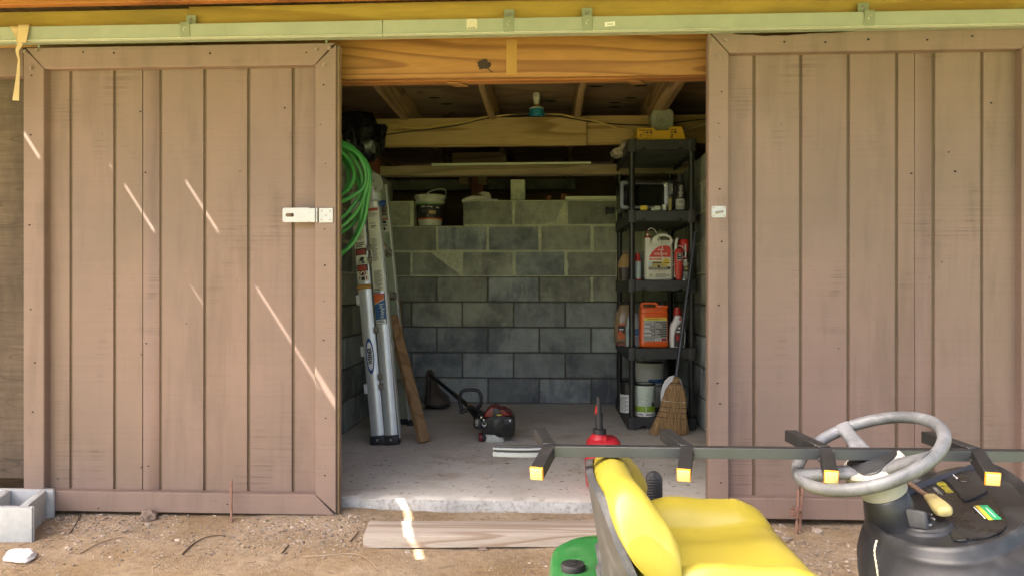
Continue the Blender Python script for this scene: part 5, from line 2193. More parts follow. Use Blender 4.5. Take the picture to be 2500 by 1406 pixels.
f = cyl((c.x, YP), r0, pz, (r1 - r0) / H * .98)
b = MB('pail_label')
w = r0 * 1.5
it = [('r', -w, w, H * .235, H * .66, 'pail_label'), ('r', -w, w, H * .19, H * .235, 'pail_orange'), ('r', -w, w, H * .665, H * .705, 'pail_green'),
      ('r', .006, .058, H * .36, H * .46, 'kraft'), ('t', 'Mortar', -.012, H * .585, .036, 'sticker', 8), ('t', 'Mix', .075, H * .56, .03, 'sticker', -6),
      ('r', -.055, -.01, H * .46, H * .475, 'print_grey'), ('r', -.05, -.005, H * .41, H * .42, 'print_grey'), ('r', -.004, .001, H * .27, H * .33, 'sticker'), ('r', .03, .06, H * .045, H * .055, 'ink')]
it = [i for i in it if i[0] != 't'] + [('p', [(-.052, H * .56), (-.045, H * .62), (-.035, H * .585), (-.025, H * .63), (-.02, H * .57), (.0, H * .60), (.03, H * .58), (.028, H * .555), (-.02, H * .545)], 'sticker'),
      ('p', [(.055, H * .54), (.06, H * .6), (.068, H * .56), (.075, H * .59), (.08, H * .53)], 'sticker')]
b.sheets(it, f)
b.build('label', pl)
b = MB('pail_white')
ha = smooth_path([(c.x - r1 * .1, YP - r1 * 1.06, pz + H * .88), (c.x + r1 * .05, YP - r1 * .9, pz + H * 1.02), (c.x + r1 * .5, YP - r1 * .4, pz + H * 1.14), (c.x + r1 * .92, YP + .02, pz + H * 1.18), (c.x + r1 * 1.0, YP + r1 * .4, pz + H * 1.08), (c.x + r1 * .92, YP + r1 * .7, pz + H * .95)], 8)
b.tube(ha, .0045, None, 7)
b.build('handle', pl)

# ---- work glove
b = MB('glove_white')
gy = 5.93
gl0 = 8 * CH + .003


def blob(b, pts, m, n=10, flat=.55):
    """tapered blob along points [(Vector, r)]"""
    P = [Vector(p) for p, _ in pts]
    Rd = [r for _, r in pts]
    b.tube(P, Rd, m, n, False, None, 1.0)


gp = lambda px, py, dy=0: at(px, py, gy + dy)
blob(b, [(gp(1128, 492, -.05), .012), (gp(1140, 488, -.05), .020), (gp(1158, 484, -.04), .022), (gp(1175, 482, -.03), .024), (gp(1190, 481, -.02), .022), (gp(1199, 484, -.02), .010)], 'glove_white')
blob(b, [(gp(1150, 482, -.03), .008), (gp(1160, 478, -.04), .017), (gp(1176, 476, -.04), .019), (gp(1182, 478, -.04), .008)], 'glove_brown')
blob(b, [(gp(1170, 474, -.05), .008), (gp(1180, 472, -.05), .013), (gp(1192, 475, -.04), .015), (gp(1198, 480, -.03), .007)], 'glove_white')
for i, (x0, y0, x1, y1) in enumerate(((1172, 472, 1178, 483), (1178, 471, 1184, 484), (1185, 473, 1190, 485))):
    b.tube(smooth_path([gp(x0, y0, -.06), gp((x0 + x1) / 2 + 3, (y0 + y1) / 2, -.075), gp(x1, y1, -.06)], 4), .005, 'glove_white', 7)
b.box(gp(1150, 490).x, gp(1215, 490).x, gy - .06, gy + .04, gl0, gl0 + .006, 'can_grey')
tag(b.build('work_glove'), 'crumpled white and brown work glove lying on top of the back wall', 'glove')

# ---- string trimmer
tm = thing('string_trimmer', 'red and black petrol string trimmer lying on the floor by the back wall', 'trimmer', at(1205, 1078, 4.42))
E = Vector(tm['_o'])
E.z = 0
tm.location = E
tm['_o'] = tuple(E)
YE = 4.42
b = MB('trim_black')
ep = lambda px, py, dy=0: at(px, py, YE + dy)


def eng_prism(pts, y0, y1, m, bev=.006, seg=2):
    b.prism([ep(px, py) + Vector((0, y0, 0)) for px, py in pts], (0, y1 - y0, 0), m, None, bev, seg)


eng_prism([(1178, 1018), (1203, 1014), (1245, 1012), (1255, 1024), (1256, 1058), (1252, 1062), (1212, 1066), (1180, 1056), (1176, 1040)], -.04, .13, 'trim_black', .010)
eng_prism([(1205, 1018), (1228, 1017), (1230, 1052), (1210, 1058), (1204, 1044)], -.052, -.03, 'trim_black', .005)
eng_prism([(1228, 1017), (1252, 1016), (1255, 1030), (1230, 1032)], -.058, -.03, 'cap_black', .004)
for k in range(6):
    p, q = ep(1208 + k * 3.4, 1046 - k * 1.0, -.056), ep(1222 + k * 1.5, 1022 + k * 2, -.056)
    b.beam(p, q, .004, .008, Y3, 'trim_black')
for k in range(6):
    p, q, r_ = ep(1224, 1056 - k * 4.5, -.050), ep(1238, 1047 - k * 4.5, -.052), ep(1252, 1056 - k * 4.5, -.050)
    b.beam(p, q, .004, .012, Y3, 'trim_black')
    b.beam(q, r_, .004, .012, Y3, 'trim_black')
b.build('engine_cover', tm)
b = MB('trim_red')
P = [(1181, 1017), (1187, 1001), (1198, 992), (1209, 990), (1219, 994), (1228, 1002), (1246, 1005), (1250, 1012), (1225, 1014), (1200, 1016)]
eng_prism(P, -.03, .11, 'trim_red', .012, 3)
b.build('top_cover', tm)
b = MB('trim_black')
eng_prism([(1203, 1016), (1205, 994), (1212, 992), (1222, 998), (1226, 1014)], -.038, .02, 'trim_black', .006)
b.build('recoil_housing', tm)
b = MB('label_yellow')
f = plane(ep(1218, 1012.5, -.0505), X3, Z3)
b.sheets([('r', -.013, .013, -.003, .003, 'label_yellow')], f)
b.build('decal', tm)
b = MB('white_paint')
f = plane(ep(1245, 1026, -.0585), X3, Z3)
b.sheets([('r', -.003, .003, -.006, .006, 'white_paint')], f)
b.build('decal', tm)
b = MB('trim_tank')
rs = []
for t, l, r, y, k in ((0, 1184, 1228, 1078, .7), (.1, 1180, 1232, 1076, .95), (.5, 1178, 1232, 1068, 1), (.8, 1178, 1222, 1058, .95), (1, 1180, 1205, 1050, .6)):
    p, q = ep(l, y), ep(r, y)
    c = (p + q) / 2
    z = max(.003, c.z)
    rs.append([Vector((c.x + (q.x - p.x) / 2 * math.copysign(abs(math.cos(a)) ** .6, math.cos(a)), YE + .02 + .065 * k * math.copysign(abs(math.sin(a)) ** .6, math.sin(a)), z)) for a in [2 * math.pi * i / 22 for i in range(22)]])
b.rings(rs)
b.build('fuel_tank', tm)
b = MB('trim_red')
p, q = ep(1166, 1067, -.01), ep(1186, 1067, -.01)
ax = Vector((-1, -.25, 0)).normalized()
c = ep(1180, 1066, -.02)
c.z = .030
b.lathe([(.026, -.015), (.027, .008), (.027, .010)], c, 'cap_black', 20, ax)
b.lathe([(.026, .011), (.027, .018), (.025, .026), (.018, .028), (.001, .028)], c, 'trim_red', 20, ax)
b.build('fuel_cap', tm)
b = MB('tin')
b.torus(ep(1182, 1033.5, -.05), Vector((.1, -1, 0)), .013, .003, 'tin', 20, 7)
b.lathe([(.010, 0), (.010, .004), (.001, .004)], ep(1182, 1033.5, -.048), 'cap_black', 14, -Y3)
b.bolt(ep(1181, 1024, -.05), -Y3, .004, .006, 'tin')
b.bolt(ep(1175, 1018, -.04), -Y3, .004, .006, 'tin')
b.build('choke_ring', tm)
b = MB('trim_black')
eng_prism([(1158, 1022), (1166, 1016), (1176, 1020), (1178, 1042), (1170, 1046), (1160, 1042), (1157, 1034)], -.045, .05, 'trim_black', .010)
for k in range(3):
    b.beam(ep(1161, 1028 + k * 5, -.047), ep(1167, 1026 + k * 5, -.047), .004, .004, Y3, 'zinc')
b.build('air_filter', tm)
b = MB('trim_black')
sh0, sh1 = at(1050, 914, 5.62), at(1168, 1010, 4.62)
b.tube([sh0, sh0.lerp(sh1, .62)], .0125, 'trim_black', 10)
b.tube([sh0.lerp(sh1, .5), sh0.lerp(sh1, .86)], .016, 'trim_black', 10)
b.tube([sh0.lerp(sh1, .86), sh1], [.013, .02], 'trim_black', 10)
g0 = at(1150, 997, 4.72)
b.tube([g0, at(1165, 1010, 4.58), at(1178, 1024, 4.46)], [.024, .034, .045], 'trim_black', 12)
b.build('shaft', tm)
b = MB('zinc')
b.obox(at(1147, 988, 4.75), (sh1 - sh0, X3, Y3), (.02, .012, .016), 'putty', None, .003)
b.bolt(at(1151, 993, 4.72), -Y3, .005, .008, 'zinc')
b.build('clamp', tm)
b = MB('trim_black')
YH = 4.74
P = smooth_path([at(1131, 1002, YH), at(1125, 992, YH), at(1122, 978, YH), at(1125, 960, YH), at(1132, 953, YH), at(1148, 951, YH), at(1165, 953, YH), at(1173, 962, YH), at(1175, 978, YH), at(1171, 990, YH), at(1164, 997, YH)], 6)
b.tube(P, .011, 'trim_black', 10)
b.obox(at(1131, 1003, YH), (Vector((1, 0, .4)), Y3, Vector((-.4, 0, 1))), (.024, .016, .014), 'trim_black', None, .006)
b.obox(at(1140, 996, YH), (Vector((.6, 0, .8)), Y3, Vector((-.8, 0, .6))), (.022, .014, .010), 'trim_black', None, .005)
b.build('loop_handle', tm)
b = MB('trim_guard')
YG = 5.66
rs = []
for t, l, r, y, dep in ((0, 1046, 1053, 902, .02), (.08, 1041, 1058, 908, .035), (.2, 1040, 1064, 921, .045), (.45, 1042, 1073, 945, .07), (.62, 1041, 1082, 955, .10), (.8, 1040, 1096, 966, .12), (1, 1039, 1101, 984, .13)):
    p, q = at(l, y, YG), at(r, y, YG)
    c = (p + q) / 2
    z = max(.006, c.z)
    rs.append([Vector((c.x + (q.x - p.x) / 2 * math.copysign(abs(math.cos(a)) ** .7, math.cos(a)), YG + dep * math.copysign(abs(math.sin(a)) ** .8, math.sin(a)) - dep * .2, z)) for a in [2 * math.pi * i / 26 for i in range(26)]])
b.rings(rs)
b.tube([at(1052, 908, YG - .05), at(1051, 930, YG - .075), at(1050, 955, YG - .12), at(1049, 975, YG - .16)], .004, 'trim_black', 6)
b.build('guard', tm)
b = MB('trim_black')
b.rings([[v + Vector((0, 0, dz)) for v in [Vector((p.x + (p.x - rs[-1][0].x) * 0, p.y, p.z)) for p in rs[-1]]] for dz in (-.006, .012)], 'trim_black')
b.build('guard_rim', tm)
b = MB('trim_black')
b.lathe([(.018, -.02), (.026, 0), (.02, .02)], at(1049, 910, YG + .01), 'trim_black', 14, Vector((1, -.3, -.3)))
b.build('trimmer_head', tm)
# ================================================================ SHELF UNIT
SX0, SX1 = pxx(1534, 4.83), pxx(1700, 4.83)
SYF, SYB = 4.83, 5.72
TOPS = [1.886, 1.424, .972, .530, .078]
un = thing('shelf_unit', 'black plastic five-tier shelf unit at the right wall, loaded with bottles and cans', 'shelf unit', ((SX0 + SX1) / 2, SYF + .4, 0))
TH = .073
for zt_ in TOPS:
    b = MB('shelf_plastic')
    w = .045
    # front skirt with two notches, side skirts, deck with ribs
    z0, z1 = zt_ - TH, zt_
    n0, n1 = SX0 + .10, SX1 - .10
    nw = .014
    P = [(SX0 + w, z0 + .004), (n0 - nw, z0 + .004), (n0 - nw, z0 + .022), (n0 + nw, z0 + .022), (n0 + nw, z0 + .004), (n1 - nw, z0 + .004), (n1 - nw, z0 + .022), (n1 + nw, z0 + .022), (n1 + nw, z0 + .004), (SX1 - w, z0 + .004), (SX1 - w, z1 - .003), (SX0 + w, z1 - .003)]
    b.prism([(x, SYF, z) for x, z in P], (0, .012, 0), None, None, .0012)
    b.prism([(x, SYB - .012, z) for x, z in P], (0, .012, 0))
    for xx in (SX0, SX1 - .012):
        b.box(xx, xx + .012, SYF + w, SYB - w, z0, z1 - .003, None, None, .002)
        b.box(xx - .003, xx + .015, SYF + w, SYB - w, z0 - .003, z0 + .006)
        b.box(xx - .002, xx + .014, SYF + w, SYB - w, z1 - .012, z1 - .004)
    b.box(SX0 + .013, SX1 - .013, SYF + .013, SYB - .013, z1 - .014, z1, None, None, .001)
    for k in range(7):
        y = SYF + .09 + k * .115
        b.box(SX0 + .013, SX1 - .013, y, y + .006, z0 + .012, z1 - .0145)
    for xc in (SX0 + .026, SX1 - .026):
        for yc in (SYF + .026, SYB - .026):
            b.prism([(xc + u, yc + v, z0 - .006) for u, v in rrect(.058, .058, .016, 3)], (0, 0, TH + .009), None, None, .002)
            for zz in (z0 + .012, z0 + .05):
                b.prism([(xc + u, yc + v, zz) for u, v in rrect(.061, .061, .017, 3)], (0, 0, .0035))
            for q in (-.012, .012):
                if yc < SYF + .1:
                    b.box(xc + q - .0012, xc + q + .0012, yc - .0310, yc - .028, z0 - .002, z1)
    b.build('shelf', un)
for xc in (SX0 + .026, SX1 - .026):
    for yc in (SYF + .026, SYB - .026):
        b = MB('post_plastic')
        zs = [TOPS[4] + .004]
        for hi, lo in zip(TOPS, TOPS[1:]):
            b.lathe([(.0205, lo + .004), (.0215, lo + .012), (.0195, lo + .03), (.0195, hi - TH - .02), (.0215, hi - TH - .008)], (xc, yc, 0), None, 18, Z3)
        b.build('post', un)
        b = MB('shelf_plastic')
        b.box(xc - .028, xc + .028, yc - .028, yc + .028, .0025, .011, None, None, .003)
        b.build('foot', un)


def shelf_y(k, inset):
    return TOPS[k], SYF + inset


def rbody(b, c, secs, m, n=28, e=4.0):
    """upright moulded container: secs (z, half-width, half-depth[, dx])"""
    rs = []
    for s in secs:
        z, hw, hd = s[:3]
        dx = s[3] if len(s) > 3 else 0
        rs.append([Vector((c[0] + dx + hw * math.copysign(abs(math.cos(a)) ** (2 / e), math.cos(a)), c[1] + hd * math.copysign(abs(math.sin(a)) ** (2 / e), math.sin(a)), c[2] + z)) for a in [2 * math.pi * (i + .5) / n for i in range(n)]])
    b.rings(rs, m)


def xz(px, py, Y):
    p = at(px, py, Y)
    return p.x, p.z


def slab_outline(pts, Y0, Y1, b, m, hole=None, bev=.010, seg=3):
    """flat moulded body from a front outline; hole: inner loop with the same point count (for a handle)"""
    if hole is None:
        b.prism([(x, Y0, z) for x, z in pts], (0, Y1 - Y0, 0), m, None, bev, seg)


def ring_plate(b, outer, inner, y0, y1, m):
    """plate with a hole: loops with the same number of points"""
    n = len(outer)
    rs = []
    ym = (y0 + y1) / 2
    # rounded cross section from outer to inner
    def L(t, y):
        return [Vector((o[0] + (i[0] - o[0]) * t, y, o[1] + (i[1] - o[1]) * t)) for o, i in zip(outer, inner)]
    b.rings([L(0, y0 + (y1 - y0) * .3), L(.15, y0), L(.85, y0), L(1, y0 + (y1 - y0) * .3), L(1, y1 - (y1 - y0) * .3), L(.85, y1), L(.15, y1), L(0, y1 - (y1 - y0) * .3)], m, None, True, False, True)


# ---------------- shelf 3: pesticide jug
zt_, Yj = TOPS[2], SYF + .05
k = F / Yj
jug = thing('spray_jug', 'white insect-spray jug with red label and attached hose on the middle shelf', 'jug', (pxx(1611, Yj), Yj, zt_))
b = MB('white_plastic')
X = lambda px: pxx(px, Yj)
Zp = lambda py: zt_ + .001 + (686 - py) / k
cx, hw = (X(1575) + X(1645)) / 2, (X(1645) - X(1575)) / 2
body = [(0, hw * .95, .045), (.006, hw, .05), (Zp(625) - zt_, hw, .05), (Zp(610) - zt_, hw * .97, .048), (Zp(601) - zt_, hw * .9, .045, .004), (Zp(594) - zt_, hw * .78, .036, .012), (Zp(590) - zt_, hw * .66, .03, .016)]
rbody(b, (cx, Yj + .05, zt_ + .0015), body, 'white_plastic')
oc = (X(1623), Zp(590))
n = 22
outer = [(X(1618 + 26 * math.cos(2 * math.pi * i / n)), Zp(592 - 19 * math.sin(2 * math.pi * i / n))) for i in range(n)]
inner = [(X(1622 + 14 * math.cos(2 * math.pi * i / n)), Zp(588 - 7.5 * math.sin(2 * math.pi * i / n))) for i in range(n)]
ring_plate(b, outer, inner, Yj + .008, Yj + .045, 'white_plastic')
# filler column on the left
xc = X(1583)
b.lathe([(.022, Zp(655) - zt_), (.022, Zp(586) - zt_), (.020, Zp(584) - zt_)], (xc, Yj + .028, zt_), 'white_plastic', 18, Z3)
b.build('body', jug)
b = MB('dark_red')
b.lathe([(.0225, Zp(584) - zt_ + .0005), (.0225, Zp(579) - zt_), (.010, Zp(578.5) - zt_)], (xc, Yj + .028, zt_), 'dark_red', 20, Z3)
b.lathe([(.0095, Zp(578.4) - zt_), (.0085, Zp(574) - zt_)], (xc, Yj + .028, zt_), 'white_plastic', 14, Z3)
b.lathe([(.006, Zp(573.9) - zt_), (.003, Zp(566) - zt_)], (xc, Yj + .028, zt_), 'dark_red', 12, Z3)
b.build('cap', jug)
f = lambda u, v, n: Vector((u, Yj - .0008 - n, v))
b = MB('label_red')
lx0, lx1 = X(1583), X(1637.5)
P = [(X(1584), Zp(631)), (X(1637), Zp(631)), (X(1637), Zp(610)), (X(1634), Zp(604.5)), (X(1626), Zp(602.8)), (X(1612), Zp(604)), (X(1602), Zp(609)), (X(1592), Zp(619))]
it = [('r', lx0, lx1, Zp(680), Zp(631), 'white_plastic'), ('p', P, 'label_red'),
      ('t', 'HOME DEFENSE', X(1613), Zp(623.5), .0195, 'white_paint', 0, .62), ('t', 'ORTHO', X(1613), Zp(613.5), .013, 'white_paint', 0, .9),
      ('r', X(1585.5), X(1614), Zp(638.5), Zp(633.5), 'sticker_orange'), ('t', 'INSECT KILLER', X(1600), Zp(636), .0105, 'white_paint', 0, .75),
      ('r', lx0, X(1630), Zp(653), Zp(642), 'label_olive'), ('r', X(1593), X(1614), Zp(645.5), Zp(642.5), 'ink'), ('r', lx0, X(1592), Zp(653), Zp(642), 'pale_blue'),
      ('r', lx0, lx1 - .004, Zp(662), Zp(654), 'print_grey'), ('r', lx0, lx1 - .004, Zp(655.5), Zp(653.5), 'label_olive'),
      ('p', [(X(1626.5) + .0235 * math.cos(i * .3927), Zp(642.5) + .0235 * math.sin(i * .3927)) for i in range(16)], 'label_yellow'),
      ('t', '.12', X(1626), Zp(639), .022, 'ink', 0, 1), ('r', X(1620), X(1633), Zp(646), Zp(644), 'ink'), ('r', X(1622), X(1632), Zp(648.5), Zp(647.6), 'print_grey'),
      ('p', [(X(1604), Zp(651)), (X(1609), Zp(650)), (X(1612), Zp(655)), (X(1610), Zp(658)), (X(1606), Zp(655))], 'ink'), ('p', [(X(1627), Zp(655)), (X(1637), Zp(654)), (X(1637), Zp(658)), (X(1632), Zp(660))], 'ink'),
      ('t', 'KILLS ROACHES, ANTS', X(1610.5), Zp(665), .0105, 'sticker_red', 0, .75)]
it += lines(X(1600), X(1635), Zp(679), Zp(669), 4) + lines(X(1585), X(1594), Zp(678), Zp(671), 4, 'label_olive')
b.sheets(it, f)
b.build('label', jug)
b = MB('white_plastic')
Pw = smooth_path([Vector((xc, Yj + .028, Zp(566))), Vector((X(1586), Yj + .02, Zp(562))), Vector((X(1592), Yj + .01, Zp(561))), Vector((X(1600), Yj - .002, Zp(567))), Vector((X(1605), Yj - .006, Zp(580))), Vector((X(1613), Yj - .006, Zp(594))), Vector((X(1617), Yj - .006, Zp(605))), Vector((X(1614), Yj - .006, Zp(618))), Vector((X(1616), Yj - .006, Zp(628))), Vector((X(1624), Yj - .006, Zp(634)))], 6)
b.tube(Pw, .0022, None, 6)
Pw = smooth_path([Vector((X(1636), Yj - .004, Zp(656))), Vector((X(1646), Yj - .006, Zp(648))), Vector((X(1656), Yj - .006, Zp(644))), Vector((X(1666), Yj - .006, Zp(647))), Vector((X(1676), Yj + .0, Zp(650))), Vector((X(1680), Yj + .0, Zp(646))), Vector((X(1664), Yj - .004, Zp(640))), Vector((X(1668), Yj - .002, Zp(632))), Vector((X(1676), Yj, Zp(624))), Vector((X(1670), Yj, Zp(610))), Vector((X(1660), Yj, Zp(604))), Vector((X(1652), Yj, Zp(606)))], 6)
b.tube(Pw, .0022, None, 6)
b.build('hose', jug)
# spray wand of the jug
b = MB('white_plastic')
wx = X(1650)
P = [(X(1647), Zp(680)), (X(1653), Zp(679)), (X(1652), Zp(655)), (X(1651), Zp(610)), (X(1656), Zp(596)), (X(1657), Zp(587)), (X(1654), Zp(583)), (X(1650), Zp(588)), (X(1648), Zp(600)), (X(1647), Zp(640))]
b.prism([(x, Yj + .01, z) for x, z in P], (0, .02, 0), None, None, .004, 2)
b.build('spray_wand', jug)

# small red-capped bottle
c = (pxx(1558.5, Yj), Yj + .04, zt_ + .001)
r = (pxx(1567, Yj) - pxx(1550, Yj)) / 2
sb = thing('spray_bottle', 'small pale blue bottle with a red cap, left of the white spray jug', 'bottle', c)
hb = lambda py: (684 - py) / k
b = MB('pale_blue')
b.lathe([(r, hb(681)), (r * 1.0, hb(660)), (r * .97, hb(655)), (r * .95, hb(640)), (r * .9, hb(638.6))], c, None, 24, Z3)
b.build('body', sb)
b = MB('red_plastic')
b.lathe([(r * .92, hb(638.4)), (r * .92, hb(634)), (r * .75, hb(631)), (r * .72, hb(620)), (r * .6, hb(619)), (.001, hb(619))], c, None, 24, Z3)
b.build('cap', sb)
b = MB('red_plastic')
b.lathe([(r * 1.15, 0), (r * 1.15, hb(681.3)), (.002, hb(681.3))], c, None, 24, Z3)
b.build('base', sb)
# dim brown bag and black caddy behind, on the left
b = MB('brown_plastic')
q = at(1527, 640, 5.35)
rbody(b, (q.x, 5.35, zt_ + .001), [(0, .05, .06), (.10, .055, .07), (.14, .05, .05), (.19, .025, .03), (.2, .006, .01)], 'kraft', 20, 2.3)
tag(b.build('paper_bag'), 'dim brown bag at the back left of the middle shelf', 'bag')
b = MB('label_dark')
rbody(b, (pxx(1525, 5.05), 5.05, zt_ + .001), [(0, .032, .05), (.05, .038, .055), (.085, .04, .055)], 'label_dark', 20, 4)
tag(b.build('plastic_tub'), 'small black tub at the left edge of the middle shelf', 'tub')
# red can and red extinguisher at the right
Yr = SYF + .06
c = (pxx(1672, Yr + .03), Yr + .06, zt_ + .001)
cn = thing('aerosol_can', 'dark aerosol can with a red cap, right of the white spray jug', 'can', c)
r = .041
b = MB('can_dark')
b.lathe([(r, 0), (r, hb(618)), (r * .95, hb(616))], c, 'can_dark', 26, Z3)
b.lathe([(r * 1.02, hb(684)), (r * 1.02, hb(682)), (r, hb(682))], c, 'tin', 26, Z3)
b.build('body', cn)
b = MB('red_plastic')
b.lathe([(r * .96, hb(617)), (r * .99, hb(600)), (r * .93, hb(588)), (r * .8, hb(585)), (.001, hb(585))], c, 'red_plastic', 26, Z3)
b.build('cap', cn)
f = cyl((c[0], c[1]), r, c[2])
b = MB('label_grey')
b.sheets([('r', -.04, .04, hb(681), hb(664), 'label_grey'), ('r', -.01, .012, hb(650), hb(634), 'white_paint'), ('r', -.004, .02, hb(660), hb(652), 'label_olive'), ('r', -.002, .007, hb(630), hb(597), 'white_paint'), ('r', -.006, .011, hb(632), hb(629), 'red_plastic'),
          ('r', -.03, .03, hb(672), hb(671), 'ink'), ('r', -.03, .02, hb(676), hb(675), 'ink')], f)
b.build('label', cn)
c = (pxx(1657, Yr - .01), Yr - .005, zt_ + .001)
rc = thing('red_bottle', 'red bottle with a black and white label beside the spray jug wand', 'bottle', c)
b = MB('label_red')
rbody(b, c, [(0, .014, .014), (.004, .018, .018), (hb(660), .026, .02), (hb(640), .027, .022), (hb(620), .028, .022), (hb(612), .024, .018), (hb(608), .012, .01)], 'label_red', 22, 2.6)
b.build('body', rc)
b = MB('ink')
f = plane((c[0] + .004, c[1] - .0232, c[2]), X3, Z3)
b.sheets([('r', -.019, .016, hb(637), hb(620), 'white_paint'), ('r', -.0175, .0145, hb(636), hb(621), 'ink'), ('r', -.01, .008, hb(626), hb(624), 'white_paint'), ('r', -.012, .01, hb(632), hb(630), 'label_grey')], f)
b.build('label', rc)

# ---------------- shelf 4: orange jug
zt_, Yj = TOPS[3], SYF + .045
k = F / Yj
oj = thing('orange_jug', 'bright orange square jug with a grey back label on the fourth shelf', 'jug', (pxx(1597, Yj), Yj, zt_))
Zp = lambda py: zt_ + .0012 + (852.5 - py) / k
b = MB('orange_plastic')
cx, hw = (X(1562) + X(1633)) / 2, (X(1633) - X(1562)) / 2
H = lambda py: Zp(py) - zt_
rbody(b, (cx, Yj + .055, zt_), [(.0012, hw * .93, .045), (.006, hw * .98, .052), (.016, hw, .055), (H(838), hw, .055), (H(835), hw * .985, .053), (H(782), hw * .975, .053), (H(774), hw * .99, .055), (H(771), hw * .99, .055), (H(769), hw * .965, .05), (H(766), hw * .96, .05), (H(763), hw * .965, .051), (H(758), hw * .94, .048), (H(755), hw * .88, .044)], 'orange_plastic', 32, 6)
# neck block at the right
b.prism([(X(u), Yj + .012, Zp(v)) for u, v in ((1606, 758), (1632, 758), (1632, 751), (1630, 750), (1606, 750))], (0, .08, 0), 'orange_plastic', None, .006, 2)
n = 24
def rr_loop(cx_, cz_, w_, h_, r_, n):
    P = rrect(w_, h_, r_, 5)
    return [(cx_ + u, cz_ + v) for u, v in P]
hx0, hx1 = X(1564), X(1608)
outer = rr_loop((hx0 + hx1) / 2, (Zp(742.5) + Zp(766)) / 2, hx1 - hx0, Zp(742.5) - Zp(766), .020, n)
inner = rr_loop(X(1586.5), (Zp(749) + Zp(760)) / 2, X(1601) - X(1572), Zp(749) - Zp(760), .006, n)
ring_plate(b, outer, inner, Yj + .018, Yj + .062, 'orange_plastic')
b.build('body', oj)
b = MB('cap_black')
b.lathe([(.020, 0), (.020, .010), (.017, .013), (.001, .013)], (X(1621), Yj + .055, Zp(750)), None, 20, Z3)
b.build('cap', oj)
f = lambda u, v, n: Vector((u, Yj + .0012 - n, v))
b = MB('label_grey')
l0, l1, lm = X(1572), X(1628), X(1598.5)
it = [('p', [(X(1572), Zp(787)), (l1, Zp(787)), (l1, Zp(782)), (X(1626.5), Zp(780)), (X(1573.5), Zp(780)), (X(1572), Zp(782))], 'label_yellow'),
      ('t', 'HEAVY duty READY TO USE', X(1600), Zp(783.5), .0125, 'ink', 0, .66),
      ('r', l0, l1, Zp(837), Zp(787.2), 'label_grey'), ('r', lm - .0012, lm + .0012, Zp(834), Zp(788), 'ink'),
      ('t', 'Home', X(1583.5), Zp(795.5), .019, 'ink', 0, .9), ('r', X(1600), X(1613), Zp(835.5), Zp(831), 'white_paint'), ('r', X(1615), X(1627), Zp(836), Zp(830), 'dark_red'),
      ('r', X(1602), X(1605.5), Zp(834.5), Zp(832), 'ink'), ('r', X(1607), X(1611), Zp(834.5), Zp(832), 'ink')]
for py in (802, 810, 814, 823):
    w_ = rnd.uniform(.3, .7)
    it += [('r', l0 + .001, l0 + (lm - l0) * w_, Zp(py), Zp(py - 1.6), 'white_paint'), ('r', l0 + (lm - l0) * w_, lm - .002, Zp(py), Zp(py - 1.4), 'ink')]
for py in (806, 808, 817.5, 819, 828, 830, 832):
    it.append(('r', l0 + .002, lm - rnd.uniform(.003, .02), Zp(py), Zp(py - .8), 'print_grey'))
y_ = 791
while y_ < 829:
    w_ = rnd.uniform(.0, .55)
    it += [('r', lm + .003 + (l1 - lm) * w_, l1 - .001, Zp(y_), Zp(y_ - 1.7), 'ink')]
    it += [('r', lm + .003, l1 - .004, Zp(y_ + 2.2), Zp(y_ + 1.5), 'print_grey')]
    y_ += 4.3
b.sheets(it, f)
b.build('label', oj)

# white bottle with red cap
c = (pxx(1656, Yj), Yj + .04, zt_ + .001)
wb_ = thing('cleaner_bottle', 'white bottle with a dark red cap standing right of the orange jug', 'bottle', c)
b = MB('bright_plastic')
g = lambda px: (px - 1656) / k
hb = lambda py: (851 - py) / k
rbody(b, c, [(0, g(1673.5), .028), (.004, g(1674.5), .032), (hb(830), g(1675.5), .033), (hb(805), g(1675), .033, .001), (hb(795), g(1673.5), .031, .002), (hb(785), g(1668), .028, .004), (hb(776), g(1664), .024, .003), (hb(773.6), g(1662), .02, .001)], 'bright_plastic', 26, 2.8)
b.build('body', wb_)
b = MB('dark_red')
b.lathe([(.027, hb(773.4)), (.0265, hb(762)), (.0215, hb(761)), (.021, hb(755)), (.018, hb(754)), (.001, hb(754))], c, None, 22, Z3)
b.build('cap', wb_)
f = lambda u, v, n: Vector((c[0] + u, c[1] - .0335 - n, c[2] + v))
b = MB('label_dark')
P = [(g(1647), hb(848)), (g(1670), hb(848)), (g(1671.5), hb(815)), (g(1669), hb(795)), (g(1664), hb(790)), (g(1657), hb(797)), (g(1650), hb(810)), (g(1647), hb(825))]
P2 = [(g(1645), hb(850)), (g(1672), hb(850)), (g(1673), hb(815)), (g(1670.5), hb(793)), (g(1664), hb(786)), (g(1655), hb(794)), (g(1648), hb(808)), (g(1645), hb(825))]
it = [('p', P2, 'label_grey'), ('p', P, 'label_dark'), ('r', g(1656), g(1661), hb(806), hb(802), 'white_paint'), ('r', g(1652), g(1661), hb(814), hb(811), 'white_paint'), ('r', g(1649), g(1663), hb(819), hb(817.5), 'dark_red'), ('r', g(1651), g(1663), hb(834), hb(822), 'dark_red'), ('r', g(1658), g(1664), hb(785), hb(779), 'dark_red')]
b.sheets(it, f)
b.build('label', wb_)

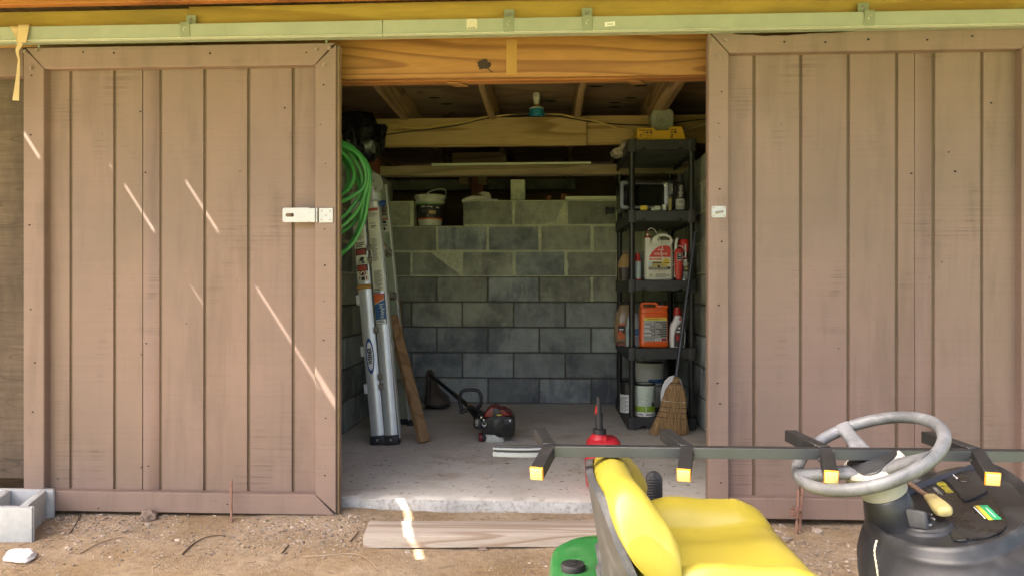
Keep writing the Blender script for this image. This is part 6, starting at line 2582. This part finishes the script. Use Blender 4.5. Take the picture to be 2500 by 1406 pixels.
# amber jug and blue-labelled bottle behind the left post
Ya = 5.30
c = (pxx(1530, Ya), Ya, zt_ + .001)
am = thing('amber_jug', 'tan translucent jug with dark cap at the back left of the fourth shelf', 'jug', c)
b = MB('amber_jug')
rbody(b, c, [(0, .085, .06), (.006, .088, .064), (.13, .088, .064), (.19, .082, .06), (.235, .062, .05), (.27, .05, .04), (.275, .03, .03)], 'amber_jug', 26, 3.2)
b.build('body', am)
b = MB('cap_black')
b.lathe([(.05, .276), (.05, .288), (.045, .29), (.001, .29)], c, None, 20, Z3)
b.build('cap', am)
f = lambda u, v, n: Vector((c[0] + u, c[1] - .0645 - n, c[2] + v))
b = MB('label_dark')
b.sheets([('r', -.07, -.02, .03, .14, 'sticker_orange'), ('r', -.068, -.018, .07, .125, 'label_dark'), ('r', -.06, -.03, .095, .102, 'white_paint'), ('p', [(-.05 + .016 * math.cos(i), .075 + .016 * math.sin(i)) for i in range(6)], 'sticker_orange')], f)
b.build('label', am)
Ya = SYF + .16
c = (pxx(1547, Ya), Ya, zt_ + .001)
pb = thing('clear_bottle', 'pale blue bottle with blue label between the left post and the orange jug', 'bottle', c)
b = MB('pale_blue')
rbody(b, c, [(0, .05, .04), (.005, .052, .042), (.12, .052, .042), (.16, .046, .038), (.20, .035, .03), (.22, .02, .02)], 'pale_blue', 24, 2.6)
b.build('body', pb)
f = lambda u, v, n: Vector((c[0] + u, c[1] - .043 - n, c[2] + v))
b = MB('label_blue')
b.sheets([('r', -.04, .04, .065, .12, 'label_blue'), ('r', -.035, -.012, .078, .085, 'white_paint'), ('r', -.038, .03, .068, .073, 'white_paint')], f)
b.build('label', pb)
b = MB('brown_plastic')
q = at(1518, 832, 5.02)
b.prism([(q.x + u, 5.0, zt_ + .001 + v) for u, v in ((-.03, 0), (.055, 0), (.05, .006), (.02, .022), (-.02, .026), (-.03, .02))], (0, .06, 0), None, None, .004)
tag(b.build('scraper'), 'dark red-brown flat tool at the left edge of the fourth shelf', 'tool')

# ---------------- shelf 2: toaster oven and spray can
zt_, Yo = TOPS[1], SYF + .10
k = F / Yo
X = lambda px: pxx(px, Yo)
zz = lambda py: HC + (703 - py) / k
ov = thing('toaster_oven', 'shiny toaster oven with a dark glass door on the second shelf', 'toaster oven', (X(1585), Yo, zt_))
ox0, ox1, oz0, oz1 = X(1513), X(1650), zt_ + .018, zz(441)
SXin = SX0 + .05
b = MB('oven_steel')
P = [(ox0 + (ox1 - ox0) / 2 + u, Yo + .02, (oz0 + oz1) / 2 + v) for u, v in rrect(ox1 - ox0, oz1 - oz0, .022, 5)]
b.prism(P, (0, .25, 0), 'oven_steel', None, .003)
for xx in (ox0 + .08, ox1 - .03):
    for yy in (Yo + .05, Yo + .24):
        b.lathe([(.01, 0), (.012, .019)], (xx, yy, zt_ + .0005), 'cap_black', 10, Z3)
b.build('case', ov)
b = MB('oven_steel')
fw = ox1 - ox0
outer = [(ox0 + fw * .5 + u, (oz0 + oz1) / 2 + v) for u, v in rrect(fw, oz1 - oz0 - .002, .022, 5)]
inner = [(ox0 + fw * .44 + u, (oz0 + oz1) / 2 - .004 + v) for u, v in rrect(fw * .72, (oz1 - oz0) * .70, .012, 5)]
ring_plate(b, outer, inner, Yo + .004, Yo + .0195, 'oven_steel')
b.build('face_frame', ov)
b = MB('oven_glass')
b.prism([(x, Yo + .012, z) for x, z in [(ox0 + fw * .44 + u, (oz0 + oz1) / 2 - .004 + v) for u, v in rrect(fw * .74, (oz1 - oz0) * .72, .012, 5)]], (0, .004, 0), 'oven_glass')
b.build('glass_door', ov)
b = MB('oven_steel')
b.tube([(ox0 + fw * .14, Yo - .018, oz1 - .028), (ox0 + fw * .74, Yo - .018, oz1 - .028)], .007, 'oven_steel', 10)
for xx in (ox0 + fw * .17, ox0 + fw * .71):
    b.tube([(xx, Yo - .018, oz1 - .028), (xx, Yo + .006, oz1 - .028)], .005, 'oven_steel', 8)
b.build('door_handle', ov)
b = MB('white_plastic')
for q in range(3):
    b.box(ox1 - .040 + q * .008, ox1 - .036 + q * .008, Yo + .001, Yo + .0035, oz0 + .10, oz1 - .03, 'tin')
b.build('vent_slots', ov)
b = MB('label_olive')
b.box(ox1 - .052, ox1 - .03, Yo - .02, Yo - .004, zt_ + .0005, zt_ + .085, 'label_olive', None, .002)
tag(b.build('glue_tube'), 'small tan tube standing in front of the toaster oven', 'tube')
c = Vector((pxx(1660, SYF + .06), SYF + .06, zt_ + .001))
sc_ = thing('spray_paint_can', 'dark spray can with a white emblem at the right end of the second shelf', 'can', c)
k6 = F / (SYF + .06)
r = 12.3 / k6
hb = lambda py: (519 - py) / k6
b = MB('can_dark')
b.lathe([(r * .95, 0), (r, .003), (r, hb(457)), (r * .9, hb(452)), (r * .62, hb(449))], c, 'can_dark', 26, Z3)
b.build('body', sc_)
b = MB('cap_black')
b.lathe([(r * .66, hb(448.8)), (r * .66, hb(432)), (r * .55, hb(429)), (.001, hb(429))], c, None, 22, Z3)
b.build('cap', sc_)
f = cyl((c.x, c.y), r, c.z)
b = MB('label_grey')
ring = [('p', [(-.001 + .012 * math.cos(i * .5236), hb(499) + .012 * math.sin(i * .5236)) for i in range(12)], 'label_grey'), ('p', [(-.001 + .0095 * math.cos(i * .5236), hb(499) + .0095 * math.sin(i * .5236)) for i in range(12)], 'ink'),
        ('p', [(-.006, hb(501)), (-.001, hb(495)), (.004, hb(501)), (.001, hb(501)), (.001, hb(504)), (-.003, hb(504)), (-.003, hb(501))], 'label_grey')]
it = [('r', -r * 1.1, r * 1.1, hb(516), hb(491), 'label_grey'), ('r', -r * .9, r * .9, hb(515), hb(507), 'print_grey')] + ring
for i in range(9):
    y_ = 459 + i * 3.2
    it.append(('r', -.010 + rnd.uniform(-.004, .004), .008 + rnd.uniform(-.006, .006), hb(y_ + 1.8), hb(y_), 'label_grey'))
b.sheets(it, f)
b.build('label', sc_)
for px, py, r, m, nm, lab, cat in ((1572, 511, .018, 'label_yellow', 'tape_roll', 'small yellow roll lying in front of the toaster oven', 'roll'),
                                   (1603, 512, .017, 'white_plastic', 'cloth_wad', 'white crumpled wad in front of the toaster oven glass', 'wad'),
                                   (1622, 511, .017, 'white_plastic', 'plastic_cup', 'small white cup at the right of the toaster oven front', 'cup')):
    b = MB(m)
    c = Vector((pxx(px, SYF + .05), SYF + .05, zt_ + .001))
    if nm == 'tape_roll':
        b.lathe([(.006, -.02), (r, -.02), (r * 1.05, -.012), (r * 1.05, .016), (r * .8, .022), (.006, .022)], c + Vector((0, 0, r * 1.05)), m, 18, Vector((1, -.5, 0)))
        b.lathe([(.004, .023), (r * .5, .0225), (r * .45, .03), (.002, .03)], c + Vector((0, 0, r * 1.05)), 'label_olive', 14, Vector((1, -.5, 0)))
    elif nm == 'cloth_wad':
        rr = bmesh.ops.create_icosphere(b.bm, subdivisions=3, radius=1)
        for v in rr['verts']:
            q = 1 + .4 * nz(v.co.x * 2, v.co.y * 2, v.co.z * 2)
            v.co = Vector((v.co.x * .034 * q, v.co.y * .022 * q, max(-.012, v.co.z * .019 * q))) + c + Vector((0, 0, .013))
        b.paint(b.bm.faces[:], m)
    else:
        b.lathe([(r * .7, 0), (r, .04), (r * .93, .04), (r * .63, .003)], c, m, 18, Z3)
    tag(b.build(nm), lab, cat)

# ---------------- top of the unit
zt_ = TOPS[0]
Yt = SYF + .03
k = F / Yt
X = lambda px: pxx(px, Yt)
zz = lambda py: HC + (703 - py) / k
yb_ = thing('yellow_carton', 'open yellow cardboard carton on top of the shelf unit', 'carton', (X(1612), Yt, zt_))
b = MB('yellow_box')
P = [(X(1555.5), zt_ + .001), (X(1675), zt_ + .001), (X(1664), zz(314)), (X(1634), zz(314)), (X(1634), zz(319)), (X(1631), zz(322.5)), (X(1600), zz(323)), (X(1597), zz(320)), (X(1597), zz(316)), (X(1555.5), zz(316))]
b.prism([(x, Yt, z) for x, z in P], (0, .004, 0), 'yellow_box')
b.box(X(1556), X(1556) + .003, Yt + .005, Yt + .24, zt_ + .001, zz(317), 'yellow_box')
b.hexa([(X(1673), Yt + .005, zt_ + .001), (X(1673) + .003, Yt + .005, zt_ + .001), (X(1673) + .003, Yt + .24, zt_ + .001), (X(1673), Yt + .24, zt_ + .001),
        (X(1663), Yt + .005, zz(316)), (X(1663) + .003, Yt + .005, zz(316)), (X(1663) + .003, Yt + .24, zz(316)), (X(1663), Yt + .24, zz(316))], 'yellow_box')
b.box(X(1557), X(1672), Yt + .24, Yt + .244, zt_ + .001, zz(318), 'kraft')
b.box(X(1608), X(1630), Yt + .08, Yt + .10, zt_ + .001, zz(314), 'kraft')
b.build('box', yb_)
f = lambda u, v, n: Vector((u, Yt - .0006 - n, v))
b = MB('ink')
it = [('r', X(1560), X(1593), zz(322.6), zz(320.6), 'ink'), ('r', X(1636), X(1652), zz(321.3), zz(319.6), 'ink')]
for i, px in enumerate((1571.5, 1580, 1589)):
    R0 = 9 / 2.6 / k * 1.0
    it.append(('p', [(X(px) + R0 * math.cos(q * .5236), zz(328.5) + R0 * math.sin(q * .5236)) for q in range(12)], 'ink'))
    it.append(('p', [(X(px) + R0 * .78 * math.cos(q * .5236), zz(328.5) + R0 * .78 * math.sin(q * .5236)) for q in range(12)], 'yellow_box'))
    it.append(('r', X(px) - R0 * .6, X(px) + R0 * .6, zz(329.5), zz(327 - i), 'ink') if i else ('r', X(px) - .0008, X(px) + .0008, zz(331), zz(326), 'ink'))
    it.append(('r', X(px) - R0, X(px) + R0, zz(335.5), zz(334.8), 'ink'))
    it.append(('r', X(px) - R0 * .5, X(px) + R0 * .5, zz(341), zz(339.8), 'ink'))
it += [('r', X(1562), X(1566), zz(335), zz(332), 'ink'), ('r', X(1561), X(1566), zz(338.5), zz(337.5), 'ink'), ('r', X(1636), X(1642), zz(329), zz(324.5), 'ink'), ('r', X(1637), X(1641), zz(328), zz(325.5), 'yellow_box'), ('r', X(1645), X(1651), zz(329.5), zz(325), 'ink'),
       ('r', X(1636), X(1643), zz(336), zz(331.5), 'ink'), ('r', X(1637), X(1640), zz(335), zz(332.5), 'yellow_box'), ('r', X(1636), X(1642), zz(341), zz(338), 'ink')]
b.sheets(it, f)
b.build('printing', yb_)
# round white jug bottom facing out
Yk = Yt + .13
c = at(1618, 300, Yk)
jg = thing('white_jug', 'pale jug lying with its round base towards the opening on top of the shelf unit', 'jug', (c.x, Yk, zt_))
w = pxx(1645.5, Yk) - pxx(1590.5, Yk)
zt1, zb1 = at(1618, 265, Yk).z, at(1618, 332, Yk).z
b = MB('jug_grey')
rs = []
for s, y in ((.80, -.004), (.93, .0), (1.0, .014), (1.0, .10), (.9, .13), (.5, .155), (.2, .16)):
    rs.append([(c.x + u * s, Yk + y, (zt1 + zb1) / 2 + v * s) for u, v in rrect(w, zt1 - zb1, w * .26, 6)])
b.rings(rs)
q = at(1616, 296, Yk)
b.lathe([(.050, .0015), (.046, .004), (.041, .004), (.038, .001)], (q.x, Yk - .003, q.z), None, 30, -Y3)
b.build('body', jg)
b = MB('print_grey')
f = lambda u, v, n: Vector((q.x + u, Yk - .0048 - n, q.z + v))
ringp = lambda r0, r1, m: [('p', [(r0 * math.cos(i * .3142), r0 * math.sin(i * .3142)), (r0 * math.cos(i * .3142 + .3142), r0 * math.sin(i * .3142 + .3142)), (r1 * math.cos(i * .3142 + .3142), r1 * math.sin(i * .3142 + .3142)), (r1 * math.cos(i * .3142), r1 * math.sin(i * .3142))], m) for i in range(20)]
for it in ringp(.021, .018, 'print_grey') + ringp(.013, .001, 'print_grey'):
    b.sheets([it], f)
for it in ringp(.006, .003, 'jug_grey') + ringp(.011, .010, 'jug_grey'):
    b.sheets([it], lambda u, v, n: f(u, v, n + .0004))
b.sheets([('r', -.03, -.012, -.034, -.031, 'ink')], f)
b.build('moulded_mark', jg)
b = MB('foil')
c = at(1512, 366, 5.25)
pts = [(1518, 344), (1550, 344), (1548, 360), (1536, 372), (1526, 384), (1508, 388), (1494, 383), (1490, 372), (1498, 365), (1512, 362)]
rs = []
for dy, s in ((-.05, .75), (-.03, 1), (.02, 1.0), (.05, .7)):
    r_ = []
    for i in range(40):
        t = i / 4
        a0 = pts[int(t) % 10]
        a1 = pts[(int(t) + 1) % 10]
        p = at(lerp(a0[0], a1[0], t % 1), lerp(a0[1], a1[1], t % 1), 5.25)
        p = c + (p - c) * s
        r_.append(p + Vector((.01 * nz(i * .9, dy * 30), dy + .02 * nz(i * .7, 5), .01 * nz(i * .8, dy * 20, 3))))
    rs.append(r_)
b.rings(rs)
tag(b.build('foil_bag', sharp=25), 'crumpled shiny wrapper hanging over the back left corner of the shelf top', 'wrapper')

# ---------------- bottom shelf
zt_ = TOPS[4]
Yw = 5.34
c = Vector((pxx(1586, Yw), Yw, zt_ + .001))
bk = thing('bucket', 'white bucket with a dark label at the back of the bottom shelf', 'bucket', c)
r = (pxx(1621, Yw) - pxx(1551, Yw)) / 2
b = MB('bright_plastic')
Hh = at(1586, 884, Yw).z - c.z
b.lathe([(r * .86, 0), (r * .88, .005), (r * .97, Hh * .86), (r * 1.0, Hh * .865), (r * 1.0, Hh * .90), (r * .98, Hh * .91), (r * .98, Hh * .97), (r * 1.02, Hh * .975), (r * 1.02, Hh), (r * .95, Hh), (.001, Hh * .985)], c, 'pail_white', 36, Z3)
b.build('body', bk)
f = cyl((c.x, c.y), r * .88, c.z, r * .1 / Hh)
b = MB('label_dark')
b.sheets([('r', -.02, .09, Hh * .55, Hh * .64, 'label_blue'), ('t', 'SPACKLE', .035, Hh * .595, .036, 'ink', 0, .8), ('r', .02, .09, Hh * .47, Hh * .51, 'print_grey'), ('r', .05, .09, Hh * .36, Hh * .42, 'white_paint')], lambda u, v, n: f(u, v, n + .004))
b.build('label', bk)
Yc = SYF + .10
k = F / Yc
c = Vector((pxx(1574, Yc), Yc, zt_ + .001))
pc = thing('paint_can', 'paint can with mint paint drips and a green band on the bottom shelf', 'paint can', c)
r = (pxx(1600, Yc) - pxx(1549, Yc)) / 2
hb = lambda py: (1013 - py) / k
b = MB('paint_mint')
b.lathe([(r * .97, 0), (r, .003), (r, hb(940))], c, 'paint_mint', 36, Z3)
b.build('body', pc)
b = MB('tin')
b.lathe([(r * 1.0, hb(939.8)), (r * 1.03, hb(938)), (r * 1.03, hb(935)), (r * .98, hb(934.5)), (r * .9, hb(937)), (.001, hb(937))], c, 'cap_black', 36, Z3)
b.lathe([(r * .88, hb(936.5)), (r * .5, hb(934.5)), (.001, hb(935))], c, 'paint_mint', 30, Z3)
b.build('lid', pc)
f = cyl((c.x, c.y), r, c.z)
b = MB('lime')
bw = r * 1.5
it = [('r', -bw, bw, hb(1012), hb(1002), 'white_paint'), ('r', -bw, bw, hb(1002), hb(988), 'lime'), ('p', [(-.005, hb(990)), (.006, hb(990)), (.003, hb(994)), (.002, hb(1003)), (-.001, hb(1003)), (-.002, hb(994))], 'paint_mint'),
      ('p', [(.035, hb(990)), (.045, hb(978)), (.05, hb(968)), (.06, hb(960)), (.057, hb(950)), (.07, hb(943)), (bw, hb(942)), (bw, hb(988)), (.06, hb(988))], 'cap_black'), ('r', -.05, -.02, hb(1009), hb(1006), 'print_grey'), ('r', .0, .05, hb(1009.5), hb(1006), 'print_grey')]
for i in range(14):
    u, v = rnd.uniform(-.03, .03), rnd.uniform(hb(980), hb(955))
    it.append(('r', u, u + .002, v, v + rnd.uniform(.002, .008), 'cap_black'))
b.sheets(it, f)
b.build('label', pc)
b = MB('tin')
P = [Vector((c.x + (r + .003) * math.sin(a), c.y - (r + .003) * math.cos(a), c.z + hb(950) - (hb(950) - hb(985)) * math.cos((a) * .95) ** 2)) for a in [(-1.35 + 2.7 * i / 24) for i in range(25)]]
b.tube(P, .0016, None, 6)
b.build('bail', pc)
Yc = SYF + .19
c = Vector((pxx(1531, Yc) + .005, Yc, zt_ + .001))
pc = thing('paint_can', 'black-topped paint can with a white printed label at the left of the bottom shelf', 'paint can', c)
k = F / Yc
r = .056
hb = lambda py: (1001 - py) / k
b = MB('can_dark')
b.lathe([(r, 0), (r, hb(930)), (r * 1.04, hb(929)), (r * 1.04, hb(925)), (r * .9, hb(926)), (.001, hb(926))], c, None, 30, Z3)
b.build('body', pc)
f = cyl((c.x, c.y), r, c.z)
b = MB('white_paint')
b.sheets([('r', -.07, .06, hb(998), hb(955), 'white_paint'), ('r', .0, .06, hb(955), hb(935), 'white_paint'), ('r', .0035, .006, hb(998), hb(935), 'ink')] + lines(-.06, -.005, hb(995), hb(958), 12), f)
b.build('label', pc)

# ---------------- dustpan and broom
b = MB('bright_plastic')
c = at(1640, 930, 4.76)
P = [(1613, 960), (1617, 942), (1624, 928), (1634, 919), (1645, 916), (1657, 919), (1664, 928), (1668, 942), (1669, 962), (1668, 990), (1614, 990)]
outer = [at(px, py, 4.775) for px, py in P]
b.prism(outer, (0, .012, 0), None, None, .004, 2)
tag(b.build('dustpan'), 'white plastic dustpan behind the broom, leaning on the shelf unit', 'dustpan')
br = thing('broom', 'straw broom with a dark handle leaning against the front of the shelf unit', 'broom', (at(1628, 1060, 4.70).x, 4.70, 0))
YB_ = 4.68
b = MB('broom_handle')
h0, h1 = at(1651, 920, YB_ + .02), at(1698, 566, 4.80)
b.tube([h0, h1], [.0125, .0115], None, 14)
b.build('handle', br)
b = MB('straw')
# dense bristle mass: one skirt with many separate stalks over it
tab = [(920, 1644, 1658, .014), (930, 1642, 1660, .017), (938, 1632, 1664, .022), (950, 1624, 1671, .030), (970, 1617, 1675, .034), (990, 1613, 1675, .036), (1016, 1603, 1675, .040), (1040, 1592, 1677, .045), (1062, 1583, 1678, .050)]
rs = []
for py, l, r_, dep in tab:
    p, q = at(l, py, YB_), at(r_, py, YB_)
    c, hw = (p + q) / 2, (q.x - p.x) / 2
    rs.append([Vector((c.x + hw * .96 * math.copysign(abs(math.cos(a)) ** .8, math.cos(a)), YB_ + dep * .8 * math.sin(a), max(.012, c.z))) for a in [2 * math.pi * i / 30 for i in range(30)]])
b.rings(rs, 'straw', .8)


def bx(py):
    for (y0, l0, r0, d0), (y1, l1, r1, d1) in zip(tab, tab[1:]):
        if py <= y1:
            t = (py - y0) / (y1 - y0)
            return lerp(l0, l1, t), lerp(r0, r1, t), lerp(d0, d1, t)
    return tab[-1][1:]


for i in range(620):
    s = rnd.uniform(-1, 1)
    end = 1064 + rnd.uniform(-14, 4) - 3 * abs(s)
    st = rnd.choice([940, 950, 970, 1000, 1016, 1020])
    P = []
    jit = rnd.uniform(-.02, .02)
    front = rnd.uniform(.85, 1.08) if rnd.random() < .85 else .2
    for j in range(5):
        py = lerp(st, end, j / 4)
        l, r_, dp = bx(min(1062, py))
        ss = s * (1 + jit * j) + (rnd.uniform(-.05, .05) if j == 4 else 0)
        px = (l + r_) / 2 + (r_ - l) / 2 * ss
        p = at(px, py, YB_)
        p.y = YB_ - dp * .8 * front * math.sqrt(max(0, 1 - min(1, abs(ss)) ** 2)) - .002
        p.z = max(.003, p.z)
        P.append(p)
    b.tube(P, [.0016, .0016, .0015, .0013, .0008], 'straw', 4, False, rnd.uniform(.6, 1.4))
b.build('bristles', br)
b = MB('thread')
for py, m in ((978, 'white_plastic'), (992, 'thread'), (1004, 'thread'), (1017, 'thread'), (926, 'kraft'), (934, 'thread')):
    l, r_, dp = bx(py)
    p, q = at(l, py - (2 if py > 950 else 0), YB_), at(r_, py + (4 if py > 950 else 0), YB_)
    c, hw = (p + q) / 2, (q.x - p.x) / 2
    P = [Vector((c.x + hw * 1.02 * math.copysign(abs(math.cos(a)) ** .8, math.cos(a)), YB_ + dp * .86 * math.sin(a), c.z + (p.z - q.z) / 2 * -math.cos(a))) for a in [2 * math.pi * i / 36 for i in range(36)]]
    b.tube(P, .0022, m, 6, True)
b.build('stitching', br)

# ================================================================ BULB + CABLE
bl = at(1310, 281, TY + .02)
lb = thing('light_bulb', 'white LED bulb in a blue electrical box standing on the beam', 'light', (bl.x, TY + .02, tz1))
k = F / (TY + .02)
z0 = at(1310, 281, TY + .02).z
hb = lambda py: tz1 + .004 + (281 - py) / k
b = MB('blue_box')
r = 17 / k
b.lathe([(r * .95, hb(281)), (r, hb(279)), (r, hb(263))], (bl.x, TY + .02, 0), 'blue_box', 12, Z3)
b.box(bl.x - r * 1.25, bl.x + r * 1.25, TY + .01, TY + .03, hb(277), hb(272), 'blue_box', None, .002)
b.box(bl.x - r * .5, bl.x + r * .6, TY + .02 - r * 1.08, TY + .02, hb(279), hb(266), 'blue_box', None, .004)
b.build('electrical_box', lb)
b = MB('bulb_white')
b.lathe([(r * 1.05, hb(262.8)), (r * 1.08, hb(261)), (r * .9, hb(258.5)), (.4 * r, hb(257.5))], (bl.x, TY + .02, 0), 'white_plastic', 28, Z3)
b.lathe([(r * .42, hb(257.3)), (r * .42, hb(252)), (r * .36, hb(251.5))], (bl.x, TY + .02, 0), 'putty', 20, Z3)
b.build('socket', lb)
b = MB('bulb_white')
b.lathe([(r * .36, hb(251.3)), (r * .40, hb(247)), (r * .55, hb(234))], (bl.x, TY + .02, 0), 'bulb_white', 28, Z3)
b.lathe([(r * .555, hb(233.8)), (r * .59, hb(229)), (r * .53, hb(224)), (r * .34, hb(220.6)), (.0005, hb(219.6))], (bl.x, TY + .02, 0), 'bulb_dome', 28, Z3)
b.build('bulb', lb)
b = MB('yellow_cable')
yc = TY - .010
P = smooth_path([at(940, 306, yc), at(965, 307, yc), at(1000, 313, yc), at(1045, 313, yc), at(1075, 306, yc), at(1120, 302, yc), at(1150, 296, yc), at(1180, 287, yc), at(1215, 284.5, yc), at(1240, 281.5, yc + .01), at(1300, 280.5, TY + .035)], 6)
b.tube(P, .0056, None, 8, sq=1.6)
P = smooth_path([at(1320, 280.5, TY + .035), at(1352, 280, yc + .01), at(1375, 281, yc), at(1400, 287, yc), at(1440, 294, yc), at(1480, 304, yc - .03), at(1510, 315, yc - .1), at(1540, 320, yc - .1), at(1556, 321.5, yc - .05)], 6)
b.tube(P, .0056, None, 8, sq=1.6)
tag(b.build('electrical_cable'), 'yellow electrical cable running along the beam to both sides of the bulb', 'cable')
b = MB('black_cable')
P = smooth_path([at(930, 331, yc + .004), at(1000, 322, yc + .004), at(1060, 315, yc + .003), at(1120, 306, yc + .003), at(1180, 292, yc + .003), at(1250, 282.5, yc + .01), at(1300, 281.5, yc + .015), at(1345, 283, yc + .005), at(1400, 291, yc + .004), at(1432, 297, yc + .006)], 5)
b.tube(P, .0042, None, 7)
P = smooth_path([at(1432, 297, yc + .006), at(1450, 299, TY + .034), at(1520, 305, TY + .036), at(1590, 306, TY + .036), at(1650, 300, TY + .036), at(1730, 290, TY + .036)], 6)
b.tube(P, .0046, None, 7)
tag(b.build('electrical_cable'), 'black cable lying along the beam beneath the yellow one', 'cable')
b = MB('white_trim')
b.tube(smooth_path([at(1665, 320, TY + .02), at(1690, 314, TY + .03), at(1730, 301, TY + .03)], 6), .0022, None, 6)
tag(b.build('electrical_cable'), 'thin pale wire rising to the right beside the round white jug', 'cable')

# ================================================================ GAS CAN
YG_ = 3.42
gc_ = thing('gas_can', 'red petrol can with a black spout standing behind the yellow seat', 'gas can', (pxx(1475, YG_), YG_, .003))
k = F / YG_
X = lambda px: pxx(px, YG_)
H = lambda py: .003 + (1186 - py) / (F / (YG_ - .08))
b = MB('gas_red')
cx = X(1474)
rbody(b, (cx, YG_ + .02, .003), [(0, .072, .075), (.008, .080, .085), (.10, .086, .09), (.17, .085, .09), (.205, .078, .085), (.222, .064, .07), (.230, .05, .05)], 'gas_red', 32, 3.2)
b.build('body', gc_)
b = MB('gas_red')
q = at(1463, 1055, YG_ - .03)
base = Vector((cx - .022, YG_ - .0, .215))
b.lathe([(.048, 0), (.040, .022), (.032, .034)], base, 'gas_red', 22, Vector((.05, 0, 1)))
b.box(cx - .006, cx + .012, YG_ - .05, YG_ - .034, .20, .245, 'gas_red', None, .004)
b.build('shoulder', gc_)
b = MB('cap_black')
t0 = base + Vector((.002, 0, .034))
b.lathe([(.031, 0), (.031, .022), (.026, .024)], t0, 'cap_black', 20, Vector((.05, 0, 1)))
b.build('collar', gc_)
b = MB('cap_black')
top = at(1461, 968, YG_)
b.tube([t0 + Vector((0, 0, .02)), t0.lerp(top, .55), t0.lerp(top, .56), top], [.018, .0165, .0125, .011], 'cap_black', 14)
b.build('spout', gc_)
b = MB('red_plastic')
P = [at(px, py, YG_ - .008) for px, py in ((1456, 988), (1459, 990), (1459, 1005), (1454, 1012), (1452, 1010), (1453, 1000))]
b.prism(P, (0, .012, 0), None, None, .002)
b.build('trigger', gc_)

# ================================================================ OUTDOOR THINGS
# plank on the ground
b = MB('plank')
z0 = -.072
zt2 = z0 + .045
f0, f1 = atz(886, 1309, zt2), atz(1560, 1304, zt2)
b0, b1 = atz(902, 1271, zt2), atz(1560, 1268, zt2)
n = 40
rs = []
for i in range(n + 1):
    t = i / n
    p, q = f0.lerp(f1, t), b0.lerp(b1, t)
    w1 = .0012 * nz(i * .4, 3)
    rs.append([(p.x, p.y, z0 + .001), (p.x, p.y + w1, zt2 - .003), (p.x + .0, p.y + .004 + w1, zt2), (q.x, q.y - .004, zt2 + .001), (q.x, q.y, zt2 - .004), (q.x, q.y, z0)])
b.rings(rs)
tag(b.build('wooden_plank', sharp=50), 'weathered wooden plank lying on the dirt before the concrete step', 'plank')

# concrete block at the left edge
b = MB('pale_block')
zt3 = atz(130, 1192, 0).z
PB = {}
zTop = .055
fl, fr = atz(78, 1239, zTop), atz(135, 1191, zTop)
ax_d = (fr - fl)
ax_d.z = 0
wdt = ax_d.length
V_ = ax_d.normalized()
U_ = Vector((-1, -.02, 0)).normalized()
ht = .182
Lb = .40
ctr0 = Vector((fl.x, fl.y, 0))


def bp(u, v, z):
    """u along the block to the left, v across to the back"""
    return ctr0 + U_ * u + V_ * v + Z3 * z


tilt = .0
zb_ = zTop - ht
sh = .034       # shell thickness
web = .034


def slabq(u0, u1, v0, v1, z0=zb_, z1=zTop, bev=.004, taper=0):
    b.hexa([bp(u0, v0, z0), bp(u0, v1, z0), bp(u1, v1, z0), bp(u1, v0, z0), bp(u0, v0, z1), bp(u0, v1, z1), bp(u1, v1, z1), bp(u1, v0, z1)], None, None, bev, 2)


slabq(0, Lb, 0, sh)                      # front shell
slabq(0, Lb, wdt - sh, wdt)              # back shell
slabq(.028, .028 + web, sh - .002, wdt - sh + .002, zb_ + .001, zTop - .0005)
slabq(Lb / 2 - web / 2, Lb / 2 + web / 2, sh - .002, wdt - sh + .002, zb_ + .001, zTop - .0008)
slabq(Lb - .028 - web, Lb - .028, sh - .002, wdt - sh + .002, zb_ + .001, zTop - .0005)
slabq(-.004, .016, sh * .35, sh * .8, zb_ + .002, zTop - .002)
slabq(-.004, .016, wdt - sh * .8, wdt - sh * .35, zb_ + .002, zTop - .002)
# inward-flared cores
tag(b.build('concrete_block'), 'pale hollow concrete block on the dirt at the bottom left corner', 'block')


def rock(name, label, c, r, m, sq=.6, sx=1.3, seed=1, sub=3, amp=.35, rot=0):
    b = MB(m)
    rr = bmesh.ops.create_icosphere(b.bm, subdivisions=sub, radius=1)
    cr, sr = math.cos(R(rot)), math.sin(R(rot))
    for v in rr['verts']:
        d = v.co.copy()
        q = 1 + amp * nz(d.x * 1.3 + seed, d.y * 1.3, d.z * 1.3) + amp * .35 * nz(d.x * 4 + seed, d.y * 4, d.z * 4)
        x, y = d.x * r * sx * q, d.y * r * q
        v.co = Vector((x * cr - y * sr, x * sr + y * cr, d.z * r * sq * q)) + Vector(c)
    b.paint(b.bm.faces[:], m)
    return tag(b.build(name, sharp=30), label, 'rock')


q = atz(50, 1362, -.085)
rock('rock', 'white flat rock in front of the pale concrete block', (q.x, q.y, gz(q.x, q.y) + .012), .044, 'white_stone', .5, 1.35, 3, 3, .4, -12)
q = atz(361, 1268, -.06)
rock('rock', 'grey-brown clod of earth touching the bottom of the left door', (q.x, q.y, gz(q.x, q.y) + .014), .027, 'clod', .85, 1.25, 8, 4, .6)
for i, (px, py, r, m, lab) in enumerate(((1010 - 1, 1338, .012, 'clod', 'grey angular stone just below the plank near its left end'), (995, 1350, .010, 'stone', 'smaller grey stone below the angular one near the plank'), (2018, 1276, .017, 'white_stone', 'pale stone at the foot of the right door'),
                                         (1995, 1312, .016, 'stone', 'blue-grey stone on the gravel before the right door'), (1920, 1327, .015, 'stone', 'round stone beside the yellow seat on the gravel'), (1178, 1345, .013, 'clod', 'small dark stone below the middle of the plank'))):
    q = atz(px, py, -.085)
    rock('stone', lab, (q.x, q.y, gz(q.x, q.y) + r * .3), r, m, .6, 1.3, i * 7 + 2, 2, .5)
